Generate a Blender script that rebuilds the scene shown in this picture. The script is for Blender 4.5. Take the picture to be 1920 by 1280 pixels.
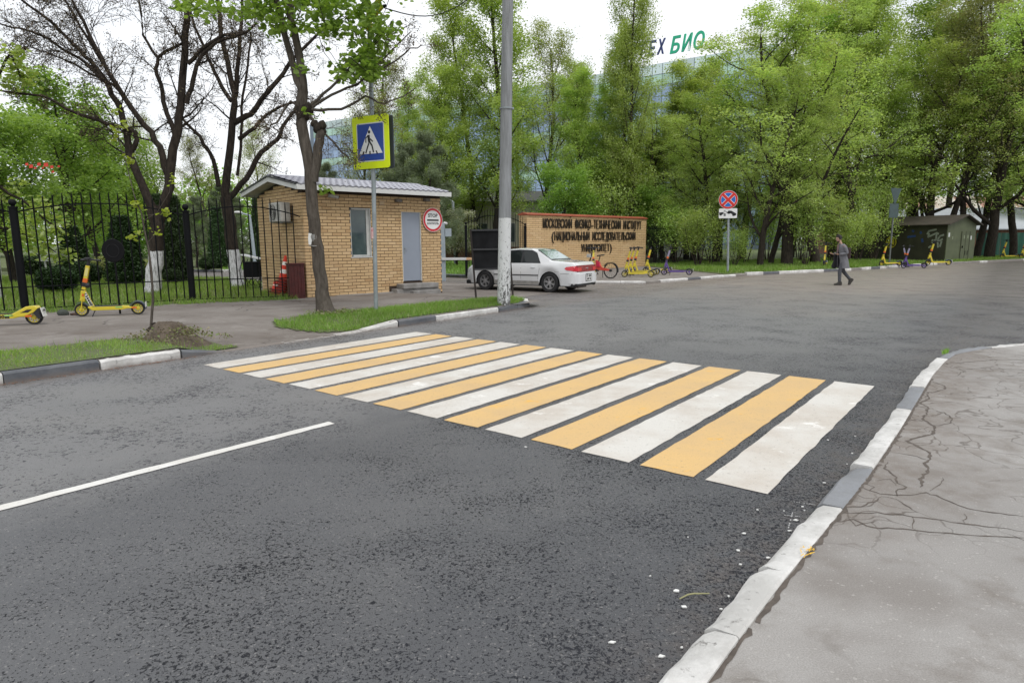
import bpy, bmesh, math, random
import numpy as np
from mathutils import Vector, Matrix, noise as mnoise
random.seed(7); rng = np.random.default_rng(7)
S = bpy.context.scene; C = S.collection
for o in list(bpy.data.objects): bpy.data.objects.remove(o)
R_ = math.radians

# ------------------------------------------------------------------ camera
CAM_H, PITCH, ROLL, FOC = 1.641, .1555, -.0058, 1205.4      # eye height, tilt, roll, focal length in px of a 1920 px wide frame
_f = np.array([0, math.cos(PITCH), -math.sin(PITCH)]); _r0 = np.array([1., 0, 0]); _u0 = np.cross(_r0, _f)
_r = _r0*math.cos(ROLL) + _u0*math.sin(ROLL); _u = -_r0*math.sin(ROLL) + _u0*math.cos(ROLL)
cam_d = bpy.data.cameras.new('camera'); cam = bpy.data.objects.new('camera', cam_d); C.objects.link(cam)
cam.matrix_world = Matrix(((_r[0], _u[0], -_f[0], 0), (_r[1], _u[1], -_f[1], 0), (_r[2], _u[2], -_f[2], CAM_H), (0, 0, 0, 1)))
cam_d.sensor_width = 36; cam_d.lens = 36*FOC/1920; cam_d.clip_start = .05; cam_d.clip_end = 3000
S.camera = cam
# ------------------------------------------------------------------ sky, sun, exposure
SUN_EL, SUN_AZ = 58, 150
W = bpy.data.worlds.new('World'); S.world = W; W.use_nodes = True
wn, wl = W.node_tree.nodes, W.node_tree.links; wn.clear()
wo = wn.new('ShaderNodeOutputWorld'); bg = wn.new('ShaderNodeBackground'); bg.inputs[1].default_value = .1
sky = wn.new('ShaderNodeTexSky'); sky.sky_type = 'NISHITA'; sky.sun_disc = False
sky.sun_elevation = R_(SUN_EL); sky.sun_rotation = R_(SUN_AZ)
tc = wn.new('ShaderNodeTexCoord'); mp = wn.new('ShaderNodeMapping'); mp.inputs['Scale'].default_value = (1, 1, 2.5)
nz = wn.new('ShaderNodeTexNoise'); nz.inputs['Scale'].default_value = 2.2; nz.inputs['Detail'].default_value = 5
cr = wn.new('ShaderNodeValToRGB'); e = cr.color_ramp.elements
e[0].position = .3; e[0].color = (8.6, 9.0, 9.5, 1); e[1].position = .72; e[1].color = (11.0, 11.1, 11.2, 1)   # cloud cover, bright from below
mx = wn.new('ShaderNodeMix'); mx.data_type = 'RGBA'; mx.inputs[0].default_value = .93
wl.new(tc.outputs['Generated'], mp.inputs[0]); wl.new(mp.outputs[0], nz.inputs[0]); wl.new(nz.outputs[0], cr.inputs[0])
wl.new(sky.outputs[0], mx.inputs[6]); wl.new(cr.outputs[0], mx.inputs[7]); wl.new(mx.outputs[2], bg.inputs[0]); wl.new(bg.outputs[0], wo.inputs[0])
sd = bpy.data.lights.new('sun', 'SUN'); sd.energy = 1.5; sd.angle = R_(22); sd.color = (1, .965, .92)
sun = bpy.data.objects.new('sun', sd); C.objects.link(sun)
_az = R_(SUN_AZ); _el = R_(SUN_EL)
_sv = Vector((math.sin(_az)*math.cos(_el), math.cos(_az)*math.cos(_el), math.sin(_el)))
sun.rotation_euler = _sv.to_track_quat('Z', 'Y').to_euler()
S.view_settings.view_transform = 'Standard'; S.view_settings.look = 'None'; S.view_settings.exposure = 0.2
S.view_settings.gamma = 1; S.view_settings.use_curve_mapping = False
S.render.engine = 'CYCLES'
S.cycles.max_bounces = 6; S.cycles.diffuse_bounces = 3; S.cycles.transparent_max_bounces = 8; S.cycles.use_denoising = True

# ------------------------------------------------------------------ where things stand: survey helpers
def G(px, py, z=0.0):
    d = _f*FOC + _r*(px-960) - _u*(py-640); t = (z-CAM_H)/d[2]; p = d*t
    return (float(p[0]), float(p[1]), z)
def at(px, py, Y):
    d = _f*FOC + _r*(px-960) - _u*(py-640); t = Y/d[1]; p = d*t
    return (float(p[0]), float(p[1]), float(p[2]+CAM_H))
SU = np.array([.6177, .7864]); SV = np.array([-.7864, .6177])     # along the street, across it
def uv2xy(u, v): p = SU*u + SV*v; return float(p[0]), float(p[1])
def xy2uv(x, y): return x*SU[0]+y*SU[1], x*SV[0]+y*SV[1]
def ss(t): t = min(1, max(0, t)); return t*t*(3-2*t)
def kerb_raise(u): return 1-ss((u-4.2)/.45)+ss((u-7.5)/.9)
def hgt(x, y):
    u, v = xy2uv(x, y)
    k = 1-ss((v-9.5)/2.2)
    z = .13*(1-(1-kerb_raise(u))*k)
    if v > 10.9: z *= 1-ss((u-12.3)/3)
    return max(.006, z)

# ------------------------------------------------------------------ materials
MATS = {}
def nodes(name):
    m = bpy.data.materials.new(name); m.use_nodes = True; nt = m.node_tree; nt.nodes.clear()
    out = nt.nodes.new('ShaderNodeOutputMaterial'); b = nt.nodes.new('ShaderNodeBsdfPrincipled'); nt.links.new(b.outputs[0], out.inputs[0])
    return m, nt, b, out
class NT:
    def __init__(s, nt): s.nt = nt
    def n(s, typ, ins=None, **kw):
        n = s.nt.nodes.new('ShaderNode'+typ)
        for k, v in kw.items(): setattr(n, k, v)
        for k, v in (ins or {}).items(): s.set(n.inputs[k], v)
        return n
    def set(s, sock, v):
        if isinstance(v, bpy.types.NodeSocket): s.nt.links.new(v, sock)
        elif isinstance(v, bpy.types.Node): s.nt.links.new(v.outputs[0], sock)
        else: sock.default_value = v
    def coord(s, kind='Object', scale=None):
        t = s.n('TexCoord').outputs[kind]
        if scale: t = s.n('Mapping', {0: t, 'Scale': scale}).outputs[0]
        return t
    def noise(s, scale, detail=3, rough=.5, co=None, dist=0):
        return s.n('TexNoise', {'Vector': co if co is not None else s.coord(), 'Scale': scale, 'Detail': detail, 'Roughness': rough, 'Distortion': dist}).outputs[0]
    def ramp(s, v, stops, interp='LINEAR'):
        r = s.n('ValToRGB', {0: v}); cr = r.color_ramp; cr.interpolation = interp
        while len(cr.elements) < len(stops): cr.elements.new(.5)
        for el, (p, c) in zip(cr.elements, stops):
            el.position = p; el.color = (c, c, c, 1) if isinstance(c, (int, float)) else tuple(c)+(1,)
        return r.outputs[0]
    def mix(s, f, a, b, mode='MIX'):
        m = s.n('Mix', data_type='RGBA', blend_type=mode)
        for i, v in ((0, f), (6, a), (7, b)):
            if isinstance(v, tuple) and len(v) == 3: v = v+(1,)
            if isinstance(v, (int, float)) and i: v = (v, v, v, 1)
            s.set(m.inputs[i], v)
        return m.outputs[2]
    def math(s, op, a, b=0., clamp=False):
        m = s.n('Math', operation=op, use_clamp=clamp); s.set(m.inputs[0], a); s.set(m.inputs[1], b); return m.outputs[0]
    def bump(s, h, strength=.3, dist=.01, nrm=None):
        b = s.n('Bump', {'Height': h, 'Strength': strength, 'Distance': dist})
        if nrm is not None: s.set(b.inputs['Normal'], nrm)
        return b.outputs[0]
def M(name, col, rough=.6, metal=0., var=0., vs=4., bump=0., bs=30., col2=None, spec=.5, coat=0., det=4, vlo=.35, vhi=.65, trans=0., ior=1.45, alpha=1.):
    if name in MATS: return MATS[name]
    m, nt, b, out = nodes(name); t = NT(nt)
    b.inputs['Roughness'].default_value = rough; b.inputs['Metallic'].default_value = metal
    b.inputs['Specular IOR Level'].default_value = spec; b.inputs['Coat Weight'].default_value = coat
    b.inputs['Transmission Weight'].default_value = trans; b.inputs['IOR'].default_value = ior
    if var or col2:
        c2 = col2 or tuple(c*(1-var) for c in col)
        f = t.ramp(t.noise(vs, det, .6), [(vlo, 0.), (vhi, 1.)])
        t.set(b.inputs['Base Color'], t.mix(f, tuple(col), tuple(c2)))
    else: b.inputs['Base Color'].default_value = tuple(col)+(1,)
    if bump: t.set(b.inputs['Normal'], t.bump(t.noise(bs, 4, .65), bump, .01))
    m.diffuse_color = tuple(col)+(1,)
    MATS[name] = m; return m
def custom(name, fn):
    if name in MATS: return MATS[name]
    m, nt, b, out = nodes(name); fn(NT(nt), b, out); MATS[name] = m; return m

# ------------------------------------------------------------------ mesh building
class MB:
    def __init__(s): s.v = []; s.f = []; s.m = []; s.n = 0
    def add(s, vs, fs, mi=0):
        vs = np.asarray(vs, float).reshape(-1, 3); o = s.n; s.v.append(vs); s.n += len(vs)
        for f in fs: s.f.append(tuple(i+o for i in f)); s.m.append(mi)
        return s
    def box(s, c, size, rz=0., mi=0, M4=None):
        hx, hy, hz = size[0]/2, size[1]/2, size[2]/2
        vs = np.array([(x, y, z) for x in (-hx, hx) for y in (-hy, hy) for z in (-hz, hz)])
        if rz: ca, sa = math.cos(rz), math.sin(rz); vs = vs@np.array([[ca, sa, 0], [-sa, ca, 0], [0, 0, 1]])
        if M4 is not None: vs = vs@np.array(M4.to_3x3().transposed())
        return s.add(vs+np.array(c), [(0, 1, 3, 2), (4, 6, 7, 5), (0, 4, 5, 1), (2, 3, 7, 6), (0, 2, 6, 4), (1, 5, 7, 3)], mi)
    def bar(s, a, b, w, h, up=(0, 0, 1), mi=0):                      # box beam between two points
        a, b = np.array(a, float), np.array(b, float); d = b-a; L = np.linalg.norm(d); d /= L
        x = np.cross(d, up); x /= (np.linalg.norm(x) or 1); z = np.cross(x, d)
        vs = [p+x*sx*w/2+z*sz*h/2 for p in (a, b) for sx in (-1, 1) for sz in (-1, 1)]
        return s.add(vs, [(0, 1, 3, 2), (4, 6, 7, 5), (0, 4, 5, 1), (2, 3, 7, 6), (0, 2, 6, 4), (1, 5, 7, 3)], mi)
    def tube(s, pts, rad, n=8, cap=True, mi=0):
        pts = np.asarray(pts, float); k = len(pts)
        rad = np.full(k, rad) if np.isscalar(rad) else np.asarray(rad, float)
        d = np.gradient(pts, axis=0); d /= (np.linalg.norm(d, axis=1, keepdims=True)+1e-9)
        ref = np.array([0, 0, 1.]) if abs(d[0][2]) < .9 else np.array([1., 0, 0])
        a = np.cross(d, ref); a /= (np.linalg.norm(a, axis=1, keepdims=True)+1e-9); b = np.cross(d, a)
        th = np.linspace(0, 2*math.pi, n, endpoint=False)
        V = pts[:, None]+rad[:, None, None]*(a[:, None]*np.cos(th)[None, :, None]+b[:, None]*np.sin(th)[None, :, None])
        F = [(i*n+j, i*n+(j+1) % n, (i+1)*n+(j+1) % n, (i+1)*n+j) for i in range(k-1) for j in range(n)]
        if cap: F += [tuple(range(n-1, -1, -1)), tuple((k-1)*n+j for j in range(n))]
        return s.add(V.reshape(-1, 3), F, mi)
    def lathe(s, prof, c=(0, 0, 0), axis='z', n=24, mi=0, closed=False):   # prof: (radius, height)
        th = np.linspace(0, 2*math.pi, n, endpoint=False); k = len(prof); V = []
        for r, h in prof:
            for t in th:
                p = (r*math.cos(t), r*math.sin(t), h)
                if axis == 'x': p = (p[2], p[0], p[1])
                if axis == 'y': p = (p[0], p[2], p[1])
                V.append((p[0]+c[0], p[1]+c[1], p[2]+c[2]))
        kk = k if closed else k-1
        F = [(i*n+j, i*n+(j+1) % n, ((i+1) % k)*n+(j+1) % n, ((i+1) % k)*n+j) for i in range(kk) for j in range(n)]
        if not closed:
            if prof[0][0] > 1e-6: F.append(tuple(range(n-1, -1, -1)))
            if prof[-1][0] > 1e-6: F.append(tuple((k-1)*n+j for j in range(n)))
        return s.add(V, F, mi)
    def prism(s, poly, o, ax, ay, depth, mi=0):                       # polygon (a,b) in the plane o+a*ax+b*ay, pushed by vector depth
        o, ax, ay, depth = (np.array(q, float) for q in (o, ax, ay, depth)); k = len(poly)
        A = [o+ax*a+ay*b for a, b in poly]; B = [p+depth for p in A]
        F = [tuple(range(k-1, -1, -1)), tuple(range(k, 2*k))]+[(i, (i+1) % k, k+(i+1) % k, k+i) for i in range(k)]
        return s.add(A+B, F, mi)
    def ball(s, c, r, n=10, m=7, mi=0):
        r = (r, r, r) if np.isscalar(r) else r
        V = [(c[0], c[1], c[2]-r[2])]
        for i in range(1, m):
            p = math.pi*i/m
            for j in range(n):
                t = 2*math.pi*j/n; V.append((c[0]+r[0]*math.sin(p)*math.cos(t), c[1]+r[1]*math.sin(p)*math.sin(t), c[2]-r[2]*math.cos(p)))
        V.append((c[0], c[1], c[2]+r[2])); F = [(0, 1+(j+1) % n, 1+j) for j in range(n)]
        for i in range(m-2):
            for j in range(n): F.append((1+i*n+j, 1+i*n+(j+1) % n, 1+(i+1)*n+(j+1) % n, 1+(i+1)*n+j))
        L = len(V)-1; F += [(L, 1+(m-2)*n+j, 1+(m-2)*n+(j+1) % n) for j in range(n)]
        return s.add(V, F, mi)
    def mesh(s, name, mats, smooth=False):
        me = bpy.data.meshes.new(name); V = np.concatenate(s.v) if s.v else np.zeros((0, 3))
        me.from_pydata(V.tolist(), [], s.f); mats = mats if isinstance(mats, (list, tuple)) else [mats]
        for m in mats: me.materials.append(m)
        if len(mats) > 1: me.polygons.foreach_set('material_index', s.m)
        me.update()
        bm = bmesh.new(); bm.from_mesh(me); bmesh.ops.recalc_face_normals(bm, faces=bm.faces); bm.to_mesh(me); bm.free()
        if smooth: smooth_by_angle(me)
        return me
    def build(s, name, mats, parent=None, smooth=False, loc=None, bevel=0.):
        me = s.mesh(name, mats, smooth); o = bpy.data.objects.new(name, me); C.objects.link(o)
        if parent is not None: o.parent = parent
        if loc is not None: o.location = loc
        if bevel: bv = o.modifiers.new('edge', 'BEVEL'); bv.width = bevel; bv.segments = 2; bv.limit_method = 'ANGLE'; bv.angle_limit = R_(40)
        return o
def smooth_by_angle(me, ang=40):
    me.polygons.foreach_set('use_smooth', [True]*len(me.polygons))
    try: me.set_sharp_from_angle(angle=R_(ang))
    except Exception: pass
def fast_mesh(name, V, F, mats, smooth=False):                       # all faces with the same number of corners
    V = np.ascontiguousarray(V, np.float32); F = np.ascontiguousarray(F, np.int32); k = F.shape[1]
    me = bpy.data.meshes.new(name); me.vertices.add(len(V)); me.vertices.foreach_set('co', V.ravel())
    me.loops.add(F.size); me.loops.foreach_set('vertex_index', F.ravel()); me.polygons.add(len(F))
    me.polygons.foreach_set('loop_start', np.arange(0, F.size, k, dtype=np.int32)); me.polygons.foreach_set('loop_total', np.full(len(F), k, np.int32))
    for m in (mats if isinstance(mats, (list, tuple)) else [mats]): me.materials.append(m)
    if smooth: me.polygons.foreach_set('use_smooth', [True]*len(F))
    me.update(calc_edges=True); return me
def tag(o, label=None, cat=None, group=None, kind=None):
    if label: o['label'] = label
    if cat: o['category'] = cat
    if group: o['group'] = group
    if kind: o['kind'] = kind
    return o
def thing(name, label, cat, loc=(0, 0, 0), rz=0., group=None):
    o = bpy.data.objects.new(name, None); C.objects.link(o); o.location = loc; o.rotation_euler = (0, 0, rz); o.empty_display_size = .2
    return tag(o, label, cat, group)
def put(name, me, parent=None, loc=(0, 0, 0), rot=(0, 0, 0), scale=(1, 1, 1)):
    o = bpy.data.objects.new(name, me); C.objects.link(o); o.parent = parent
    o.location = loc; o.rotation_euler = rot; o.scale = scale; return o
def dup(root, loc, rz=None, label=None, group=None, scale=None):
    kids = {}
    for ob in bpy.data.objects:
        if ob.parent: kids.setdefault(ob.parent.name, []).append(ob)
    def rec(o, par):
        c = o.copy(); C.objects.link(c); c.parent = par
        for ch in kids.get(o.name, []): rec(ch, c)
        return c
    r = rec(root, None); r.location = loc
    if rz is not None: r.rotation_euler = (0, 0, rz)
    if scale is not None: r.scale = scale if isinstance(scale, tuple) else (scale,)*3
    if label: r['label'] = label
    if group: r['group'] = group
    return r
def text(name, body, size, mat, parent, origin, ax, up, extrude=.004, shear=0., align='CENTER', width=None, bold=0.):
    cu = bpy.data.curves.new(name, 'FONT'); cu.body = body; cu.size = size; cu.extrude = extrude; cu.shear = shear
    cu.align_x = align; cu.align_y = 'CENTER'; cu.offset = bold; cu.resolution_u = 2; cu.materials.append(mat)
    tmp = bpy.data.objects.new('tmp', cu); C.objects.link(tmp)
    dg = bpy.context.evaluated_depsgraph_get(); dg.update()
    me = bpy.data.meshes.new_from_object(tmp.evaluated_get(dg)); me.name = name
    bpy.data.objects.remove(tmp)
    ax, up = Vector(ax).normalized(), Vector(up).normalized(); nz_ = ax.cross(up)
    co = np.empty(len(me.vertices)*3, np.float32); me.vertices.foreach_get('co', co); co = co.reshape(-1, 3)
    if width and len(co): co[:, 0] *= width/max(1e-6, co[:, 0].max()-co[:, 0].min())
    Mx = np.array([ax, up, nz_]); co = co@Mx; me.vertices.foreach_set('co', co.astype(np.float32).ravel()); me.update()
    if not me.materials: me.materials.append(mat)
    o = bpy.data.objects.new(name, me); C.objects.link(o); o.parent = parent; o.location = origin; return o
# ------------------------------------------------------------------ surfaces
def road_mat(t, b, out):
    co = t.coord(); sep = t.n('SeparateXYZ', {0: co})
    v = t.math('ADD', t.math('MULTIPLY', sep.outputs[0], -.7864), t.math('MULTIPLY', sep.outputs[1], .6177))
    u = t.math('ADD', t.math('MULTIPLY', sep.outputs[0], .6177), t.math('MULTIPLY', sep.outputs[1], .7864))
    big = t.noise(.22, 3, .55, co); mid = t.noise(1.1, 4, .6, co, 1.2); fine = t.noise(210, 2, .7, co)
    smear = t.noise(1.0, 4, .6, t.coord(scale=(.35, 1.4, 1)))
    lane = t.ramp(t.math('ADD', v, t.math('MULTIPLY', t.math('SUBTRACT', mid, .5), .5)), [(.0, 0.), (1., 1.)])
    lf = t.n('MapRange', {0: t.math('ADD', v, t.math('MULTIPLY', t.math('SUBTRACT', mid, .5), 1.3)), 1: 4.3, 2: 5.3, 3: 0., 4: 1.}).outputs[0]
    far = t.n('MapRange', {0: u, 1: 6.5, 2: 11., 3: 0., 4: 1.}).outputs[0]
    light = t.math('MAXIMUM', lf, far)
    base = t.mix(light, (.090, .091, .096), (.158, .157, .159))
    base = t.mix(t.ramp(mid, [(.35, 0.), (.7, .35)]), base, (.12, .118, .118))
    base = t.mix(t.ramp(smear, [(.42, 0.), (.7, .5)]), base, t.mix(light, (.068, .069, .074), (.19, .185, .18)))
    # brown dust where cars seldom drive: the far side of the junction and along the kerbs
    dust = t.n('MapRange', {0: t.math('ADD', u, t.math('MULTIPLY', t.math('SUBTRACT', big, .5), 14.)), 1: 15., 2: 25., 3: 0., 4: .85}).outputs[0]
    base = t.mix(dust, base, t.mix(t.ramp(smear, [(.4, 0.), (.65, 1.)]), (.275, .235, .205), (.225, .198, .175)))
    ek = t.math('MAXIMUM', t.n('MapRange', {0: t.math('ADD', v, t.math('MULTIPLY', mid, .5)), 1: 9.1, 2: 9.6, 3: 0., 4: .7}).outputs[0],
                t.n('MapRange', {0: t.math('SUBTRACT', v, t.math('MULTIPLY', mid, .6)), 1: .95, 2: .5, 3: 0., 4: .75}).outputs[0])
    base = t.mix(t.math('MULTIPLY', ek, t.ramp(t.noise(9, 4, .7, co), [(.38, 0.), (.62, 1.)])), base, (.13, .10, .08))
    # open pits of the wearing course, gathered in clusters
    pn = t.noise(44, 4, .66, co, .8); cl = t.noise(1.2, 3, .6, co)
    dens = t.n('MapRange', {0: v, 1: 4.5, 2: 1.2, 3: -.012, 4: .03}).outputs[0]
    pit = t.ramp(t.math('ADD', t.math('ADD', pn, dens), t.math('MULTIPLY', t.math('SUBTRACT', cl, .5), .36)), [(.595, 0.), (.63, 1.)])
    pit2 = t.ramp(t.math('ADD', t.noise(70, 3, .65, co, .5), t.math('ADD', dens, t.math('MULTIPLY', t.math('SUBTRACT', cl, .5), .2))), [(.605, 0.), (.65, 1.)])
    pit3 = t.math('MULTIPLY', light, t.ramp(t.math('ADD', t.noise(20, 3, .6, t.coord(scale=(1., 1., 1.)), .8), t.math('MULTIPLY', t.math('SUBTRACT', cl, .5), .40)), [(.59, 0.), (.625, .85)]))
    pit = t.math('MAXIMUM', pit, pit3)
    pits = t.math('MAXIMUM', pit, t.math('MULTIPLY', pit2, t.math('SUBTRACT', 1., t.math('MULTIPLY', light, .75))))
    near = t.n('MapRange', {0: sep.outputs[1], 1: 6., 2: 26., 3: .82, 4: .25}).outputs[0]
    base = t.mix(t.math('MULTIPLY', pits, near), base, t.mix(light, (.016, .017, .020), (.062, .063, .070)))
    base = t.mix(t.n('MapRange', {0: t.math('ADD', v, t.math('MULTIPLY', mid, 1.2)), 1: 3.4, 2: 1.6, 3: 0., 4: .45}).outputs[0], base, (.042, .044, .052))
    stone = t.n('TexVoronoi', {'Vector': co, 'Scale': 130.}); sc = t.n('SeparateColor', {0: stone.outputs['Color']}).outputs[0]
    base = t.mix(t.ramp(sc, [(.93, 0.), (.99, .4)]), base, (.30, .29, .28))
    base = t.mix(1., base, t.ramp(fine, [(.25, .60), (.75, 1.40)]), 'MULTIPLY')
    t.set(b.inputs['Base Color'], base); b.inputs['Roughness'].default_value = .62; t.set(b.inputs['Specular IOR Level'], t.ramp(pits, [(0., .42), (1., .0)]))
    t.set(b.inputs['Roughness'], t.ramp(pits, [(0., .50), (1., .9)]))
    h = t.math('ADD', t.math('MULTIPLY', pits, -1.), t.math('MULTIPLY', t.noise(120, 3, .7, co), .6))
    t.set(b.inputs['Normal'], t.bump(h, .55, .008))
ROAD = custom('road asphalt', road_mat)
def walk_mat(t, b, out):
    co = t.coord(); big = t.noise(.45, 4, .6, co); mid = t.noise(2.6, 5, .62, co)
    base = t.mix(t.ramp(big, [(.38, 0.), (.62, 1.)]), (.262, .250, .238), (.325, .312, .298))
    base = t.mix(t.ramp(mid, [(.54, 0.), (.72, .8)]), base, (.175, .155, .136))
    base = t.mix(t.ramp(t.noise(.9, 4, .55, t.coord(scale=(1, 1.3, 1))), [(.52, 0.), (.66, .75)]), base, (.20, .183, .168))
    base = t.mix(1., base, t.ramp(t.noise(150, 3, .75, co), [(.25, .72), (.75, 1.28)]), 'MULTIPLY')
    dv = t.n('VectorMath', {0: co, 1: t.n('VectorMath', {0: t.n('TexNoise', {'Vector': co, 'Scale': 2.1, 'Detail': 3.}).outputs[1], 1: (.8, .8, 0)}, operation='MULTIPLY').outputs[0]}, operation='ADD').outputs[0]
    vd = t.n('TexVoronoi', {'Vector': dv, 'Scale': 1.15}, feature='DISTANCE_TO_EDGE').outputs[0]
    vd2 = t.n('TexVoronoi', {'Vector': dv, 'Scale': 3.4}, feature='DISTANCE_TO_EDGE').outputs[0]
    sep = t.n('SeparateXYZ', {0: co})
    v = t.math('ADD', t.math('MULTIPLY', sep.outputs[0], -.7864), t.math('MULTIPLY', sep.outputs[1], .6177))
    nk = t.n('MapRange', {0: v, 1: -1.5, 2: .5, 3: 0., 4: 1.}).outputs[0]
    area = t.math('MULTIPLY', nk, t.n('MapRange', {0: sep.outputs[1], 1: 2.9, 2: 3.5, 3: 0., 4: 1.}).outputs[0])
    c1 = t.math('MULTIPLY', t.ramp(vd, [(.006, 1.), (.022, 0.)]), t.math('MAXIMUM', t.ramp(t.noise(.5, 2, .5, co), [(.56, 0.), (.64, .55)]), t.math('MULTIPLY', area, .0)))
    c2 = t.math('MULTIPLY', t.ramp(vd2, [(.008, 1.), (.028, 0.)]), t.math('MULTIPLY', area, t.ramp(t.noise(.9, 2, .5, co), [(.40, 0.), (.46, 1.)])))
    ck = t.math('MAXIMUM', c1, c2)
    base = t.mix(t.math('MULTIPLY', ck, .75), base, (.085, .072, .062))
    gr = t.ramp(t.n('SeparateColor', {0: t.n('TexVoronoi', {'Vector': co, 'Scale': 110.}).outputs['Color']}).outputs[0], [(.97, 0.), (1., .4)])
    base = t.mix(gr, base, (.5, .48, .45))
    dirt = t.math('MULTIPLY', t.n('MapRange', {0: t.math('ADD', v, t.math('MULTIPLY', t.noise(2.4, 4, .65, co), 1.3)), 1: .55, 2: 1.35, 3: 0., 4: .75}).outputs[0], t.n('MapRange', {0: sep.outputs[1], 1: 3.0, 2: 3.6, 3: .1, 4: 1.}).outputs[0])
    base = t.mix(t.math('MULTIPLY', dirt, t.ramp(t.noise(7, 5, .7, co), [(.35, .3), (.62, 1.)])), base, (.15, .122, .100))
    t.set(b.inputs['Base Color'], base); b.inputs['Roughness'].default_value = .85; b.inputs['Specular IOR Level'].default_value = .25
    t.set(b.inputs['Normal'], t.bump(t.math('SUBTRACT', t.math('MULTIPLY', t.noise(90, 4, .7, co), .5), ck), .4, .01))
WALK = custom('pavement asphalt', walk_mat)
def walk2_mat(t, b, out):
    co = t.coord(); big = t.noise(.5, 4, .6, co); st = t.noise(1.6, 5, .65, t.coord(scale=(.4, 1.3, 1)))
    base = t.mix(t.ramp(big, [(.38, 0.), (.62, 1.)]), (.155, .135, .12), (.215, .195, .178))
    base = t.mix(t.ramp(st, [(.5, 0.), (.7, .8)]), base, (.11, .088, .073))
    base = t.mix(t.ramp(t.noise(2.2, 5, .7, co), [(.56, 0.), (.68, .6)]), base, (.27, .25, .23))
    base = t.mix(1., base, t.ramp(t.noise(120, 3, .75, co), [(.25, .7), (.75, 1.3)]), 'MULTIPLY')
    vd = t.n('TexVoronoi', {'Vector': t.n('VectorMath', {0: co, 1: t.n('TexNoise', {'Vector': co, 'Scale': 1.4, 'Detail': 3.}).outputs[1]}, operation='ADD').outputs[0], 'Scale': .7}, feature='DISTANCE_TO_EDGE').outputs[0]
    ck = t.math('MULTIPLY', t.ramp(vd, [(.006, 1.), (.02, 0.)]), t.ramp(t.noise(.4, 2, .5, co), [(.48, 0.), (.56, 1.)]))
    base = t.mix(t.math('MULTIPLY', ck, .7), base, (.05, .043, .038))
    t.set(b.inputs['Base Color'], base); b.inputs['Roughness'].default_value = .85; b.inputs['Specular IOR Level'].default_value = .25
    t.set(b.inputs['Normal'], t.bump(t.noise(60, 4, .7, co), .4, .01))
WALK2 = custom('dusty pavement asphalt', walk2_mat)
def lawn_mat(t, b, out):
    co = t.coord(); a = t.ramp(t.noise(.6, 4, .6, co), [(.35, 0.), (.65, 1.)])
    base = t.mix(a, (.085, .115, .040), (.12, .17, .05))
    base = t.mix(t.ramp(t.noise(14, 4, .7, co), [(.45, 0.), (.65, .85)]), base, (.12, .10, .07))
    t.set(b.inputs['Base Color'], base); b.inputs['Roughness'].default_value = .95
    t.set(b.inputs['Normal'], t.bump(t.noise(40, 4, .7, co), .8, .03))
LAWN = custom('lawn soil', lawn_mat)
def soil_mat(t, b, out):
    co = t.coord()
    base = t.mix(t.ramp(t.noise(6, 5, .7, co), [(.35, 0.), (.65, 1.)]), (.075, .055, .04), (.15, .12, .09))
    t.set(b.inputs['Base Color'], base); b.inputs['Roughness'].default_value = .95
    t.set(b.inputs['Normal'], t.bump(t.noise(25, 5, .75, co), 1., .03))
SOIL = custom('dry soil', soil_mat)
def paint_mat(base, dirty, fresh):
    def fn(t, b, out):
        co = t.coord(); c = t.mix(t.ramp(t.noise(1.3, 5, .65, co), [(.40, 0.), (.62, 1.)]), base, dirty)
        c = t.mix(t.math('MULTIPLY', t.ramp(t.noise(2.1, 6, .7, t.coord(scale=(1, 1.6, 1))), [(.60, 0.), (.66, 1.)]), .7), c, fresh)
        c = t.mix(t.ramp(t.noise(30, 4, .8, co), [(.60, 0.), (.70, .7)]), c, (.16, .15, .14))
        c = t.mix(1., c, t.ramp(t.noise(140, 3, .7, co), [(.2, .86), (.8, 1.12)]), 'MULTIPLY')
        t.set(b.inputs['Base Color'], c); b.inputs['Roughness'].default_value = .6; b.inputs['Specular IOR Level'].default_value = .3
        t.set(b.inputs['Normal'], t.bump(t.noise(90, 3, .7, co), .25, .005))
    return fn
P_WHITE = custom('worn white road paint', paint_mat((.60, .58, .54), (.51, .465, .41), (.82, .81, .78)))
P_WHITE2 = custom('clean white road paint', paint_mat((.66, .65, .62), (.60, .58, .54), (.74, .73, .71)))
P_YELLOW = custom('worn yellow road paint', paint_mat((.63, .42, .18), (.57, .39, .19), (.76, .42, .05)))
def kerb_mat(c1, c2, chips):
    def fn(t, b, out):
        co = t.coord(); c = t.mix(t.ramp(t.noise(3, 5, .7, co), [(.36, 0.), (.60, 1.)]), c1, c2); c = t.mix(t.math('MULTIPLY', t.n('MapRange', {0: t.n('SeparateXYZ', {0: co}).outputs[2], 1: .06, 2: .0, 3: 0., 4: 1.}).outputs[0], t.ramp(t.noise(8, 4, .7, co), [(.3, .2), (.6, .9)])), c, (.16, .13, .11))
        c = t.mix(t.ramp(t.noise(13, 5, .75, co), [(.60, 0.), (.68, chips)]), c, (.17, .16, .15))
        t.set(b.inputs['Base Color'], c); b.inputs['Roughness'].default_value = .75
        t.set(b.inputs['Normal'], t.bump(t.noise(26, 5, .7, co), .5, .012))
    return fn
K_WHITE = custom('kerb white paint', kerb_mat((.66, .65, .63), (.46, .45, .43), .85))
K_DARK = custom('kerb dark grey paint', kerb_mat((.075, .082, .095), (.12, .125, .135), .5))
K_GREY = custom('kerb mid grey paint', kerb_mat((.24, .25, .27), (.20, .205, .215), .5))
K_OLD = custom('old bare kerb concrete', kerb_mat((.25, .23, .21), (.19, .175, .16), .6))

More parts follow.
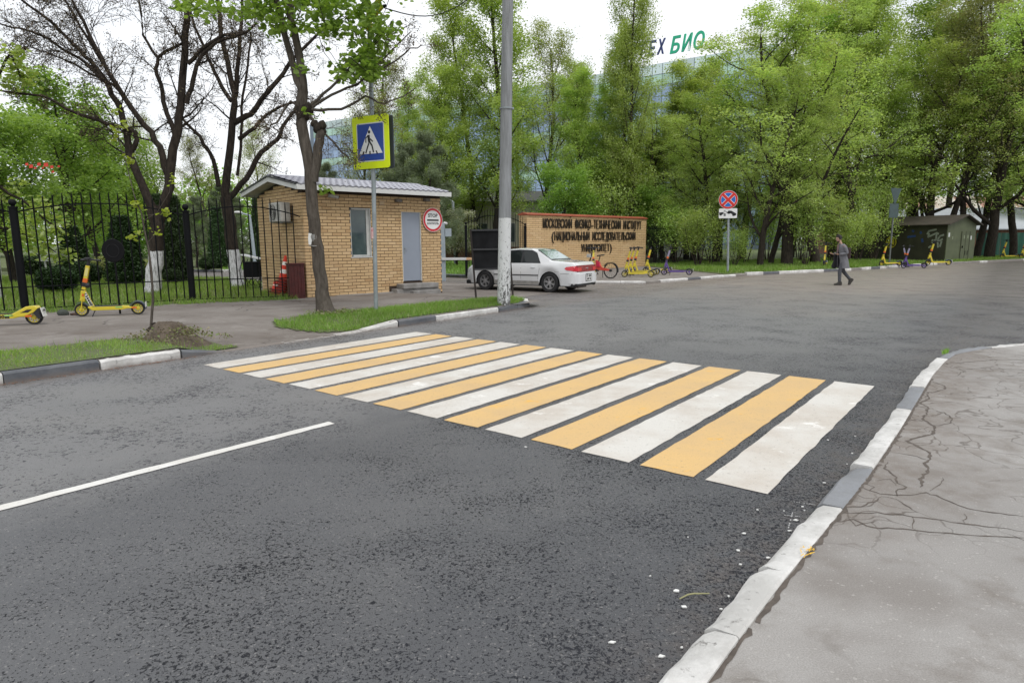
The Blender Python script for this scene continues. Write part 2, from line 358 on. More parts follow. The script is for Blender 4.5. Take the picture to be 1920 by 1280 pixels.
def sheet(name, poly, z, mat, parent=None, kind='structure', sub=None, skirt=0.):
    m = MB(); k = len(poly)
    if skirt: m.prism([(p[0], p[1]) for p in poly], (0, 0, z-skirt), (1, 0, 0), (0, 1, 0), (0, 0, skirt))
    else: m.add([(p[0], p[1], z) for p in poly], [tuple(range(k))])
    o = m.build(name, mat, parent)
    if kind: o['kind'] = kind
    return o
sheet('ground', [(-700, -200), (700, -200), (700, 900), (-700, 900)], -.08, LAWN)
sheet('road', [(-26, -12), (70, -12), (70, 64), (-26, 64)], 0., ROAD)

# left pavement with its dropped kerb, as a height grid in street coordinates
fence_pts = [(-24.5, 2.6), (-13.46, 12.02), (-10.83, 14.26), (-8.2, 16.5), (-5.55, 17.45)]
def grid_sheet(name, inside, u0, u1, v0, v1, step, mat, dz=0.):
    V = []; F = []; nu = int((u1-u0)/step)+1; nv = int((v1-v0)/step)+1
    for i in range(nu):
        for j in range(nv):
            x, y = uv2xy(u0+i*step, v0+j*step); V.append((x, y, hgt(x, y)+dz))
    for i in range(nu-1):
        for j in range(nv-1):
            if inside(u0+(i+.5)*step, v0+(j+.5)*step): F.append((i*nv+j, (i+1)*nv+j, (i+1)*nv+j+1, i*nv+j+1))
    o = bpy.data.objects.new(name, fast_mesh(name, V, F, mat, True)); C.objects.link(o); tag(o, kind='structure'); return o
def walk_in(u, v):
    if u > 14.6 and v < 11.5: return False
    if u > 13.4+.3*(v-10) and v < 11: return False
    return v > 9.42
grid_sheet('pavement', walk_in, -12, 18.6, 9.4, 17.6, .2, WALK2)
BIG_LAWN_NEAR = [(-60, -10), (-24.5, 2.4), (-13.5, 11.75), (-10.9, 14.0), (-8.25, 16.25), (-6.6, 16.95), (-5.75, 17.5), (-7.9, 20.2), (-9.5, 24.5), (-12, 27.2), (-16, 29), (-30, 33), (-60, 40)]
sheet('park_lawn', BIG_LAWN_NEAR, .15, LAWN, skirt=.2)
FAR_KERB = [(3.18, 24.5), (5.0, 24.15), (7.14, 26.1), (10.68, 29.3), (17.54, 33.14), (25.2, 39.1), (36.7, 46.3), (62, 60)]
PARK_KERB = [(-60, 48), (-30, 40), (-14, 34.9), (-8, 32.5), (-3, 29.4), (-1.75, 28.5), (.2, 29.4)]
far_lawn = PARK_KERB+[(.74, 31.3), (7.92, 38.4), (8.1, 36.5), (8.7, 33), (9.4, 28.55)]+[(p[0]+.05, p[1]+.14) for p in FAR_KERB[3:]]+[(250, 150), (300, 500), (-300, 500), (-300, 60)]
sheet('far_lawn', far_lawn, .13, LAWN, skirt=.2)
sheet('pavement_by_wall', [(1.2, 27.2), (3.18, 24.6), (5.0, 24.3), (7.1, 26.2), (10.5, 29.25), (9.4, 31), (8.7, 33), (8.2, 38.6), (.7, 31.4), (.2, 29.4)], .10, WALK, skirt=.14)
# right pavement, flush with the top of its kerb
RK = [(-1.9, -1.0), (.59, 2.18), (1.22, 2.95), (1.83, 3.66), (2.41, 4.36), (3.1, 5.23), (3.78, 6.11), (4.72, 7.32), (5.45, 8.2), (5.95, 8.72), (6.6, 9.12), (7.7, 9.5), (9.6, 9.9), (14, 10.5), (24, 11.4)]
sheet('right_pavement', [(p[0]+.1, p[1]-.08) for p in RK]+[(24, -12), (-14, -12), (-8, -8)], .080, WALK, skirt=.2)

# ------------------------------------------------------------------ road markings
cw = tag(bpy.data.objects.new('crosswalk', None), kind='structure'); C.objects.link(cw)
ZO = np.array([-4.1744, 8.5565]); za = -.6659; ZX = np.array([math.cos(za), math.sin(za)]); ZY = np.array([-math.sin(za), math.cos(za)])
def quad_sheet(name, p0, ax, L, ay, Wd, z, mat, parent, rough=.006, step=.12):
    V = []; F = []; n = max(2, int(Wd/step)); m_ = max(2, int(L/step))
    for i in range(n+1):
        for j in range(m_+1):
            jx = random.uniform(-rough, rough) if j in (0, m_) else 0; jy = random.uniform(-rough, rough) if i in (0, n) else 0
            p = p0+ax*(L*j/m_+jx)+ay*(Wd*i/n+jy); V.append((p[0], p[1], z))
    for i in range(n):
        for j in range(m_): a = i*(m_+1)+j; F.append((a, a+1, a+m_+2, a+m_+1))
    o = bpy.data.objects.new(name, fast_mesh(name, V, F, mat)); C.objects.link(o); o.parent = parent; return o
for i in range(15):
    quad_sheet('stripe', ZO+ZX*i*.5, ZX, .41, ZY, 3.918, .005, P_YELLOW if i % 2 else P_WHITE, cw)
lane = tag(bpy.data.objects.new('lane_line', None), kind='structure'); C.objects.link(lane)
a = np.array(G(0, 953)[:2]); b_ = np.array(G(622, 792.5)[:2]); d = (b_-a)/np.linalg.norm(b_-a); nrm = np.array([-d[1], d[0]])
o = quad_sheet('line', a-d*6-nrm*.05, d, np.linalg.norm(b_-a)+6, nrm, .10, .005, P_WHITE2, lane)

# ------------------------------------------------------------------ kerbs, stone by stone
def kerb_run(pts, zin, mats, width=.15, length=1.0, top=.13, ztop=None, parent=None, chips=0.012):
    pts = [np.array(p, float) for p in pts]; seg = [np.linalg.norm(b-a) for a, b in zip(pts, pts[1:])]; L = sum(seg)
    def P(s):
        for a, b, l in zip(pts, pts[1:], seg):
            if s <= l or b is pts[-1]: d = (b-a)/l; return a+d*min(s, l), d
            s -= l
    n = max(1, int(round(L/length))); out = []
    for i in range(n):
        s0, s1 = L*i/n+.006, L*(i+1)/n-.006; m = MB(); k = max(6, int((s1-s0)/.11)); rows = []
        jit = random.uniform(-.008, .008)
        for j in range(k+1):
            p, d = P(s0+(s1-s0)*j/k); q = np.array([d[1], -d[0]])*(-1 if zin > 0 else 1)     # towards the pavement
            zt = (ztop((s0+(s1-s0)*j/k)/L) if ztop else top)+jit
            c = random.uniform(0, chips)
            prof = [(0, -.05), (0, zt-.02-c), (.018+c, zt-c*.5), (width-.01, zt+random.uniform(-.002, .002)), (width, zt-.01), (width, -.05)]
            rows += [(p[0]+q[0]*w, p[1]+q[1]*w, z) for w, z in prof]
        F = [(j*6+a_, j*6+a_+1, (j+1)*6+a_+1, (j+1)*6+a_) for j in range(k) for a_ in range(5)]+[tuple(range(6)), tuple(range(k*6+5, k*6-1, -1))]
        m.add(rows, F); out.append(m.build('kerb_stone', mats[i % len(mats)], parent, True))
    return out
def kerb(name):
    k = bpy.data.objects.new(name, None); C.objects.link(k); return tag(k, kind='structure')
kl = kerb('kerb')
kerb_run([uv2xy(3.16-1.02*k, 9.33) for k in (9, 0)], 1, [K_WHITE, K_DARK, K_WHITE, K_DARK, K_WHITE, K_DARK, K_WHITE, K_WHITE, K_DARK], top=.13, parent=kl, length=1.02)
kerb_run([uv2xy(3.17, 9.33), uv2xy(4.2, 9.33)], 1, [K_WHITE], top=.125, parent=kl, chips=.02)
kerb_run([uv2xy(4.22, 9.34), uv2xy(4.85, 9.35)], 1, [K_DARK], parent=kl, ztop=lambda t: .12-.11*t, chips=.01)
kerb_run([uv2xy(4.87, 9.36), uv2xy(6.9, 9.36)], 1, [K_OLD, K_WHITE], parent=kl, top=.014, chips=.004)
kerb_run([uv2xy(6.92, 9.36), uv2xy(7.5, 9.36)], 1, [K_WHITE], parent=kl, ztop=lambda t: .014+.02*t)
kerb_run([uv2xy(7.5, 9.36), uv2xy(8.35, 9.36)], 1, [K_WHITE], parent=kl, ztop=lambda t: .04+.09*t, chips=.02)
kerb_run([uv2xy(8.37, 9.36), uv2xy(9.4, 9.36), uv2xy(11.42, 9.36)], 1, [K_DARK, K_WHITE, K_WHITE], parent=kl, top=.13)
kerb_run([uv2xy(11.44, 9.36), uv2xy(12.4, 9.42), uv2xy(12.95, 9.6)], 1, [K_DARK], parent=kl, length=.8, top=.13, chips=.02)
kerb_run([uv2xy(12.97, 9.62), uv2xy(13.5, 10.05), uv2xy(13.75, 10.7)], 1, [K_WHITE], parent=kl, length=1.2, top=.13)
kr = kerb('kerb'); cyc = [K_WHITE, K_WHITE, K_GREY, K_WHITE, K_WHITE, K_GREY, K_WHITE, K_WHITE, K_WHITE]
def lerp_pts(P_, a, b):
    P_ = [np.array(p, float) for p in P_]; cum = [0]
    for p, q in zip(P_, P_[1:]): cum.append(cum[-1]+np.linalg.norm(q-p))
    def f(s):
        for i in range(len(P_)-1):
            if s <= cum[i+1] or i == len(P_)-2: return P_[i]+(P_[i+1]-P_[i])*(s-cum[i])/(cum[i+1]-cum[i])
    return [tuple(f(a+(b-a)*t/6)) for t in range(7)]
def arc_at(P_, q):
    P_ = [np.array(p, float) for p in P_]; s = 0; best = (9e9, 0)
    for p, r in zip(P_, P_[1:]):
        l = np.linalg.norm(r-p); t = min(1, max(0, np.dot(np.array(q)-p, r-p)/l/l)); dd = np.linalg.norm(p+(r-p)*t-np.array(q))
        if dd < best[0]: best = (dd, s+t*l)
        s += l
    return best[1]
marks = [(-1.9, -1.0), G(1320, 1210)[:2], G(1425, 1090)[:2], G(1535, 968)[:2], G(1590, 893)[:2], G(1640, 828)[:2], G(1668, 780)[:2], G(1690, 738)[:2], G(1711, 703)[:2], G(1733, 680)[:2], G(1825, 658)[:2], (9.6, 9.9), (11.2, 10.1), (13, 10.35)]
kcol = [K_WHITE, K_WHITE, K_WHITE, K_GREY, K_WHITE, K_WHITE, K_GREY, K_WHITE, K_WHITE, K_GREY, K_WHITE, K_DARK, K_WHITE]
ms = [arc_at(RK, q) for q in marks]
for (s0, s1, mt) in zip(ms, ms[1:], kcol):
    if s1-s0 > .05: kerb_run(lerp_pts(RK, s0, s1), -1, [mt], width=.142, length=9, top=.096, parent=kr, chips=.032)
kf = kerb('kerb')
kerb_run(FAR_KERB[0:3]+[FAR_KERB[3]], 1, [K_WHITE, K_WHITE, K_OLD, K_WHITE, K_WHITE, K_DARK, K_WHITE], parent=kf, top=.11)
kerb_run(FAR_KERB[3:6], 1, [K_WHITE, K_DARK, K_WHITE, K_WHITE, K_WHITE, K_DARK, K_WHITE, K_OLD], parent=kf, top=.15, length=1.1)
kerb_run(FAR_KERB[5:], 1, [K_WHITE, K_OLD, K_OLD, K_OLD, K_OLD, K_OLD], parent=kf, top=.15, length=1.1)
kp = kerb('kerb')
kerb_run(PARK_KERB[2:], 1, [K_DARK, K_WHITE], parent=kp, top=.16, length=2.0)
kerb_run([(-30, 40), (-14, 34.9)], 1, [K_DARK, K_WHITE], parent=kp, top=.16, length=2.0)

# cracks of the right pavement, followed one by one
CRM = M('crack dirt', (.12, .10, .085), .95, var=.35, vs=20); Rk = random.Random(4); m = MB()
def crack(P, w):
    w *= .95
    P = [np.array(G(1200+x/2, 640+y/2, .0818)) for x, y in P]; Q = [P[0]]
    for a, b in zip(P, P[1:]):
        n_ = max(2, int(np.linalg.norm(b-a)/.035)); d = (b-a)/np.linalg.norm(b-a); nn = np.array([-d[1], d[0], 0])
        for i in range(1, n_+1): Q.append(a+(b-a)*i/n_+(nn*Rk.gauss(0, .006) if i < n_ else 0))
    L = len(Q); V = []
    for i, q in enumerate(Q):
        d = Q[min(L-1, i+1)]-Q[max(0, i-1)]; d /= np.linalg.norm(d)+1e-9; nn = np.array([-d[1], d[0], 0]); ww = w*Rk.uniform(.35, 1.3)*min(1, .25+min(i, L-1-i)/4); V += [q-nn*ww/2, q+nn*ww/2]
    m.add(V, [(2*i, 2*i+2, 2*i+3, 2*i+1) for i in range(L-1)])
for P, w in (([(1095,150),(1140,165),(1145,178),(1100,190),(1075,190),(1085,215),(1050,230),(1080,245),(1075,270),(1060,290),(1105,320),(1100,345),(1040,360),(1000,372),(1045,395),(1085,415),(1090,440),(1065,455),(1080,480),(1060,510),(1050,545)], .022), ([(985,245),(1020,240),(1085,250)], .012),
    ([(1085,262),(1140,265),(1172,290),(1165,305),(1120,315),(1085,310)], .012), ([(925,410),(985,420),(1040,430),(1085,445)], .014), ([(830,545),(870,560),(900,570),(960,575),(1010,575),(1075,565),(1110,575),(1165,600),(1230,625),(1320,640),(1440,655)], .015),
    ([(760,620),(830,618),(880,600),(905,580)], .010), ([(760,640),(890,640),(1000,652),(1100,665),(1200,680),(1320,695),(1440,712)], .012), ([(710,680),(800,665),(850,690),(905,700),(1020,705),(1120,715),(1200,722),(1300,728),(1440,735)], .013), ([(930,450),(915,475),(950,500),(965,530),(1000,545),(960,560),(965,580)], .012),
    ([(1020,655),(1022,700)], .009), ([(1215,645),(1218,680)], .008), ([(890,520),(940,515),(960,540)], .009), ([(860,560),(880,545),(840,530),(850,510)], .009), ([(1085,560),(1130,530),(1135,510)], .008), ([(905,580),(960,590),(1010,620),(1040,640)], .010), ([(1130,85),(1340,68),(1560,72)], .016), ([(1200,105),(1290,100),(1480,108)], .014), ([(1000,300),(1040,290),(1062,300)], .010), ([(1000,215),(1045,232)], .010), ([(780,655),(810,690),(890,672)], .008), ([(1030,185),(1075,190)], .010), ([(1380,720),(1440,745)], .01), ([(1180,95),(1210,110),(1190,130)], .01)):
    crack(P, w)
for a_, b_ in ((0., 2.), (2., 4.5), (4.5, 7.), (7., 10.5)):
    P = lerp_pts(RK, a_, b_); Q = []
    for (x0_, y0_), (x1_, y1_) in zip(P, P[1:]):
        d = np.array([x1_-x0_, y1_-y0_]); L_ = np.linalg.norm(d); d /= L_; n_ = np.array([d[1], -d[0]])
        for i in range(int(L_/.04)): q = np.array([x0_, y0_])+d*i*.04+n_*(.150+Rk.gauss(0, .004)); w_ = Rk.uniform(.004, .022); Q.append((q-n_*.006, q+n_*w_))
    V = []
    for a, b in Q: V += [(a[0], a[1], .0822), (b[0], b[1], .0822)]
    m.add(V, [(2*i, 2*i+2, 2*i+3, 2*i+1) for i in range(len(Q)-1)])
o = m.build('crack', CRM); o['kind'] = 'structure'
# ------------------------------------------------------------------ common materials
BLACK = M('black painted iron', (.006, .0065, .008), .6, var=.3, spec=.15)
CONC = M('grey concrete', (.30, .29, .28), .85, var=.4, vs=3, bump=.4, bs=25, col2=(.18, .17, .16))
def brickmat(cols):
    def fn(t, b, out):
        r = t.math('FRACT', t.math('ADD', t.n('ObjectInfo').outputs['Random'], t.n('NewGeometry').outputs['Random Per Island']))
        c = t.ramp(r, list(zip((0., .3, .6, .85, 1.), cols)))
        c = t.mix(1., c, t.ramp(t.noise(30, 4, .7), [(.25, .8), (.75, 1.18)]), 'MULTIPLY')
        t.set(b.inputs['Base Color'], c); b.inputs['Roughness'].default_value = .8; b.inputs['Specular IOR Level'].default_value = .3
        t.set(b.inputs['Normal'], t.bump(t.noise(70, 3, .7), .3, .004))
    return fn
BRICK = custom('tan facing brick', brickmat([(.49, .33, .175), (.55, .385, .21), (.52, .355, .188), (.59, .42, .24), (.43, .275, .138)]))
BRICK2 = custom('pale tan facing brick', brickmat([(.53, .36, .19), (.59, .41, .22), (.56, .38, .2), (.62, .44, .25), (.48, .31, .16)]))
MORTAR = M('dark brown mortar', (.05, .032, .022), .9, var=.3, vs=6)
WHITEM = M('white painted metal', (.62, .62, .61), .45, var=.12, vs=2)
GALV = M('galvanised steel', (.30, .335, .35), .45, .35, var=.25, vs=6)
BRW = M('white frame plastic', (.55, .55, .53), .5, var=.2, vs=5)

def plane_hit(px, py, o, n):
    d = _f*FOC + _r*(px-960) - _u*(py-640); o = np.array(o, float); n = np.array(n, float)
    cam_ = np.array([0, 0, CAM_H]); t = np.dot(o-cam_, n)/np.dot(d, n); return cam_+d*t
class Frame:                                                         # a vertical wall plane: x along it, y behind it
    def __init__(s, A, rz): s.A = np.array([A[0], A[1], 0.]); s.rz = rz; s.e = np.array([math.cos(rz), math.sin(rz), 0]); s.b = np.array([-math.sin(rz), math.cos(rz), 0])
    def front(s, px, py, off=0.):
        p = plane_hit(px, py, s.A-s.b*off, s.b); return float(np.dot(p-s.A, s.e)), float(p[2])
    def side(s, px, py, xoff=0.):
        p = plane_hit(px, py, s.A+s.e*xoff, s.e); return float(np.dot(p-s.A, s.b)), float(p[2])
    def world(s, x, y, z): p = s.A+s.e*x+s.b*y; return (float(p[0]), float(p[1]), z)

_unit = None
def unit_brick():
    global _unit
    if _unit is None:
        m = MB(); m.add([(0, 0, 0), (1, 0, 0), (1, 0, 1), (0, 0, 1), (.0, 1, 0), (1., 1, 0), (1., 1, 1), (.0, 1, 1)],
                        [(0, 1, 2, 3), (1, 5, 6, 2), (5, 4, 7, 6), (4, 0, 3, 7), (3, 2, 6, 7), (0, 4, 5, 1)]); _unit = m.mesh('brick', BRICK)
    return _unit
def lay_bricks(x0, x1, z0, ztop, holes, bl, bh, j, first=0.):
    """returns (x, z, length, height) of every brick of a face; ztop(x) may slope"""
    out = []; r = 0; z = z0
    while z+bh*.5 < max(ztop(x0), ztop(x1), ztop((x0+x1)/2)):
        blocks = sorted([(a, b) for a, b, c, d in holes if c < z+bh*.6 and d > z+bh*.4])
        spans = []; cur = x0
        for a, b in blocks:
            if a > cur: spans.append((cur, a))
            cur = max(cur, b)
        if cur < x1: spans.append((cur, x1))
        off = (bl+j)*(.5 if r % 2 else 0)+first
        for a, b in spans:
            k = math.floor((a-off)/(bl+j)); x = off+k*(bl+j)
            while x < b:
                s0, s1 = max(x, a), min(x+bl, b)
                if s1-s0 > .03 and z+bh < ztop((s0+s1)/2)+.01: out.append((s0, z, s1-s0, bh))
                x += bl+j
        z += bh+j; r += 1
    return out
def place_bricks(parent, faces, budget=300, mat=BRICK, proud=.012):
    """faces: list of (origin, ax, normal_out, bricks, priority function); nearest ones become parts, the others one joined part"""
    allb = []
    for o, ax, n, bricks, pri in faces:
        for b in bricks: allb.append((pri(b), o, ax, n, b))
    allb.sort(key=lambda q: q[0]); rest = MB()
    um = unit_brick()
    if mat is not BRICK: um = um.copy(); um.materials[0] = mat
    for i, (_, o, ax, n, (x, z, l, h)) in enumerate(allb):
        o, ax, n = np.array(o), np.array(ax), np.array(n); p = o+ax*x+np.array([0, 0, z]); dpt = proud+random.uniform(-.003, .003)
        if i < budget:
            ob = bpy.data.objects.new('brick', um); C.objects.link(ob); ob.parent = parent
            ob.matrix_local = Matrix(((ax[0]*l, n[0]*(dpt+.02), 0, p[0]-n[0]*.02), (ax[1]*l, n[1]*(dpt+.02), 0, p[1]-n[1]*.02), (0, 0, h, p[2]), (0, 0, 0, 1)))
        else:
            q = [p-n*.01, p+ax*l-n*.01]; V = [q[0], q[1], q[1]+n*(dpt+.01), q[0]+n*(dpt+.01)]; V += [v+np.array([0, 0, h]) for v in V]
            rest.add(V, [(3, 2, 6, 7), (4, 5, 6, 7), (0, 1, 2, 3), (0, 3, 7, 4), (1, 2, 6, 5)])
    if rest.n: o = rest.build('brickwork', mat, parent); o['kind'] = 'stuff'

# ------------------------------------------------------------------ guard booth
BF = Frame((-5.59, 17.6), math.atan2(.666, .746)); BL, BD, BH = 4.504, 3.2, 2.98
booth = thing('guard_booth', 'small tan brick guard booth with grey door and white eaves behind the leaning tree', 'booth', (BF.A[0], BF.A[1], 0), BF.rz)
wx0, wz1 = BF.front(655.5, 389.5); wx1, wz0 = BF.front(697.5, 481)
dx0, dz1 = BF.front(751.5, 393.5); dx1, dz0 = BF.front(792, 527.5)
dz0 = .42; dz1 = 2.52
m = MB(); g = .0
zb = -.05
def wallpart(x0, x1, z0, z1): m.box(((x0+x1)/2, .12, (z0+z1)/2), (x1-x0, .24, z1-z0))
wallpart(0, wx0, zb, BH+.1); wallpart(wx0, wx1, zb, wz0); wallpart(wx0, wx1, wz1, BH+.1); wallpart(wx1, dx0, zb, BH+.1)
wallpart(dx0, dx1, zb, dz0); wallpart(dx0, dx1, dz1, BH+.1); wallpart(dx1, BL, zb, BH+.1)
RX = 1.45; RZ = 3.40                                                  # ridge: set back from the front wall, and its height
gab = [(0, zb), (BD, zb), (BD, BH), (RX, RZ-.09), (0, BH+.02)]
m.prism([(a+.0, b) for a, b in gab], (0, .24, 0), (0, (BD-.24)/BD, 0), (0, 0, 1), (.24, 0, 0))
m.prism([(a+.0, b) for a, b in gab], (BL-.24, .24, 0), (0, (BD-.24)/BD, 0), (0, 0, 1), (.24, 0, 0))
m.box((BL/2, BD-.1, BH/2), (BL-.5, .2, BH))
m.build('wall', MORTAR, booth)
front = lay_bricks(0, BL, .05, lambda x: BH, [(wx0, wx1, wz0, wz1), (dx0, dx1, 0, dz1), (dx0-.5, dx1+.25, 0, .26)], .258, .074, .014)
left = lay_bricks(0, BD, .05, lambda y: (BH+(RZ-.12-BH)*(y/RX) if y < RX else RZ-.12-(RZ-.12-BH)*((y-RX)/(BD-RX))), [], .258, .074, .014, first=.13)
place_bricks(booth, [((0, 0, 0), (1, 0, 0), (0, -1, 0), front, lambda b: 0 if .6 < b[0]+b[2]/2 else .4+random.random()*.2),
                     ((0, 0, 0), (0, 1, 0), (-1, 0, 0), left, lambda b: 9)], 300)
# reveals, window, door
m = MB(); m.box(((wx0+wx1)/2, .06, wz0-.012), (wx1-wx0+.08, .2, .024)); m.build('sill', WHITEM, booth)
wf = MB(); fw = .05; wy = .085; W0, W1, Z0, Z1 = wx0+.004, wx1-.004, wz0+.004, wz1-.004
for c, s in ((((W0+fw/2), wy, (Z0+Z1)/2), (fw, .05, Z1-Z0)), ((W1-fw/2-.03, wy, (Z0+Z1)/2), (fw+.06, .05, Z1-Z0)), (((W0+W1)/2, wy, Z0+fw/2), (W1-W0-2*fw-.06, .049, fw)), (((W0+W1)/2, wy, Z1-fw/2), (W1-W0-2*fw-.06, .049, fw))): wf.box(c, s)
win = wf.build('window', BRW, booth, bevel=.004)
WGL = custom('dull window glass', lambda t, b, out: (t.set(b.inputs['Base Color'], t.mix(t.ramp(t.noise(2.2, 3, .6), [(.35, 0.), (.7, 1.)]), (.035, .055, .06), (.075, .105, .10))), t.set(b.inputs['Roughness'], .12), t.set(b.inputs['Coat Weight'], .4)))
m = MB(); m.box(((W0+W1)/2-.03, wy+.012, (Z0+Z1)/2), (W1-W0-2*fw-.04, .012, Z1-Z0-2*fw)); m.build('pane', WGL, win)
m = MB(); m.box((W1-.012, .03, (Z0+Z1)/2), (.02, .07, Z1-Z0)); m.box(((W0+W1)/2, .03, Z1-.012), (W1-W0-.05, .07, .02)); m.build('frame', BRW, win)
DOORM = M('grey blue door paint', (.25, .28, .335), .5, var=.08, vs=1.5)
m = MB(); m.box(((dx0+dx1)/2, .05, (dz0+dz1)/2), (dx1-dx0-.07, .05, dz1-dz0-.04)); door = m.build('door', DOORM, booth, bevel=.004)
m = MB(); m.tube([(dx0+.10, .02, 1.42), (dx0+.10, -.02, 1.42), (dx0+.19, -.02, 1.42)], .009, 6); m.box((dx0+.10, .022, 1.36), (.03, .008, .2)); m.build('handle', GALV, door)
m = MB()
for c, s in (((dx0+.016, .05, (dz0+dz1)/2), (.03, .09, dz1-dz0)), ((dx1-.016, .05, (dz0+dz1)/2), (.03, .09, dz1-dz0)), (((dx0+dx1)/2, .05, dz1-.012), (dx1-dx0-.07, .09, .022))): m.box(c, s)
m.build('frame', BRW, door)
# plinth blocks and the doorstep
x = .8
while x < dx0-.25:
    l = min(random.uniform(.38, .5), dx0-.2-x); m = MB(); m.box((x+l/2, -.07, .06), (l-.012, .14, .17+random.uniform(-.01, .01))); m.build('plinth_block', CONC, booth, bevel=.008); x += l
m = MB(); m.box(((dx0+dx1)/2+.05, -.2, .30), (1.28, .40, .14)); m.build('step', CONC, booth, bevel=.012)
m = MB(); m.box(((dx0+dx1)/2-.02, -.17, .125), (1.5, .34, .2)); m.build('step', CONC, booth, bevel=.012)
m = MB(); m.box(((dx0+dx1)/2+.16, -.32, .08), (1.0, .46, .17)); m.build('step', CONC, booth, bevel=.012)
# roof: two slopes, boards and metal tiles
OV, OL, OR = .42, .33, .12; ez = 3.0
sl = (RZ-ez-.06)/(RX+OV)
def rp(y): return ez+.08+sl*(y+OV) if y < RX else RZ-.0-(RZ-ez-.05)*((y-RX)/(BD+OV-RX))
m = MB(); k = [(-OV, ez), (-OV, ez+.09), (RX, RZ+.02), (BD+OV, ez+.09), (BD+OV, ez), (BD+OV-.04, ez), (RX, RZ-.09), (-OV+.04, ez)]
m.prism(k, (-OL+.03, 0, 0), (0, 1, 0), (0, 0, 1), (BL+OL+OR-.06, 0, 0)); m.build('roof', M('roof underside boards', (.42, .41, .39), .7, var=.3), booth)
m = MB(); m.box((BL/2+(OR-OL)/2, -OV-.012, ez+.055), (BL+OL+OR, .022, .135)); m.build('fascia', WHITEM, booth, bevel=.004)
for sx in (-OL, BL+OR):
    m = MB()
    for (ya, za_, yb, zb_) in ((-OV, ez+.05, RX, RZ-.03), (RX, RZ-.03, BD+OV, ez+.05)): m.bar((sx, ya, za_), (sx, yb, zb_), .022, .12)
    m.build('barge_board', WHITEM, booth)
    m = MB()
    for (ya, za_, yb, zb_) in ((-OV, ez+.125, RX, RZ+.055), (RX, RZ+.055, BD+OV, ez+.125)): m.bar((sx*1.0-(.01 if sx < 0 else -.01), ya, za_), (sx-(.01 if sx < 0 else -.01), yb, zb_), .07, .035)
    m.build('verge_trim', M('dark trim metal', (.035, .035, .04), .4, .3), booth)
TILE = M('grey metal roof tile', (.40, .40, .45), .33, .35, var=.25, vs=3)
tl = .35; tw = .185; n_t = int((BL+OL+OR)/tw)
tm = MB(); 
for q in range(7):
    pass
rows = []
for a_ in range(9):
    xx = a_/8*tw; zz = .022*math.cos(a_/8*2*math.pi)
    rows += [(xx, 0, zz+.032), (xx, .001, zz+.0), (xx, tl+.02, zz+.004)]
vs = []
for a_ in range(9):
    xx = a_/8*tw; zz = .016*math.cos(a_/8*2*math.pi)
    vs += [(xx, 0, zz-.01), (xx, -.002, zz+.03), (xx, tl, zz+.008)]
tm.add(vs, [(a_*3+b0, (a_+1)*3+b0, (a_+1)*3+b0+1, a_*3+b0+1) for a_ in range(8) for b0 in (0, 1)]); tmesh = tm.mesh('roof_tile', TILE, True)
slope = math.atan2(RZ-ez-.02, RX+OV); sln = math.hypot(RX+OV, RZ-ez-.02); nr = 5; tlen = sln/nr
for side in (0, 1):
    if side: slope2 = math.atan2(RZ-ez-.02, BD+OV-RX); sln2 = math.hypot(BD+OV-RX, RZ-ez-.02); 
    for r in range(nr if not side else 1):
        for c_ in range(n_t):
            if side: continue
            t_ = r/nr; y = -OV+(RX+OV)*t_; z = ez+.125+(RZ-ez-.045)*t_
            ob = put('roof_tile', tmesh, booth, (-OL+c_*tw+.02, y-.03, z), (slope, 0, 0), (1, tlen/tl, 1))
m = MB(); m.bar((-OL, RX, RZ+.09), (BL+OR, RX, RZ+.09), .16, .04); m.build('ridge_cap', TILE, booth)
m = MB(); m.box((BL/2, (RX+BD+OV)/2, (RZ+ez)/2+.1), (BL+2*OR-.02, math.hypot(BD+OV-RX, RZ-ez), .012), M4=Matrix.Rotation(-math.atan2(RZ-ez, BD+OV-RX), 4, 'X')); m.build('roof_sheet', TILE, booth)
# small wall fittings under the eaves
for px, py in ((747, 376), (800, 375)):
    x, z = BF.front(px, py, .05); m = MB(); m.box((x, -.05, z), (.22, .07, .09)); m.ball((x-.06, -.10, z-.01), .045, 8, 6); m.build('wall_lamp', M('dusty lamp', (.16, .14, .12), .7), booth)
x, z = BF.front(715, 381); m = MB(); m.box((x, -.02, z), (.16, .03, .10)); m.build('junction_box', M('tan box', (.45, .33, .2), .6), booth)
x, z = BF.front(625, 368, .1); m = MB(); m.tube([(x-.16, -.12, z+.01), (x+.1, -.2, z-.03)], .05, 10); m.bar((x-.1, -.12, z), (x-.1, 0, z+.02), .03, .03)
c_ = m.build('security_camera', M('weathered white casing', (.38, .36, .32), .6, var=.4, vs=20), booth); m = MB(); m.tube([(x+.10, -.201, z-.031), (x+.118, -.208, z-.034)], .04, 10); m.build('lens', BLACK, c_)

# air conditioner on the side wall
ya, za_ = BF.side(499, 414, -.3); yb_, zb_ = BF.side(540, 381, -.3)
ACM = M('weathered white casing', (.38, .36, .32), .6)
yc = (ya+yb_)/2; acz = (za_+zb_)/2
ac = thing('air_conditioner', 'weathered white air conditioner box hung on the side wall of the brick booth', 'air conditioner', BF.world(-.22, yc, acz), BF.rz)
m = MB(); m.box((0, 0, 0), (.28, .80, .52)); m.build('casing', M('air conditioner white', (.46, .45, .42), .6, var=.35, vs=4), ac, bevel=.012)
m = MB()
for r_ in (.07, .12, .17, .21): m.lathe([(r_-.004, -.006), (r_+.004, -.006), (r_+.004, .006), (r_-.004, .006)], (-.147, .12, 0), 'x', 24, closed=True)
m.bar((-.147, .12, -.21), (-.147, .12, .21), .01, .01); m.bar((-.147, -.09, 0), (-.147, .33, 0), .01, .01); m.build('fan_grille', M('dark grille', (.05, .05, .05), .6), ac)
m = MB()
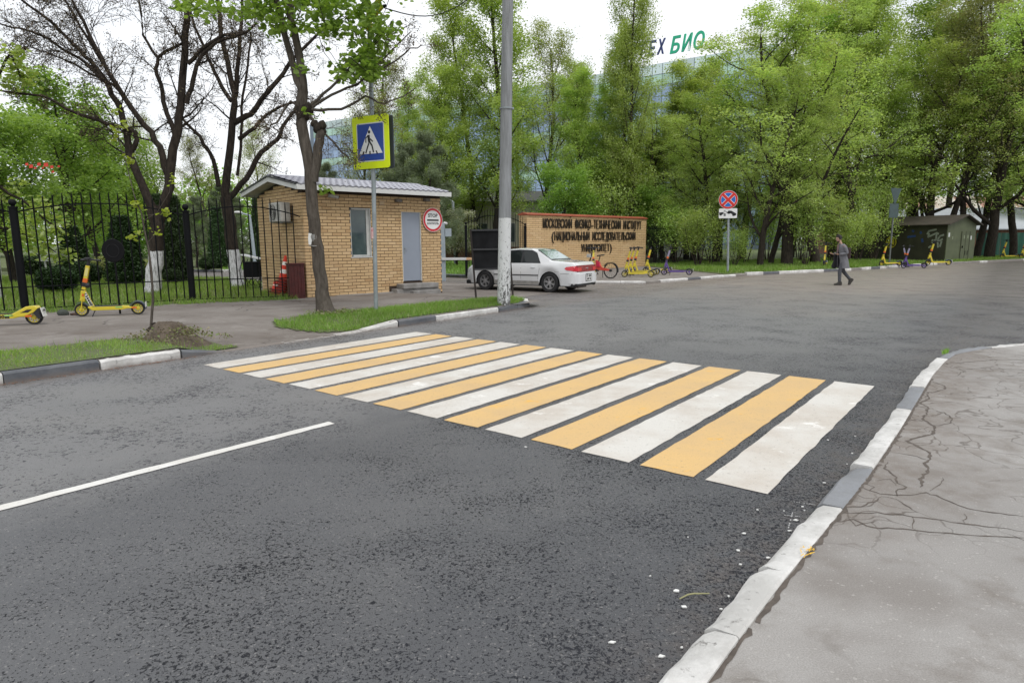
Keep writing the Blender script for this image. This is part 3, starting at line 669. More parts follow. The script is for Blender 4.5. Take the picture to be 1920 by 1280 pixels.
for k in range(11): m.box((-.143, -.26, -.2+k*.04), (.01, .22, .012))
m.build('vent_louvre', M('mid grey louvre', (.25, .25, .24), .6), ac)  # louvre slats in a darker grey than the casing
m = MB(); m.bar((-.12, -.3, -.275), (.21, -.3, -.275), .03, .03); m.bar((-.12, .3, -.275), (.21, .3, -.275), .03, .03); m.build('bracket', GALV, ac)

# round STOP sign on the booth
sx_, sz_ = BF.front(811.5, 412.3, .06)
RED = M('sign red', (.52, .02, .03), .4); SW = M('sign white', (.74, .74, .73), .4, var=.06, vs=9); SB = M('sign black', (.012, .012, .014), .4); SBLUE = M('sign blue', (.012, .055, .30), .4, var=.08)
ssn = thing('stop_control_sign', 'round red rimmed white stop sign on the right end of the booth wall', 'sign', BF.world(sx_, -.06, sz_), BF.rz)
m = MB(); m.lathe([(.0, 0), (.365, 0), (.365, .012), (0, .012)], (0, 0, 0), 'y', 40); m.build('plate', RED, ssn)
m = MB(); m.lathe([(.0, -.004), (.285, -.004), (.285, 0)], (0, 0, 0), 'y', 40); m.build('face', SW, ssn)
m = MB(); m.lathe([(.355, -.004), (.365, -.004), (.365, .0), (.355, .0)], (0, 0, 0), 'y', 40, closed=True); m.build('edge', SW, ssn)
m = MB(); m.box((0, -.006, -.01), (.43, .004, .05)); m.build('bar', SB, ssn)
text('lettering', 'STOP', .15, SB, ssn, (0, -.006, .125), (1, 0, 0), (0, 0, 1), .002, bold=.004)
text('lettering', 'КОНТРОЛЬ', .085, SB, ssn, (0, -.006, -.115), (1, 0, 0), (0, 0, 1), .002, width=.43, bold=.002)

# ------------------------------------------------------------------ institute name wall
WF = Frame((.74, 31.2), math.atan2(38.35-31.2, 7.92-.74)); WL = math.hypot(7.18, 7.15); WH = 2.84
nw = thing('name_wall', 'long tan brick entrance wall with red coping and dark metal lettering', 'wall', (WF.A[0], WF.A[1], 0), WF.rz)
m = MB(); m.box((WL/2, .25, WH/2-.1), (WL, .5, WH+.2)); m.build('core', MORTAR, nw)
fb = lay_bricks(0, WL, .04, lambda x: WH, [], .40, .088, .012); lb = lay_bricks(0, .5, .04, lambda x: WH, [], .24, .088, .012)
place_bricks(nw, [((0, 0, 0), (1, 0, 0), (0, -1, 0), fb, lambda b: b[0]+(9 if b[1] < 1.0 and b[0] < 3 else 0)), ((0, 0, 0), (0, 1, 0), (-1, 0, 0), lb, lambda b: .1)], 300, BRICK2, .01)
COPE = M('terracotta coping', (.33, .075, .035), .6, var=.25, vs=3)
m = MB(); m.prism([(-.08, 0), (.58, 0), (.58, .04), (.25, .13), (-.08, .04)], (-.05, 0, WH), (0, 1, 0), (0, 0, 1), (WL+.1, 0, 0)); m.build('coping', COPE, nw)
LET = M('dark metal letters', (.065, .055, .044), .4, .3, var=.6, vs=12)
def letter_row(body, px0, px1, pyt, pyb):
    x0, z1 = WF.front(px0, pyt[0], .1); x1, z2 = WF.front(px1, pyt[1], .1); _, z0 = WF.front(px0, pyb[0], .1); _, z3 = WF.front(px1, pyb[1], .1)
    zt, zb2 = (z1+z2)/2, (z0+z3)/2; h = zt-zb2; n = len(body); pitch = (x1-x0)/n
    for i, ch in enumerate(body):
        if ch == ' ': continue
        L = text('letter', ch, h*1.62, LET, nw, (x0+(i+.5)*pitch, -.05, (zt+zb2)/2), (1, 0, 0), (0, 0, 1), .03, bold=-.009)
        co = [v.co for v in L.data.vertices]
        if not co: continue
        w_ = max(c.x for c in co)-min(c.x for c in co)
        if w_ > 0:
            f_ = min(pitch*.80/w_, 1.1); xc = (max(c.x for c in co)+min(c.x for c in co))/2
            for v in L.data.vertices: v.co.x = (v.co.x-xc)*f_
letter_row('МОСКОВСКИЙ ФИЗИКО-ТЕХНИЧЕСКИЙ ИНСТИТУТ', 1019, 1204, (412, 417), (427, 431))
letter_row('(НАЦИОНАЛЬНЫЙ ИССЛЕДОВАТЕЛЬСКИЙ', 1035, 1193, (437, 437), (452, 450))
letter_row('УНИВЕРСИТЕТ)', 1091, 1149, (460, 459), (473, 471))

# ------------------------------------------------------------------ iron fences
def arch_fence(name, label, pts, spacing, top_end, top_mid, z_low, z_bot, pick=.022, post_r=.08, posts=None, z0=.13, spear=.2, post_h=2.42, sub=True):
    f = thing(name, label, 'fence', (pts[0][0], pts[0][1], z0)); o = np.array([pts[0][0], pts[0][1]])
    pm = MB(); h_ = 1.0; w = pick/2
    pm.add([(-w, -w, 0), (w, -w, 0), (w, w, 0), (-w, w, 0), (-w, -w, 1), (w, -w, 1), (w, w, 1), (-w, w, 1), (0, 0, 1.035)],
           [(0, 1, 5, 4), (1, 2, 6, 5), (2, 3, 7, 6), (3, 0, 4, 7), (4, 5, 8), (5, 6, 8), (6, 7, 8), (7, 4, 8)]); pmesh = pm.mesh('picket', BLACK)
    if post_r:
        q = MB(); q.lathe([(post_r, 0), (post_r, post_h-.13), (post_r*1.2, post_h-.13), (post_r*1.2, post_h-.10), (post_r*.5, post_h-.095), (post_r*.5, post_h-.08)], n=20); pomesh = q.mesh('post', BLACK, True)
        q = MB(); q.ball((0, 0, post_h-.01), post_r*.95, 16, 10); bmesh_ = q.mesh('finial', BLACK, True)
    for i, (a, b) in enumerate(zip(pts, pts[1:])):
        a = np.array(a)-o; b = np.array(b)-o; L = np.linalg.norm(b-a); d = (b-a)/L
        n = int(round(L/spacing))
        for k in range(1, n) if post_r else range(0, n+1):
            t = k/n; p = a+d*L*t; zt = top_end+(top_mid-top_end)*math.sin(math.pi*t)**.85+spear
            put('picket', pmesh, f, (p[0], p[1], z_bot), (0, 0, 0), (1, 1, (zt-z_bot)))
        arc = [(*(a+d*L*t), top_end+(top_mid-top_end)*math.sin(math.pi*t)**.85) for t in np.linspace(0, 1, 17)]
        r_ = MB()
        for p, q2 in zip(arc, arc[1:]): r_.bar(p, q2, .012, .028)
        r_.build('rail', BLACK, f)
        for z in (z_low, z_bot+.02):
            r_ = MB(); r_.bar((*a, z), (*b, z), .012, .025); r_.build('rail', BLACK, f)
    if post_r:
        for i, p in enumerate(pts):
            if posts and i not in posts: continue
            pp = np.array(p)-o; po = put('post', pomesh, f, (pp[0], pp[1], -.02)); put('finial', bmesh_, po)
    return f
arch_fence('iron_fence', 'tall black iron picket fence with arched rails and ball-topped posts left of the booth', [(-16.1, 9.75), (-13.46, 12.02), (-10.83, 14.26), (-8.2, 16.5), (-5.62, 17.42)], .178, 2.17, 2.42, .56, .05, posts=(0, 1, 2, 3))
arch_fence('iron_fence', 'short black iron fence with arched top between utility pole and lettered brick wall', [(-2.0, 28.7), (.66, 31.2)], .16, 2.25, 2.65, .56, .05, post_r=.06, posts=(0, 1), spear=.25, post_h=2.3)
arch_fence('iron_fence', 'long straight black picket fence running right from the lettered brick wall', [(8.0, 38.5), (10.15, 40.6), (12.3, 42.7), (14.5, 44.8)], .14, 2.15, 2.16, .80, .05, pick=.026, post_r=.06, posts=(1, 2, 3), spear=.12, post_h=2.2)

# ------------------------------------------------------------------ concrete pole, sign posts, notice board
pb = G(944.5, 571, .13); ptop = at(953, -75, pb[1])
def pole_mat(t, b, out):
    co = t.coord(); z = t.n('SeparateXYZ', {0: co}).outputs[2]
    edge = t.math('ADD', z, t.math('MULTIPLY', t.noise(9, 3, .6, co), .05))
    conc = t.mix(t.ramp(t.noise(2.2, 5, .65, t.coord(scale=(6, 6, .6))), [(.35, 0.), (.65, 1.)]), (.27, .28, .29), (.17, .175, .18))
    low = t.n('MapRange', {0: z, 1: 0., 2: 1.3, 3: .14, 4: 0.}).outputs[0]
    chip = t.ramp(t.math('ADD', t.noise(13, 5, .75, t.coord(scale=(1.6, 1.6, .8))), low), [(.60, 0.), (.64, 1.)])
    wht = t.mix(t.noise(3, 4, .6, co), (.62, .63, .62), (.50, .51, .51)); wht = t.mix(chip, wht, (.10, .10, .095))
    t.set(b.inputs['Base Color'], t.mix(t.ramp(edge, [(.0, 0.), (1., 0.)]), t.mix(t.math('GREATER_THAN', edge, 2.06), wht, conc), conc))
    b.inputs['Roughness'].default_value = .85; t.set(b.inputs['Normal'], t.bump(t.math('SUBTRACT', t.noise(40, 4, .7, co), chip), .4, .008))
up = thing('utility_pole', 'tall grey concrete utility pole with peeling white base on the grass island', 'pole', pb)
lean = np.array(ptop)-np.array(pb)
m = MB(); m.tube([(0, 0, -.1)]+[tuple(lean*t) for t in np.linspace(0.001, 1, 12)], np.concatenate([[.155], np.linspace(.155, .118, 12)]), 20); m.build('shaft', custom('painted concrete pole', pole_mat), up, True)
zs = (at(948, 204, pb[1])[2]-pb[2])/lean[2]
m = MB(); p = lean*zs; m.lathe([(.150, -.012), (.158, -.012), (.158, .012), (.150, .012)], tuple(p), 'z', 20, closed=True); m.box((p[0]+.16, p[1]-.03, p[2]), (.03, .03, .05)); m.build('strap', GALV, up)

sb = G(705, 583, .13); sy = sb[1]
cp = thing('crossing_sign', 'yellow bordered blue pedestrian crossing sign on a grey steel post', 'sign', sb)
tp = np.array(at(693.2, 56, sy))-np.array(sb); tt = np.array(at(691.5, 18, sy))-np.array(sb)
m = MB(); m.tube([(0, 0, -.05), tuple(tp*.5+np.array([.01, 0, 0])), tuple(tp)], .046, 14); m.build('post', GALV, cp, True)
YEL = M('yellow painted steel', (.62, .50, .02), .5, var=.15)
m = MB(); m.tube([tuple(tp-np.array([0, 0, .02])), tuple(tt)], .056, 14); br = np.array(at(717, -8, sy-.3))-np.array(sb); m.bar(tuple(tt-np.array([0, 0, .08])), tuple(br), .07, .07); bq = np.array(at(718, 12, sy-.3))-np.array(sb); m.bar(tuple(tt-np.array([0, 0, .25])), tuple(bq), .05, .05); m.build('bracket', YEL, cp)
m = MB(); m.tube([tuple(bq), tuple(bq+np.array([.07, 0, .01]))], .03, 8); m.build('lamp', BLACK, cp)
sc0 = np.array(at(694.8, 266.8, sy-.07))-np.array(sb); ra = R_(-28); sax = np.array([math.cos(ra), math.sin(ra), 0]); sn = np.array([sax[1], -sax[0], 0])  # sn faces the camera
if sn[1] > 0: sn = -sn
def rrect(w, h, r=.05, n=4):
    P = []
    for cx, cy, a0 in ((w/2-r, h/2-r, 0), (-w/2+r, h/2-r, 90), (-w/2+r, -h/2+r, 180), (w/2-r, -h/2+r, 270)):
        for k in range(n+1): a_ = R_(a0+90*k/n); P.append((cx+r*math.cos(a_), cy+r*math.sin(a_)))
    return P
YG = M('fluorescent yellow green sheet', (.66, .80, .0), .45, var=.05)
SWd, SHt = .965, 1.075
m = MB(); m.prism(rrect(SWd, SHt, .05), sc0, sax, (0, 0, 1), -sn*.02); board_ = m.build('panel', YG, cp)
m = MB(); m.prism(rrect(.735, .785, .035), sc0+sn*.003, sax, (0, 0, 1), -sn*.003); m.build('border', M('sign rim white', (.6, .62, .64), .4), cp)
m = MB(); m.prism(rrect(.69, .74, .025), sc0+sn*.006, sax, (0, 0, 1), -sn*.003); m.build('blue_field', SBLUE, cp)
m = MB(); m.prism([(-.31, -.235), (.315, -.235), (.0, .325)], sc0+sn*.009, sax, (0, 0, 1), -sn*.003); m.build('triangle', SW, cp)
fig = MB()
def limb2(pts, w):
    for (x0, y0), (x1, y1) in zip(pts, pts[1:]):
        d_ = np.array([x1-x0, y1-y0]); d_ /= np.linalg.norm(d_); n_ = np.array([-d_[1], d_[0]])*w/2; e_ = d_*w*.2
        P = [(x0-n_[0]-e_[0], y0-n_[1]-e_[1]), (x1-n_[0]+e_[0], y1-n_[1]+e_[1]), (x1+n_[0]+e_[0], y1+n_[1]+e_[1]), (x0+n_[0]-e_[0], y0+n_[1]-e_[1])]
        fig.prism(P, sc0+sn*.0115, sax, (0, 0, 1), -sn*.0025)
def pxs(x, y): return ((x-492)/9.14*.0142*1.03, (620-y)/9.14*.01170)
fig.prism([(pxs(478, 458)[0]+.033*math.cos(a_), pxs(478, 458)[1]+.033*math.sin(a_)) for a_ in np.linspace(0, 2*math.pi, 16, endpoint=False)], sc0+sn*.0115, sax, (0, 0, 1), -sn*.0025)
limb2([pxs(468, 515), pxs(470, 570), pxs(478, 620)], .062); limb2([pxs(458, 515), pxs(420, 550), pxs(418, 620)], .024); limb2([pxs(495, 570), pxs(532, 612)], .026)
limb2([pxs(484, 620), pxs(518, 672), pxs(540, 780)], .034); limb2([pxs(466, 640), pxs(442, 700), pxs(412, 788)], .032)
for x0, x1, s_ in ((355, 380, 10), (470, 492, 0), (585, 605, -10)): fig.prism([pxs(x0-s_, 815), pxs(x1-s_, 813), pxs(x1+s_, 760), pxs(x0+s_, 762)], sc0+sn*.0115, sax, (0, 0, 1), -sn*.0025)
fig.build('walking_figure', SB, cp)
m = MB(); m.prism(rrect(SWd, SHt, .05), sc0-sn*.15, sax, (0, 0, 1), -sn*.02); m.build('rear_panel', M('dark sign back', (.05, .06, .075), .5), cp)
m = MB(); m.bar(sc0-sn*.02+np.array([0, 0, .3]), sc0-sn*.15+np.array([0, 0, .3]), .04, .05); m.bar(sc0-sn*.02-np.array([0, 0, .3]), sc0-sn*.15-np.array([0, 0, .3]), .04, .05); m.build('clamp', GALV, cp)
stz = np.array(at(699, 437, sy))-np.array(sb)
m = MB(); m.lathe([(.048, -.12), (.048, .12)], (stz[0], stz[1], stz[2]), 'z', 16); st = m.build('sticker', M('torn paper sticker', (.62, .55, .50), .7, col2=(.45, .12, .15), vs=14), cp)
# cable from the bracket over the street
ca = np.array(at(720, 15, sy-.3)); cb = np.array(at(905, -22, 15.7)); m = MB()
pts_ = [tuple(ca+(cb-ca)*t-np.array([0, 0, .35*math.sin(math.pi*t)])) for t in np.linspace(0, 1, 14)]
o = m.tube(pts_, .011, 6).build('overhead_cable', BLACK); tag(o, 'thin black sagging cable between the crossing sign bracket and utility pole', 'cable')

nbp = G(893, 560, .10); nb = thing('notice_board', 'black notice board seen from behind, tilted beside the concrete pole', 'board', nbp)
tl_ = np.array(at(882, 430, nbp[1]))-np.array(nbp); up_ = tl_/np.linalg.norm(tl_)
ax_ = np.array([.97, .1, .01]); ax_ /= np.linalg.norm(ax_); Hb = tl_[2]; wB = 1.0; zb1 = (np.array(at(889, 505, nbp[1]))-np.array(nbp))[2]
m = MB(); m.bar((0, 0, -.05), tuple(up_*Hb*1.005), .05, .05); m.build('leg', M('rusty brown black steel', (.03, .022, .018), .7, var=.5), nb)
m = MB(); m.bar(tuple(ax_*wB+np.array([0, 0, -.05])), tuple(ax_*wB+up_*Hb), .05, .05); m.build('leg', M('rusty brown black steel', (.03, .022, .018), .7), nb)
BB = M('black sheet back', (.007, .007, .008), .6, col2=(.016, .016, .018), vs=3, spec=.15)
m = MB(); m.prism([(.02, zb1), (wB-.02, zb1), (wB-.02, Hb), (.02, Hb)], (0, .02, 0), ax_, up_, (0, .02, 0)); m.build('back_panel', BB, nb)
for z in (zb1, (zb1+Hb)/2, Hb-.02):
    m = MB(); m.bar(tuple(up_*z), tuple(ax_*wB+up_*z), .05, .045); m.build('cross_bar', M('black frame edge', (.035, .035, .038), .4), nb)

# no stopping sign with tow-away plate
nb_ = G(1364.5, 511, .14); nd = nb_[1]
ns = thing('no_stopping_sign', 'round red and blue no stopping sign above a white tow-away plate', 'sign', nb_)
m = MB(); m.tube([(0, 0, -.05), tuple(np.array(at(1366.5, 362, nd))-np.array(nb_))], .05, 12); m.build('post', GALV, ns, True)
c_ = np.array(at(1365.5, 374.5, nd-.08))-np.array(nb_); ra2 = R_(-22); sa2 = np.array([math.cos(ra2), math.sin(ra2), 0]); sn2 = np.array([sa2[1], -sa2[0], 0]); sn2 = -sn2 if sn2[1] > 0 else sn2
def disc(r, n=32, x=0, y=0): return [(x+r*math.cos(a), y+r*math.sin(a)) for a in np.linspace(0, 2*math.pi, n, endpoint=False)]
RD = .41
m = MB(); m.prism(disc(RD), c_, sa2, (0, 0, 1), -sn2*.02); m.build('plate', M('sign rim white', (.6, .62, .64), .4), ns)
RED2 = M('sign bright red', (.60, .025, .02), .4)
m = MB(); m.prism(disc(RD*.965), c_+sn2*.004, sa2, (0, 0, 1), -sn2*.003); m.build('red_ring', RED2, ns)
m = MB(); m.prism(disc(RD*.77), c_+sn2*.008, sa2, (0, 0, 1), -sn2*.003); m.build('white_ring', SW, ns)
m = MB(); m.prism(disc(RD*.74), c_+sn2*.012, sa2, (0, 0, 1), -sn2*.003); m.build('blue_field', M('sign mid blue', (.02, .13, .48), .4), ns)
for w_, mt, q in ((.155, SW, .016), (.115, RED2, .020)):
    for a_ in (45, -45):
        m = MB(); c2, s2 = math.cos(R_(a_)), math.sin(R_(a_)); L_ = RD*.77
        P = [(x*c2-y*s2, x*s2+y*c2) for x, y in ((-L_, -w_/2), (L_, -w_/2), (L_, w_/2), (-L_, w_/2))]
        m.prism(P, c_+sn2*(q+(.001 if a_ > 0 else 0)), sa2, (0, 0, 1), -sn2*.003); m.build('cross_stroke', mt, ns)
c3 = np.array(at(1365, 400, nd-.08))-np.array(nb_)
m = MB(); m.prism(rrect(.78, .43, .03), c3, sa2, (0, 0, 1), -sn2*.012); m.build('lower_plate', SW, ns)
m = MB()
def pg(P): m.prism([(x*.78, y*.43) for x, y in P], c3+sn2*.004, sa2, (0, 0, 1), -sn2*.003)
pg([(-.48, -.12), (-.30, -.12), (-.24, .02), (-.30, .14), (-.40, .10), (-.48, .12)]); pg([(-.24, -.10), (-.10, -.10), (-.10, -.04), (-.22, -.02), (-.20, .28), (-.23, .28)]); pg([(-.2, .28), (-.02, -.02), (.0, .02), (-.19, .32)])
pg([(-.05, .10), (.02, .28), (.18, .26), (.36, .06), (.46, -.04), (.44, -.22), (.30, -.20), (.16, -.02), (.02, .04)]); pg([(x, y) for x, y in disc(.09, 10, .32, -.2)]); pg([(x, y) for x, y in disc(.08, 10, .05, .02)]); pg(disc(.07, 10, -.18, -.2)); pg(disc(.07, 10, -.4, -.15))
m.build('tow_symbol', SB, ns)

# the backs of two signs on one post by the shed
gb = G(1667, 497, .14); gd = gb[1]
gs = thing('give_way_sign', 'grey backs of a triangular and a square sign on one post by the olive shed', 'sign', gb)
m = MB(); m.tube([(0, 0, -.05), tuple(np.array(at(1679, 352, gd))-np.array(gb))], .045, 8); m.build('post', M('dull grey post', (.13, .14, .135), .6), gs)
BKM = M('dull sign back', (.055, .085, .085), .6, var=.2)
c_ = np.array(at(1679, 366, gd-.06))-np.array(gb); m = MB(); m.prism([(-.43, .38), (.43, .38), (.05, -.46), (-.05, -.46)], c_, (.93, .36, 0), (0, 0, 1), (.006, -.02, 0)); m.build('triangular_plate', BKM, gs)
c_ = np.array(at(1675.5, 395, gd-.06))-np.array(gb); m = MB(); m.prism([(-.35, .39), (.35, .39), (.35, -.39), (-.35, -.39)], c_, (.93, .36, 0), (0, 0, 1), (.006, -.02, 0)); m.build('square_plate', BKM, gs)

# ------------------------------------------------------------------ barrier behind the booth, lamps
bpx = G(832.5, 527, .0); ba = thing('barrier', 'white lifting barrier pole on a pale blue post behind the booth', 'barrier', bpx)
PB = M('pale blue grey paint', (.33, .38, .42), .5, var=.15)
hz = at(832.5, 418, bpx[1])[2]
m = MB(); m.box((0, 0, hz/2), (.16, .16, hz)); m.build('post', PB, ba, bevel=.01)
m = MB(); m.box((.22, 0, at(840, 436, bpx[1])[2]), (.24, .2, .32)); m.build('control_box', PB, ba)
m = MB(); m.tube([(.05, 0, hz), (.18, -.04, hz-.03)], .05, 8); m.build('camera', WHITEM, ba)
zz = at(858, 485, bpx[1])[2]
for k in range(9):
    m = MB(); m.box((-.1+.35*k+.175, -.12, zz), (.348, .05, .1)); m.build('arm_section', WHITEM if k != 3 else M('faded orange band', (.55, .35, .2), .6), ba)
m = MB(); m.box((2.95, -.12, zz/2), (.07, .07, zz)); m.build('rest_post', PB, ba)
lp = G(854, 497, .14); lt = thing('lamp_post', 'thin grey steel post behind the barrier with a side arm', 'lamp post', lp)
z1 = at(851, 378, lp[1])[2]-.14; m = MB(); m.tube([(0, 0, 0), (-.05, 0, z1*.5), (-.08, 0, z1)], .085, 8); m.build('post', GALV, lt, True)
m = MB(); q = np.array(at(824, 363, lp[1]))-np.array(lp); m.tube([(-.08, 0, z1), tuple(q)], .035, 6); m.build('arm', GALV, lt)
# curved pale park lamp behind the white-based tree
cl = (at(478, 500, 31.)[0], 31., .14); pl_ = thing('park_lamp', 'pale blue park lamp post with a bent arm right of the second whitewashed trunk', 'lamp post', cl)
m = MB(); A_ = [at(479, 500, 31.), at(472, 435, 31.), at(468.5, 404, 31.), at(446, 398, 31.)]; m.tube([tuple(np.array(p)-np.array(cl)) for p in A_], [.09, .07, .05, .04], 8); m.build('post', PB, pl_)
m = MB(); m.ball(tuple(np.array(A_[-1])-np.array(cl)), (.22, .1, .06), 10, 6); m.build('lamp_head', WHITEM, pl_)

# ------------------------------------------------------------------ bin, cones, iron box, rock and disc on the fence
bp_ = G(476, 541, .15); bi = thing('litter_bin', 'black wrought iron litter bin with slanted white lid behind the fence', 'bin', bp_)
m = MB(); m.box((0, 0, .62), (.46, .36, .5)); m.build('bucket', BLACK, bi, bevel=.01)
m = MB(); m.box((.02, 0, 1.02), (.62, .46, .03), M4=Matrix.Rotation(R_(14), 4, 'Y')); m.build('lid', WHITEM, bi)
for sx in (-.26, .26):
    for yy in (-.19, .19):
        m = MB(); sp = [(sx+math.copysign(.09, sx)*math.sin(t*3.6)*(.4+t), yy, .05+.9*t) for t in np.linspace(0, 1, 12)]; m.tube(sp, .013, 5); m.tube([(sx*(.55)+.06*math.cos(a), yy, .2+.09*math.sin(a)) for a in np.linspace(0, 5.2, 12)], .012, 5); m.build('scroll', BLACK, bi)
m = MB(); m.bar((-.3, -.19, .03), (.3, -.19, .03), .03, .03); m.bar((-.3, .19, .03), (.3, .19, .03), .03, .03); m.build('foot', BLACK, bi)
CR = M('cone orange red', (.62, .045, .018), .5, var=.15, vs=10); CW = M('cone white band', (.7, .68, .64), .5)
def cone(loc, tilt, label, top=True, s=1.0):
    c = thing('traffic_cone', label, 'traffic cone', loc, 0, 'stacked traffic cones beside the booth'); c.rotation_euler = tilt
    m = MB(); m.prism(rrect(.36*s, .36*s, .03), (0, 0, 0), (1, 0, 0), (0, 1, 0), (0, 0, .03)); m.build('base', M('cone base dark', (.12, .02, .015), .6), c)
    h = .72*s; f_ = lambda z: (.135-.105*z/h)*s
    if top: segs = ((.03, .18, CR), (.18, .30, CW), (.30, .42, CR), (.42, .52, CW), (.52, .70, CR))
    else: segs = ((.03, .14, CR), (.14, .17, CW), (.17, .26, CR))
    for a, b, mt in segs:
        m = MB(); m.lathe([(f_(a*s), a*s), (f_(b*s), b*s)], n=16); m.build('band', mt, c, True)
    return c
_y, _ = BF.side(528, 550, -.34); cx, cy, _ = BF.world(-.34, _y, 0)
for k in range(7):
    cone((cx+.012*k, cy, .14+k*.078), (0, R_(4+k*.8), 0), 'orange traffic cone with white bands, topmost of the stack by the booth' if k == 6 else 'orange traffic cone nested %s from the top of the stack beside the brick booth' % ('seventh', 'sixth', 'fifth', 'fourth', 'third', 'second', '')[k], k == 6, .95)
for k in range(3): cone((cx-.30+.02*k, cy+.30, .14+k*.075), (0, R_(9), R_(10)), 'faded orange cone, %s of the low pile left of the tall cone stack' % ('lowest', 'middle one', 'top one')[k], False, .9)
_y2, _ = BF.side(556, 550, -.27); ib = BF.world(-.27, _y2, 0); bx = thing('iron_locker', 'dark red ribbed metal box standing between booth corner and traffic cones', 'box', (ib[0], ib[1], .13), R_(30))
DR = M('dark red painted steel', (.085, .014, .012), .5, var=.35, vs=5)
m = MB(); m.box((0, 0, .46), (.40, .36, .92)); m.build('body', DR, bx, bevel=.008)
for xx in (-.13, -.045, .04, .125):
    m = MB(); m.box((xx, -.188, .47), (.035, .018, .84)); m.build('rib', DR, bx, bevel=.004)
m = MB(); m.box((0, -.01, .93), (.44, .42, .03)); m.build('lid', DR, bx)
rk = G(112, 592, .13); m = MB(); m.ball((0, 0, .04), (.12, .09, .085), 14, 9)
for v in m.v:
    for q in v: q *= 1+.18*mnoise.noise(Vector(q)*9)
o = m.build('rock', M('dull green grey stone', (.06, .07, .06), .9, var=.4, vs=8, bump=.6), None, True, loc=(rk[0], rk[1]+.12, .13)); tag(o, 'dull grey green stone lying at the foot of the iron fence', 'rock')
m = MB(); m.ball((0, 0, .02), (.12, .07, .04), 12, 7)
for v in m.v:
    for q in v: q *= 1+.4*mnoise.noise(Vector(q)*11)
o = m.build('leaf_heap', M('dead leaf brown', (.07, .04, .028), .9, var=.5, vs=20, bump=.8), None, False, loc=(rk[0]+.28, rk[1]+.1, .13)); tag(o, 'small heap of dead brown leaves right of the fence stone', 'leaf litter')
# ------------------------------------------------------------------ background buildings
# office tower of blue and green glass behind the trees
TA = np.array([38., 97.]); TB = np.array([-48., 159.5]); tL = np.linalg.norm(TB-TA); td = (TB-TA)/tL; tz = math.atan2(td[1], td[0])
tn = np.array([-td[1], td[0]]);  tn = -tn if tn[1] > 0 else tn        # faces the camera
tw_ = thing('office_tower', 'large curtain-walled office tower of blue and green glass behind the tall trees', 'building', (TA[0], TA[1], 0))
def T3(s, z, off=0.): p = td*s+tn*off; return (p[0], p[1], z)
TH = 29.2
m = MB(); bk = -tn*18
m.add([T3(0, 0), T3(tL, 0), T3(tL, TH), T3(0, TH)]+[(p[0]+bk[0], p[1]+bk[1], p[2]) for p in (T3(0, 0), T3(tL, 0), T3(tL, TH), T3(0, TH))], [(0, 1, 2, 3), (4, 5, 6, 7), (0, 1, 5, 4), (1, 2, 6, 5), (2, 3, 7, 6), (3, 0, 4, 7)])
m.build('wall', M('tower joints grey', (.16, .20, .26), .5), tw_)
def glass(name, c):
    def fn(t, b, out):
        r = t.math('FRACT', t.math('ADD', t.n('ObjectInfo').outputs['Random'], t.n('NewGeometry').outputs['Random Per Island']))
        t.set(b.inputs['Base Color'], t.mix(r, tuple(x*.8 for x in c), tuple(min(1, x*1.2) for x in c))); b.inputs['Roughness'].default_value = .12; b.inputs['Metallic'].default_value = .35
    return custom(name, fn)
GLB = glass('blue tower glass', (.27, .36, .52)); GLG = glass('green tower glass', (.36, .52, .44)); GLT = glass('pale teal tower glass', (.52, .62, .62))
pw, ph = 1.72, 1.66; cols_ = int(tL/pw); rws = int(TH/ph); pan = {}
for mt in (GLB, GLG, GLT):
    q = MB(); q.add([(0, 0, 0), (1, 0, 0), (1, 0, 1), (0, 0, 1), (0, -.05, 0), (1, -.05, 0), (1, -.05, 1), (0, -.05, 1)], [(4, 5, 6, 7), (0, 1, 5, 4), (1, 2, 6, 5), (2, 3, 7, 6), (3, 0, 4, 7)]); pan[mt.name] = q.mesh('pane', mt)
pat = [GLT, GLG, GLB, GLB, GLB, GLG, GLB, GLB, GLB, GLG, GLB, GLB, GLB, GLG, GLB, GLB, GLB, GLG]
rest = {GLB: MB(), GLG: MB(), GLT: MB()}; cnt = 0
for r in range(rws):
    z = TH-(r+1)*ph; mt = pat[r]
    for c in range(cols_):
        near_ = c < 46 and r < 7 and cnt < 298
        w_ = pw-.10; h_ = ph-.10
        if near_ and c > 2:
            cnt += 1; ob = put('pane', pan[mt.name], tw_, T3(c*pw+.05, z+.05, .02)); ob.rotation_euler = (0, 0, math.atan2(td[1], td[0])+math.pi); ob.location = T3(c*pw+.05+w_, z+.05, .03); ob.scale = (w_, 1, h_)
        else:
            j = [random.uniform(-.01, .01) for _ in range(4)]
            rest[mt].add([T3(c*pw+.05, z+.05, .08+j[0]), T3(c*pw+pw-.05, z+.05, .08+j[1]), T3(c*pw+pw-.05, z+ph-.05, .08+j[2]), T3(c*pw+.05, z+ph-.05, .08+j[3])], [(0, 1, 2, 3)])
for mt, q in rest.items():
    if q.n: o = q.build('glazing', mt, tw_); o['kind'] = 'stuff'
def facade_s(px, py=88):                                                    # where the ray through px meets the facade line
    X = at(px, py, 1.)[0]
    # TA + td*s : x = X*y
    return (X*TA[1]-TA[0])/(td[0]-X*td[1])
NAVY = M('navy roof letters', (.03, .045, .16), .5); GRN = M('green roof letters', (.02, .42, .24), .5)
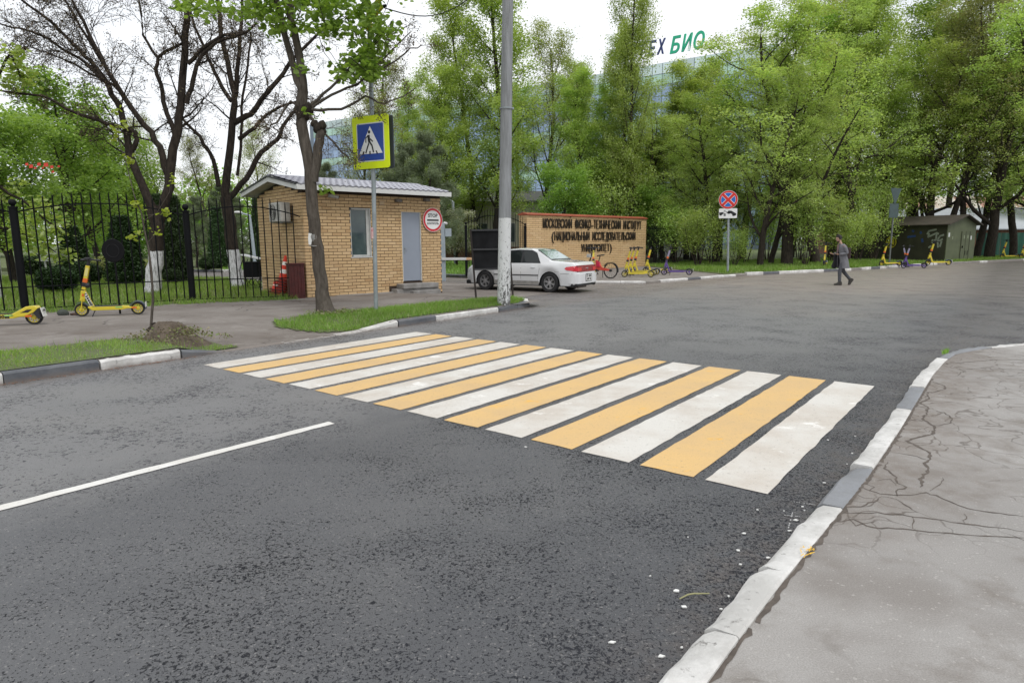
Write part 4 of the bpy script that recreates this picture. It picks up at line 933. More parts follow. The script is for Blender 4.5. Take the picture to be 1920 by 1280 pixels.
def roof_word(word, px0, px1, zc, h, mat):
    s0, s1 = facade_s(px0), facade_s(px1); n = len(word); Ym = T3((s0+s1)/2, 0)[1]+TA[1]; zc = at((px0+px1)/2, zc, Ym)[2]; p_ = (s0-s1)/n
    for i, ch in enumerate(word):
        s_ = s0-(i+.5)*p_; P = T3(s_, zc, .3)
        L = text('roof_letter', ch, h*1.35, mat, tw_, P, (-td[0], -td[1], 0), (0, 0, 1), .12, shear=.25, bold=.07)
        a0 = [v.co.copy() for v in L.data.vertices]; e_ = Vector((-td[0], -td[1], 0)); w_ = max(c.dot(e_) for c in a0)-min(c.dot(e_) for c in a0); f_ = p_*.92/w_
        mid = (max(c.dot(e_) for c in a0)+min(c.dot(e_) for c in a0))/2
        for v in L.data.vertices: k = v.co.dot(e_); v.co += e_*((k-mid)*f_-k)
        m = MB(); m.bar((P[0], P[1], TH-.05), (P[0], P[1], zc-h/2+.1), .08, .08); m.build('letter_prop', M('tower joints grey', (.16, .20, .26), .5), tw_)
roof_word('ТЕХ', 1199, 1250, 94, 2.2, NAVY); roof_word('БИО', 1257, 1323, 83.5, 2.45, GRN)

def simple_house(name, label, A, rz, L, D, H, wallm, windows, base=None, roofm=None, rise=0., cat='building', sill_z=.9, win=(1.2, 1.4), side_w=0):
    h = thing(name, label, cat, (A[0], A[1], 0), rz)
    m = MB(); m.box((L/2, D/2, H/2), (L, D, H)); m.build('wall', wallm, h)
    if base: m = MB(); m.box((L/2, D/2, base[0]/2), (L+.08, D+.08, base[0])); m.build('base', base[1], h)
    for x in windows:
        f = MB()
        for c, s in (((x, -.02, sill_z+win[1]), (win[0], .06, .06)), ((x, -.02, sill_z), (win[0], .06, .06)), ((x-win[0]/2, -.02, sill_z+win[1]/2), (.06, .06, win[1]-.07)), ((x+win[0]/2, -.02, sill_z+win[1]/2), (.06, .06, win[1]-.07)), ((x, -.02, sill_z+win[1]/2), (.05, .05, win[1]-.07))): f.box(c, s)
        fo = f.build('window', WHITEM, h); m = MB(); m.box((x, -.005, sill_z+win[1]/2), (win[0]-.04, .012, win[1]-.04)); m.build('pane', WGL, fo)
    if roofm:
        m = MB(); m.prism([(-.4, 0), (D/2, rise), (D+.4, 0), (D+.4, .1), (D/2, rise+.12), (-.4, .1)], (-.4, 0, H), (0, 1, 0), (0, 0, 1), (L+.8, 0, 0)); m.build('roof', roofm, h)
    return h
CREAM = M('cream render', (.58, .55, .47), .8, var=.1); BRN = M('brown base render', (.24, .13, .08), .8, var=.2)
ca_ = at(822, 451, 52); simple_house('low_building', 'cream low building with brown base seen past the barrier', (ca_[0], 52), R_(-3), 9, 7, 4.6, CREAM, [1.2, 3.4, 5.6, 7.4], (1.15, BRN), M('dull roof', (.2, .2, .2), .7), 1.0, win=(1.1, 1.5), sill_z=1.5)
wa_ = at(1208, 451, 56); simple_house('white_shed', 'plain white shed wall showing behind the long picket fence', (wa_[0], 56), R_(4), 4.2, 4, 2.9, M('white shed boards', (.62, .63, .64), .7, var=.1), [], None, M('dull roof', (.2, .2, .2), .7), .4)
# low warehouse with white roof, rusty striped roof, green hoarding
w1 = at(1590, 451, 60); lr = simple_house('low_warehouse', 'low brown brick warehouse with long white metal roof behind the shed', (w1[0], 60), R_(-8), 24, 9, 2.35, M('brown brick wall far', (.24, .12, .08), .85, var=.4, vs=3), [17, 20], None, M('white metal roof', (.50, .53, .58), .45, var=.15, vs=.4), 2.0, win=(1.0, .8))
w2 = at(1712, 451, 78); simple_house('striped_warehouse', 'far warehouse with rust and cream striped roof at the right edge', (w2[0], 78), R_(-5), 20, 8, 3.6, M('grey far wall', (.3, .28, .25), .8), [], None, custom('rust and cream stripes', lambda t, b, out: (t.set(b.inputs['Base Color'], t.mix(t.ramp(t.n('TexNoise', {'Vector': t.coord(scale=(1, .05, .05)), 'Scale': 1.3, 'Detail': 2.}).outputs[0], [(.45, 0.), (.55, 1.)]), (.52, .48, .40), (.30, .15, .10))), None)), 3.0)
GFM = M('dark green sheet hoarding', (.006, .085, .052), .5, var=.3, vs=2)
gf = thing('green_hoarding', 'dark green sheet metal hoarding right of the olive shed', 'fence', (37.6, 52.6, .14), R_(6))
for k in range(9):
    m = MB(); P = []
    for j in range(9): P += [(k*2.2+j*.272, -.03 if j % 2 else .03, -.1), (k*2.2+j*.272, -.03 if j % 2 else .03, 1.9)]
    m.add(P, [(2*j, 2*j+2, 2*j+3, 2*j+1) for j in range(8)]); m.build('sheet', GFM, gf)
m = MB(); m.bar((0, .06, .4), (19.6, .06, .4), .05, .05); m.bar((0, .06, 1.6), (19.6, .06, 1.6), .05, .05); m.build('rail', GFM, gf)

# olive garden shed with graffiti
SH = Frame((at(1775, 451, 43.)[0], 43.), R_(25)); sw, sdp, seh, srh = 3.1, 8.6, 2.45, 3.0
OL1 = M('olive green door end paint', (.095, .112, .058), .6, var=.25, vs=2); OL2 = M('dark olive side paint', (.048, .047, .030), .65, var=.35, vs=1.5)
sh = thing('metal_shed', 'long olive green metal shed with pitched roof and graffiti on its side', 'shed', (SH.A[0], SH.A[1], .1), SH.rz)
m = MB(); m.prism([(0, -.1), (sw, -.1), (sw, seh), (sw/2+.15, srh), (0, seh)], (0, 0, 0), (1, 0, 0), (0, 0, 1), (0, .05, 0)); m.build('end_wall', OL1, sh)
for x in (0.0, sw-.05):
    m = MB(); m.box((x+.025, sdp/2+.03, seh/2), (.05, sdp-.06, seh)); m.build('side_wall', OL2, sh)
m = MB(); m.box((sw/2, sdp-.02, seh/2), (sw-.12, .05, seh)); m.build('back_wall', OL2, sh)
RFM = M('dark brown felt roof', (.075, .062, .05), .8, var=.3, vs=2)
for (xa, za_, xb, zb_) in ((-.28, seh-.06, sw/2+.15, srh+.03), (sw/2+.15, srh+.03, sw+.25, seh-.08)):
    m = MB(); m.prism([(xa, za_), (xb, zb_), (xb, zb_+.06), (xa, za_+.06)], (0, -.3, 0), (1, 0, 0), (0, 0, 1), (0, sdp+.6, 0)); m.build('roof', RFM, sh)
dpx0, _ = SH.front(1800, 460); dpx1, _ = SH.front(1818, 460); dzt = SH.front(1800, 432)[1]-.1
m = MB(); m.box((1.55+.425, -.012, dzt/2), (.85, .03, dzt-.12)); sdo = m.build('door', OL1, sh, bevel=.004)
m = MB(); m.box((1.68, -.05, .95), (.05, .05, .14)); m.build('handle', BLACK, sdo)
for x, w_, mt in ((1.53, .02, OL2), (2.42, .02, OL2), (1.98, .015, OL2)):
    m = MB(); m.box((x, -.03, dzt/2), (w_, .02, dzt-.12)); m.build('door_seam', mt, sh)
for x, z, w_, h_ in ((.2, 1.75, .16, .28), (2.62, 1.55, .14, .26), (1.8, 1.6, .12, .22), (2.2, 1.62, .12, .22), (.6, 1.55, .1, .18)):
    m = MB(); m.box((x, -.006 if x < 1.5 or x > 2.5 else -.034, z), (w_, .008, h_)); m.build('notice', M('paper notice', (.52, .54, .52), .7) if x in (.2, 2.62) else M('faded notice', (.20, .23, .15), .7), sh)
for x in (2.05, 2.3):
    m = MB(); m.box((x, -.036, .55), (.04, .01, .28)); m.build('slot', BLACK, sh)
def side_pt(px, py, off=-.012):
    y, z = SH.side(px, py); return np.array([off, y, z-.1])
GW = M('pale spray paint', (.30, .33, .27), .7, var=.25, vs=8); GYEL = M('yellow spray paint', (.52, .46, .03), .7, var=.15, vs=4); GBK = M('black spray paint', (.012, .012, .012), .7); GBL = M('blue spray paint', (.03, .07, .22), .7, var=.3, vs=6)
def strokes(name, lines, wpx, mat, off):
    m = MB()
    for L_ in lines:
        P = [side_pt(*p, off) for p in L_]
        for a, b in zip(P, P[1:]):
            d_ = b-a; d_ /= np.linalg.norm(d_)+1e-9; n_ = np.cross(d_, (1, 0, 0))*wpx/2; d_ = d_*wpx*.35
            m.add([a-n_-d_, b-n_+d_, b+n_+d_, a+n_-d_, *(q+np.array([.008, 0, 0]) for q in (a-n_-d_, b-n_+d_, b+n_+d_, a+n_-d_))], [(0, 1, 2, 3), (0, 1, 5, 4), (1, 2, 6, 5), (2, 3, 7, 6), (3, 0, 4, 7)])
            off -= .0004
            P = P
    m.build(name, mat, sh)
def c8(x, y): return (1640+x/6.857, 380+y/6.857)
strokes('graffiti', [[c8(680, 400), c8(700, 365), c8(790, 345)], [c8(700, 400), c8(690, 440), c8(800, 390), c8(820, 400)], [c8(800, 390), c8(790, 470), c8(740, 510)], [c8(740, 510), c8(745, 480)], [c8(815, 570), c8(810, 480), c8(840, 430), c8(885, 415)], [c8(815, 500), c8(870, 470)], [c8(840, 560), c8(860, 500)], [c8(720, 560), c8(700, 575)]], .115, GW, -.013)
m = MB()
cy_ = side_pt(*c8(212, 508)); ry = abs(side_pt(*c8(285, 508))[1]-side_pt(*c8(140, 508))[1])/2; rz_ = abs(side_pt(*c8(212, 430))[2]-side_pt(*c8(212, 590))[2])/2
def sdisc(name, cy0, cz0, a, b, off, mat, n=28):
    m = MB(); P = [(cy0+a*math.cos(t), cz0+b*math.sin(t)) for t in np.linspace(0, 2*math.pi, n, endpoint=False)]
    m.prism(P, (off, 0, 0), (0, 1, 0), (0, 0, 1), (.008, 0, 0)); return m.build(name, mat, sh)
sdisc('graffiti_outline', cy_[1], cy_[2], ry*1.1, rz_*1.07, -.0125, GBK); sdisc('graffiti_face', cy_[1], cy_[2], ry*.96, rz_*.95, -.015, GYEL)
strokes('graffiti_mark', [[c8(232, 452), c8(255, 470), c8(262, 520), c8(245, 555)]], .07, GBK, -.0185); strokes('graffiti_mark', [[c8(165, 482), c8(172, 492)]], .09, GBK, -.0185); strokes('graffiti_mark', [[c8(180, 560), c8(205, 540), c8(235, 550)]], .09, GBK, -.0185)
strokes('graffiti_mark', [[c8(610, 470), c8(616, 500)], [c8(490, 360), c8(500, 370)], [c8(590, 380), c8(596, 390)], [c8(430, 440), c8(520, 430)]], .14, GBL, -.013)
ts = at(1827, 451, 45.5); simple_house('teal_shed', 'narrow blue teal shed end beside the olive shed', (ts[0]-1.6, 45), R_(25), 1.75, 4, 2.35, M('teal blue paint', (.035, .13, .17), .6, var=.3), [], None)

# ------------------------------------------------------------------ vegetation
def bark(name, c1, c2, white=None):
    def fn(t, b, out):
        co = t.coord(); c = t.mix(t.ramp(t.noise(7, 5, .7, t.coord(scale=(2.2, 2.2, .5))), [(.38, 0.), (.62, 1.)]), c1, c2)
        h = t.noise(14, 5, .75, t.coord(scale=(2.5, 2.5, .35)))
        if white:
            z = t.n('SeparateXYZ', {0: co}).outputs[2]; zz = t.math('ADD', z, t.math('MULTIPLY', t.noise(8, 3, .6, co), .08))
            w_ = t.mix(t.ramp(h, [(.42, 1.), (.50, 0.)]), (.62, .62, .64), (.25, .25, .25))
            c = t.mix(t.math('LESS_THAN', zz, white), c, w_)
        t.set(b.inputs['Base Color'], c); b.inputs['Roughness'].default_value = .95; b.inputs['Specular IOR Level'].default_value = .1
        t.set(b.inputs['Normal'], t.bump(h, .9, .03))
    return custom(name, fn)
BK_DARK = bark('dark furrowed bark', (.030, .025, .021), (.060, .050, .040)); BK_GREY = bark('grey brown bark', (.065, .055, .046), (.12, .104, .088))
BK_WHITE = bark('whitewashed dark bark', (.026, .021, .018), (.052, .042, .034), 1.30); BK_TWIG = bark('thin twig bark', (.045, .035, .030), (.075, .06, .05))
def leafmat(name, cols, trans=.35, mix_noise=True):
    if name in MATS: return MATS[name]
    m, nt, b, out = nodes(name); t = NT(nt); nt.nodes.remove(b)
    rnd = t.n('NewGeometry').outputs['Random Per Island']; c = t.ramp(rnd, [(i/(len(cols)-1), q) for i, q in enumerate(cols)])
    if mix_noise: c = t.mix(1., c, t.ramp(t.noise(.55, 3, .6), [(.3, .78), (.7, 1.2)]), 'MULTIPLY')
    ob = t.n('ObjectInfo').outputs['Random']; c = t.n('HueSaturation', {'Color': c, 'Hue': t.math('ADD', .487, t.math('MULTIPLY', ob, .026)), 'Value': t.math('ADD', .86, t.math('MULTIPLY', ob, .28))}).outputs[0]
    d = t.n('BsdfDiffuse', {0: c}); tr = t.n('BsdfTranslucent', {0: t.mix(1., c, (1.25, 1.3, .6), 'MULTIPLY')}); gl = t.n('BsdfGlossy', {0: (.5, .5, .5, 1), 'Roughness': .45})
    mx_ = t.n('MixShader', {0: trans, 1: d, 2: tr}); m2 = t.n('MixShader', {0: .05, 1: mx_, 2: gl}); nt.links.new(m2.outputs[0], out.inputs[0]); MATS[name] = m; return m
LF_SPRING = leafmat('fresh spring leaves', [(.28, .40, .10), (.37, .48, .14), (.46, .56, .21), (.31, .43, .11)], .5)
LF_MAPLE = leafmat('yellow green maple leaves', [(.29, .39, .11), (.38, .48, .16), (.48, .57, .25), (.32, .42, .12)], .5)
LF_OLIVE = leafmat('olive half open leaves', [(.23, .25, .10), (.32, .33, .14), (.26, .32, .10), (.37, .34, .19)], .45)
LF_MID = leafmat('mid green leaves', [(.18, .29, .065), (.25, .38, .09), (.33, .46, .13), (.21, .32, .07)], .5)
LF_PINE = leafmat('pine needles', [(.13, .165, .10), (.18, .22, .13), (.23, .28, .18), (.15, .19, .11)], .3)
LF_THUJA = leafmat('dark thuja scales', [(.022, .048, .015), (.035, .072, .02), (.05, .09, .028), (.03, .05, .02)], .15)
LF_BUD = leafmat('brown buds', [(.12, .085, .07), (.17, .125, .10), (.10, .07, .06), (.15, .13, .07)], .3)
LF_BLOSSOM = leafmat('pale blossom', [(.45, .43, .38), (.25, .30, .14), (.55, .53, .50), (.2, .26, .1)], .4)

def nrm(v): return v/(np.linalg.norm(v)+1e-9)
class Tree:
    def __init__(s, seed, **k):
        s.R = np.random.default_rng(seed); s.lines = []; s.tips = []; s.k = dict(wob=.16, trop=.05, kids=(6, 5, 4), ang=(45, 45, 50), ratio=(.55, .5, .45), levels=2, t0=.25, rr=.5, flat=0.); s.k.update(k)
    def branch(s, p, d, L, r, lv, r1=None):
        R, k = s.R, s.k; n = max(3, int(4+L/ .9) if lv == 0 else (5 if lv < k['levels'] else 3)); st = L/n; pts = [p.copy()]; rad = [r]; ds = [d.copy()]
        r1 = r*.25 if r1 is None else r1
        for i in range(n):
            d = nrm(d+R.normal(0, k['wob'], 3)*(.5 if lv == 0 else 1)+np.array([0, 0, k['trop'] if lv < 2 else -k.get('droop', 0.)])); p = p+d*st; pts.append(p.copy()); ds.append(d.copy()); rad.append(r+(r1-r)*(i+1)/n)
        s.lines.append((np.array(pts), np.array(rad), lv)); s.spawn(pts, ds, rad, L, lv)
        if lv == k['levels']:
            for q, dd in zip(pts[1:], ds[1:]): s.tips.append((q, dd))
    def spawn(s, pts, ds, rad, L, lv, kids=None, t0=None):
        R, k = s.R, s.k
        if lv >= k['levels']: return
        K = k['kids'][lv] if kids is None else kids; t0 = (k['t0'] if lv == 0 else .15) if t0 is None else t0
        ph = R.uniform(0, 6.28)
        for i in range(K):
            t = t0+(1-t0)*(i+R.uniform(.1, .9))/K; f = t*(len(pts)-1); j = min(len(pts)-2, int(f)); q = np.array(pts[j])*(1-f+j)+np.array(pts[j+1])*(f-j)
            d0 = nrm(np.array(ds[j+1])); a = nrm(np.cross(d0, [0, 0, 1.] if abs(d0[2]) < .95 else [1., 0, 0])); b = np.cross(d0, a); ph += 2.4
            th = math.radians(k['ang'][lv]*R.uniform(.75, 1.25)); side = a*math.cos(ph)+b*math.sin(ph)
            if k['flat'] and lv > 0: side[2] *= 1-k['flat']; side = nrm(side)
            nd = nrm(d0*math.cos(th)+side*math.sin(th))
            if lv == 0 and 'lift' in k: nd = nrm(nd+np.array([0, 0, k['lift']]))
            rr = (rad[j]*(1-f+j)+rad[min(j+1, len(rad)-1)]*(f-j))
            prof = k['prof'](t) if lv == 0 and 'prof' in k else (1-.45*t)
            s.branch(q, nd, L*k['ratio'][lv]*prof*R.uniform(.8, 1.2), rr*k['rr'], lv+1)
    def wood(s, name, mats, parent=None, sides=(10, 6, 4, 3), twig=None, minr=.0):
        m = MB()
        for P, r, lv in s.lines: m.tube(P, np.maximum(r, minr), sides[min(lv, 3)], cap=(lv == 0), mi=0)
        me = bpy.data.meshes.new(name); V = np.concatenate(m.v)
        fs = [f for f in m.f if len(f) == 4]; me2 = fast_mesh(name, V, np.array(fs, np.int32), mats, True); bpy.data.meshes.remove(me); return me2
def leaves(name, pts, size, mat, R, per=8, spread=.3, up=.5, shape='diamond', flatz=.5, droop=0.):
    pts = np.asarray(pts); N = len(pts)*per; c = np.repeat(pts, per, 0)+R.normal(0, 1, (N, 3))*np.array([spread, spread, spread*flatz])
    n = R.normal(0, 1, (N, 3)); n[:, 2] = np.abs(n[:, 2])+up*2; n /= np.linalg.norm(n, axis=1, keepdims=True)
    a = np.cross(n, R.normal(0, 1, (N, 3))); a /= np.linalg.norm(a, axis=1, keepdims=True)+1e-9; b = np.cross(n, a)
    s_ = (size*R.uniform(.55, 1.25, N))[:, None]
    if shape == 'diamond': pr = [(-.5, 0, 0), (0, -.36, .05), (.5, 0, -.04), (0, .36, .05)]
    elif shape == 'leaf': pr = [(-.5, 0, 0), (-.18, -.42, .04), (.22, -.34, .0), (.55, 0, -.12), (.22, .34, .0), (-.18, .42, .04)]
    elif shape == 'needle': pr = [(-.5, -.04, 0), (.5, -.05, 0), (.5, .05, 0), (-.5, .04, 0)]
    V = np.stack([c+s_*(a*x+b*y+n*z) for x, y, z in pr], 1).reshape(-1, 3); k = len(pr); F = np.arange(N*k).reshape(N, k)
    return fast_mesh(name, V, F, mat)
def tree_proto(kind, seed):
    R = np.random.default_rng(seed+100)
    if kind == 'maple':
        T = Tree(seed, wob=.15, trop=.06, kids=(15, 8, 5), ang=(58, 48, 48), ratio=(.55, .48, .45), levels=3, t0=.11, rr=.48, flat=.55, lift=.1, prof=lambda t: 1.0-.55*t)
        T.branch(np.zeros(3), np.array([0, 0, 1.]), 11.5, .30, 0, .05); me = leaves('crown', [p for p, d in T.tips], .12, LF_MAPLE, R, 17, .24, .8, flatz=.35)
    elif kind == 'maple2':
        T = Tree(seed, wob=.2, trop=.05, kids=(13, 8, 5), ang=(50, 48, 48), ratio=(.62, .48, .45), levels=3, t0=.14, rr=.5, flat=.55, lift=.1, prof=lambda t: 1.0-.5*t)
        T.branch(np.zeros(3), np.array([.12, 0, 1.]), 12.5, .30, 0, .06); me = leaves('crown', [p for p, d in T.tips], .12, LF_MAPLE, R, 17, .24, .8, flatz=.35)
    elif kind == 'linden':
        T = Tree(seed, wob=.09, trop=.04, kids=(28, 7, 4), ang=(48, 42, 45), ratio=(.24, .45, .45), levels=3, t0=.12, rr=.36, lift=.2, prof=lambda t: (.8 if t < .35 else 1.15)-.75*t)
        T.branch(np.zeros(3), np.array([0, 0, 1.]), 19, .26, 0, .04); me = leaves('crown', [p for p, d in T.tips], .14, LF_SPRING, R, 19, .28, .4, flatz=.8)
    elif kind == 'olive':
        T = Tree(seed, wob=.12, trop=.06, kids=(22, 7, 5), ang=(42, 40, 45), ratio=(.36, .45, .45), levels=3, t0=.25, rr=.42, lift=.25, prof=lambda t: 1.2-.8*t)
        T.branch(np.zeros(3), np.array([0, 0, 1.]), 17, .24, 0, .04); me = leaves('crown', [p for p, d in T.tips], .12, LF_OLIVE, R, 10, .25, .3, flatz=.8)
    elif kind == 'shrub':
        T = Tree(seed, wob=.18, trop=.06, kids=(8, 6, 4), ang=(42, 45, 45), ratio=(.5, .5, .45), levels=2, t0=.2, rr=.5)
        for i in range(6): a = i*1.05; T.branch(np.array([.12*math.cos(a), .12*math.sin(a), 0]), nrm(np.array([.35*math.cos(a), .35*math.sin(a), 1.])), 3.1, .035, 0, .01)
        me = leaves('crown', [p for p, d in T.tips], .115, LF_SPRING, R, 6, .24, .4, flatz=.8)
    elif kind == 'round':
        T = Tree(seed, wob=.15, trop=.05, kids=(16, 8, 5), ang=(55, 48, 48), ratio=(.5, .48, .45), levels=3, t0=.12, rr=.45, prof=lambda t: 1.05-.5*t)
        T.branch(np.zeros(3), np.array([0, 0, 1.]), 7.2, .20, 0, .04); me = leaves('crown', [p for p, d in T.tips], .16, LF_MID, R, 10, .26, .5, flatz=.7)
    elif kind == 'pine':
        T = Tree(seed, wob=.12, trop=.05, kids=(30, 8, 5), ang=(68, 48, 45), ratio=(.34, .42, .4), levels=3, t0=.1, rr=.35, prof=lambda t: 1.15-1.0*t)
        T.branch(np.zeros(3), np.array([0, 0, 1.]), 8.5, .14, 0, .02); me = leaves('crown', [p for p, d in T.tips], .17, LF_PINE, R, 14, .12, .1, 'needle', 1.)
    elif kind == 'bush':
        P = R.normal(0, 1, (1500, 3)); P /= np.linalg.norm(P, axis=1, keepdims=True); P *= (R.uniform(.55, 1, 1500)**.5)[:, None]*np.array([.55, .55, .42])*(1+.1*np.sin(P[:, :1]*7)); P[:, 2] += .45; P = P[P[:, 2] > .05]
        T = Tree(seed, levels=1, kids=(6, 0), ratio=(.6, .5), ang=(40, 40))
        for i in range(7): a = i*.9; T.branch(np.array([0, 0, 0.]), nrm(np.array([.6*math.cos(a), .6*math.sin(a), 1.])), .5, .02, 0)
        me = leaves('crown', P, .06, LF_THUJA if seed % 2 else LF_OLIVE, R, 8, .035, .3, flatz=1.)
    elif kind == 'thuja':
        N = 3800; z = R.uniform(0, 1, N)**.9; rad = .5*np.clip(1.15-z, 0, 1)**.6*np.clip(z*8+.3, 0, 1); a = R.uniform(0, 6.28, N); q = R.uniform(.7, 1.0, N)*(1+.12*np.sin(a*5+z*9))
        P = np.stack([rad*q*np.cos(a), rad*q*np.sin(a), z*2.4+.05], 1); T = Tree(seed, levels=0); T.branch(np.zeros(3), np.array([0, 0, 1.]), 2.0, .05, 0)
        me = leaves('crown', P, .075, LF_THUJA, R, 7, .03, .1, flatz=1.6)
    wm = BK_DARK if kind in ('maple', 'maple2', 'linden', 'olive', 'round') else BK_TWIG
    return T.wood('trunk', wm, sides=(10, 5, 3, 3)), me
PROTO = {}
def proto(kind, seed):
    if (kind, seed) not in PROTO: PROTO[(kind, seed)] = tree_proto(kind, seed)
    return PROTO[(kind, seed)]
def plant(kind, seed, loc, label, name='tree', cat='tree', group=None, rz=0., sc=1., lean=(0, 0), leafm=None):
    w_, l_ = proto(kind, seed); r = thing(name, label, cat, loc, rz, group)
    r.rotation_euler = (lean[0], lean[1], rz); r.scale = sc if isinstance(sc, tuple) else (sc,)*3
    put('trunk', w_, r); cr_ = put('crown', l_, r)
    if leafm: cr_.data = l_.copy(); cr_.data.materials[0] = leafm
    return r
def gx(px, Y, z=.13): return (at(px, 451, Y)[0], Y, z)
# --- right hand maples and the trunks behind the shed
plant('maple', 11, gx(1478, 37), 'large maple with thick dark trunk straight right of the no stopping sign', 'maple_tree', group='maples along the right verge', rz=.5, sc=1.12, lean=(0, R_(4)))
plant('maple2', 12, gx(1532, 40), 'second thick maple trunk just behind the walking person', 'maple_tree', group='maples along the right verge', rz=2.2, sc=1.05, lean=(0, R_(3)))
plant('maple', 11, gx(1427, 36), 'slender twin maple stem left of the thick maple trunk', 'maple_tree', group='maples along the right verge', rz=3.6, sc=(.62, .62, .8))
plant('maple2', 12, gx(1447, 38.5), 'thin maple with curved stem close to the thick trunk', 'maple_tree', group='maples along the right verge', rz=5.0, sc=(.55, .55, .72), lean=(0, R_(2)))
plant('maple', 11, gx(1345, 41), 'young pale maple directly behind the no stopping sign', 'maple_tree', group='maples along the right verge', rz=1.2, sc=.78)
plant('maple2', 12, gx(1390, 47), 'maple filling the gap behind the no stopping sign on its right', 'maple_tree', group='maples along the right verge', rz=4.0, sc=.95)
for i, (px, Y, kind, seed, rz, sc, ln, lab) in enumerate([
    (1604, 46, 'maple2', 12, 1.0, (.8, .8, 1.05), 0, 'maple behind the left end of the olive shed'),
    (1636, 54, 'olive', 31, .3, 1.15, 0, 'dark straight trunk just left of the two sign backs'),
    (1661, 51, 'linden', 21, 1.9, 1.0, 1, 'dark trunk directly behind the two sign backs'),
    (1744, 50, 'maple', 11, 2.6, 1.15, 5, 'leaning double trunk rising over the middle of the shed roof'),
    (1772, 49, 'olive', 31, 4.4, 1.05, 12, 'strongly right-leaning trunk over the shed roof'),
    (1808, 48, 'olive', 32, 1.4, 1.0, 0, 'slim trunk rising right above the shed gable'),
    (1834, 50, 'linden', 21, 5.2, 1.0, 2, 'trunk standing between shed and green hoarding'),
    (1858, 48.5, 'maple2', 12, 3.3, 1.2, -1, 'thickest dark trunk in front of the green hoarding'),
    (1560, 52, 'linden', 22, 2.2, (1.2, 1.2, .98), 0, 'leafy tree in the second row above the walking person'),
    (1485, 54, 'linden', 21, 4.4, .95, 0, 'leafy tree in the second row behind the thick maple'),
    (1715, 57, 'linden', 22, .8, (1.35, 1.35, 1.15), 0, 'leafy tree in the second row over the shed middle'),
    (1930, 60, 'linden', 21, .8, 1.1, 0, 'leafy tree in the second row at the right edge'),
    (1655, 57, 'maple2', 12, .4, (1.35, 1.35, 1.5), 0, 'maple spreading over the left half of the shed roof'),
    (1903, 50, 'olive', 32, 2.4, 1.15, 0, 'dark trunk at the right edge before the green hoarding'),
    (1960, 47, 'maple', 11, .2, 1.1, 0, 'maple whose branches reach in from beyond the right edge'),
    (1700, 60, 'olive', 31, 2.0, 1.05, 0, 'distant thin tree between the sign backs and the leaning trunk'),
    (1775, 64, 'olive', 32, 1.0, (1.4, 1.4, 1.15), 0, 'airy tree far behind the strongly leaning trunk'),
    (1885, 66, 'olive', 32, 4.0, 1.1, 0, 'distant thin tree above the green hoarding')]):
    plant(kind, seed, gx(px, Y), lab, 'roadside_tree', group='tall trees behind the shed and hoarding', rz=rz, sc=sc, lean=(0, R_(ln)))
# --- lindens behind the name wall and the pole
for px, Y, kind, seed, rz, sc, lab in [
    (1192, 45, 'linden', 21, .4, (.66, .66, 1.06), 'tall linden with straight trunk behind the right half of the name wall'),
    (1160, 47, 'linden', 22, 2.3, .80, 'shorter linden trunk just left of the tallest one behind the name wall'),
    (1017, 52, 'olive', 32, 1.1, 1.0, 'forked sparse tree with bare upper twigs right of the utility pole'),
    (1045, 43, 'round', 41, 2.0, .80, 'low bushy bright green tree behind the left half of the name wall'),
    (928, 47, 'linden', 22, 4.1, 1.12, 'tall leafy linden mostly hidden behind the utility pole'),
    (893, 50, 'linden', 21, 3.0, .95, 'tall leafy linden left of the utility pole'),
    (862, 57, 'olive', 31, .9, .72, 'sparse tree above the cream low building'),
    (1110, 50, 'linden', 21, 5.1, .62, 'small linden between the forked tree and the tall linden'),
    (1262, 52, 'linden', 22, 1.8, (.8, .8, .66), 'slim linden in front of the glass tower right of the wall'),
    (1300, 47, 'maple', 11, 4.4, .72, 'bright young maple at the right end of the wall fence'),
    (1225, 56, 'maple', 11, 2.4, (1.0, 1.0, .95), 'broad maple in front of the glass tower right of the tall linden'),
    (1150, 50, 'round', 42, 1.0, 1.05, 'full bright green tree behind the middle of the name wall'),
    (1242, 48, 'maple2', 12, 1.0, .78, 'pale spreading maple behind the right end of the name wall'),
    (1075, 47, 'linden', 22, 3.0, (.8, .8, .66), 'narrow light green tree behind the left half of the name wall'),
    (1205, 52, 'round', 41, 5.0, 1.15, 'rounded light green tree in the second row behind the wall end'),
    (1288, 50, 'linden', 22, 4.0, (.95, .95, .72), 'airy light green tree below the green roof letters'),
    (1352, 55, 'linden', 21, 2.0, .78, 'leafy tree left of the no stopping sign in the second row'),
    (1085, 60, 'linden', 22, 5.0, .85, 'leafy tree between forked tree and tall linden, farther back'),
    (975, 56, 'linden', 21, 1.2, .72, 'leafy tree right behind the utility pole, farther back'),
    (1130, 44, 'shrub', 52, 1.0, (1.2, 1.2, 1.5), 'light green bushy growth behind the middle of the name wall'),
    (1205, 46, 'shrub', 51, 2.0, (1.2, 1.2, 1.6), 'light green bushy growth behind the right end of the name wall'),
    (1228, 44, 'round', 41, 3.2, .62, 'low rounded green tree behind the wall fence')]:
    plant(kind, seed, gx(px, Y), lab, 'linden_tree' if kind == 'linden' else 'tree', group='trees behind the name wall', rz=rz, sc=sc, lean=(0, R_(-4) if px == 1192 else 0))
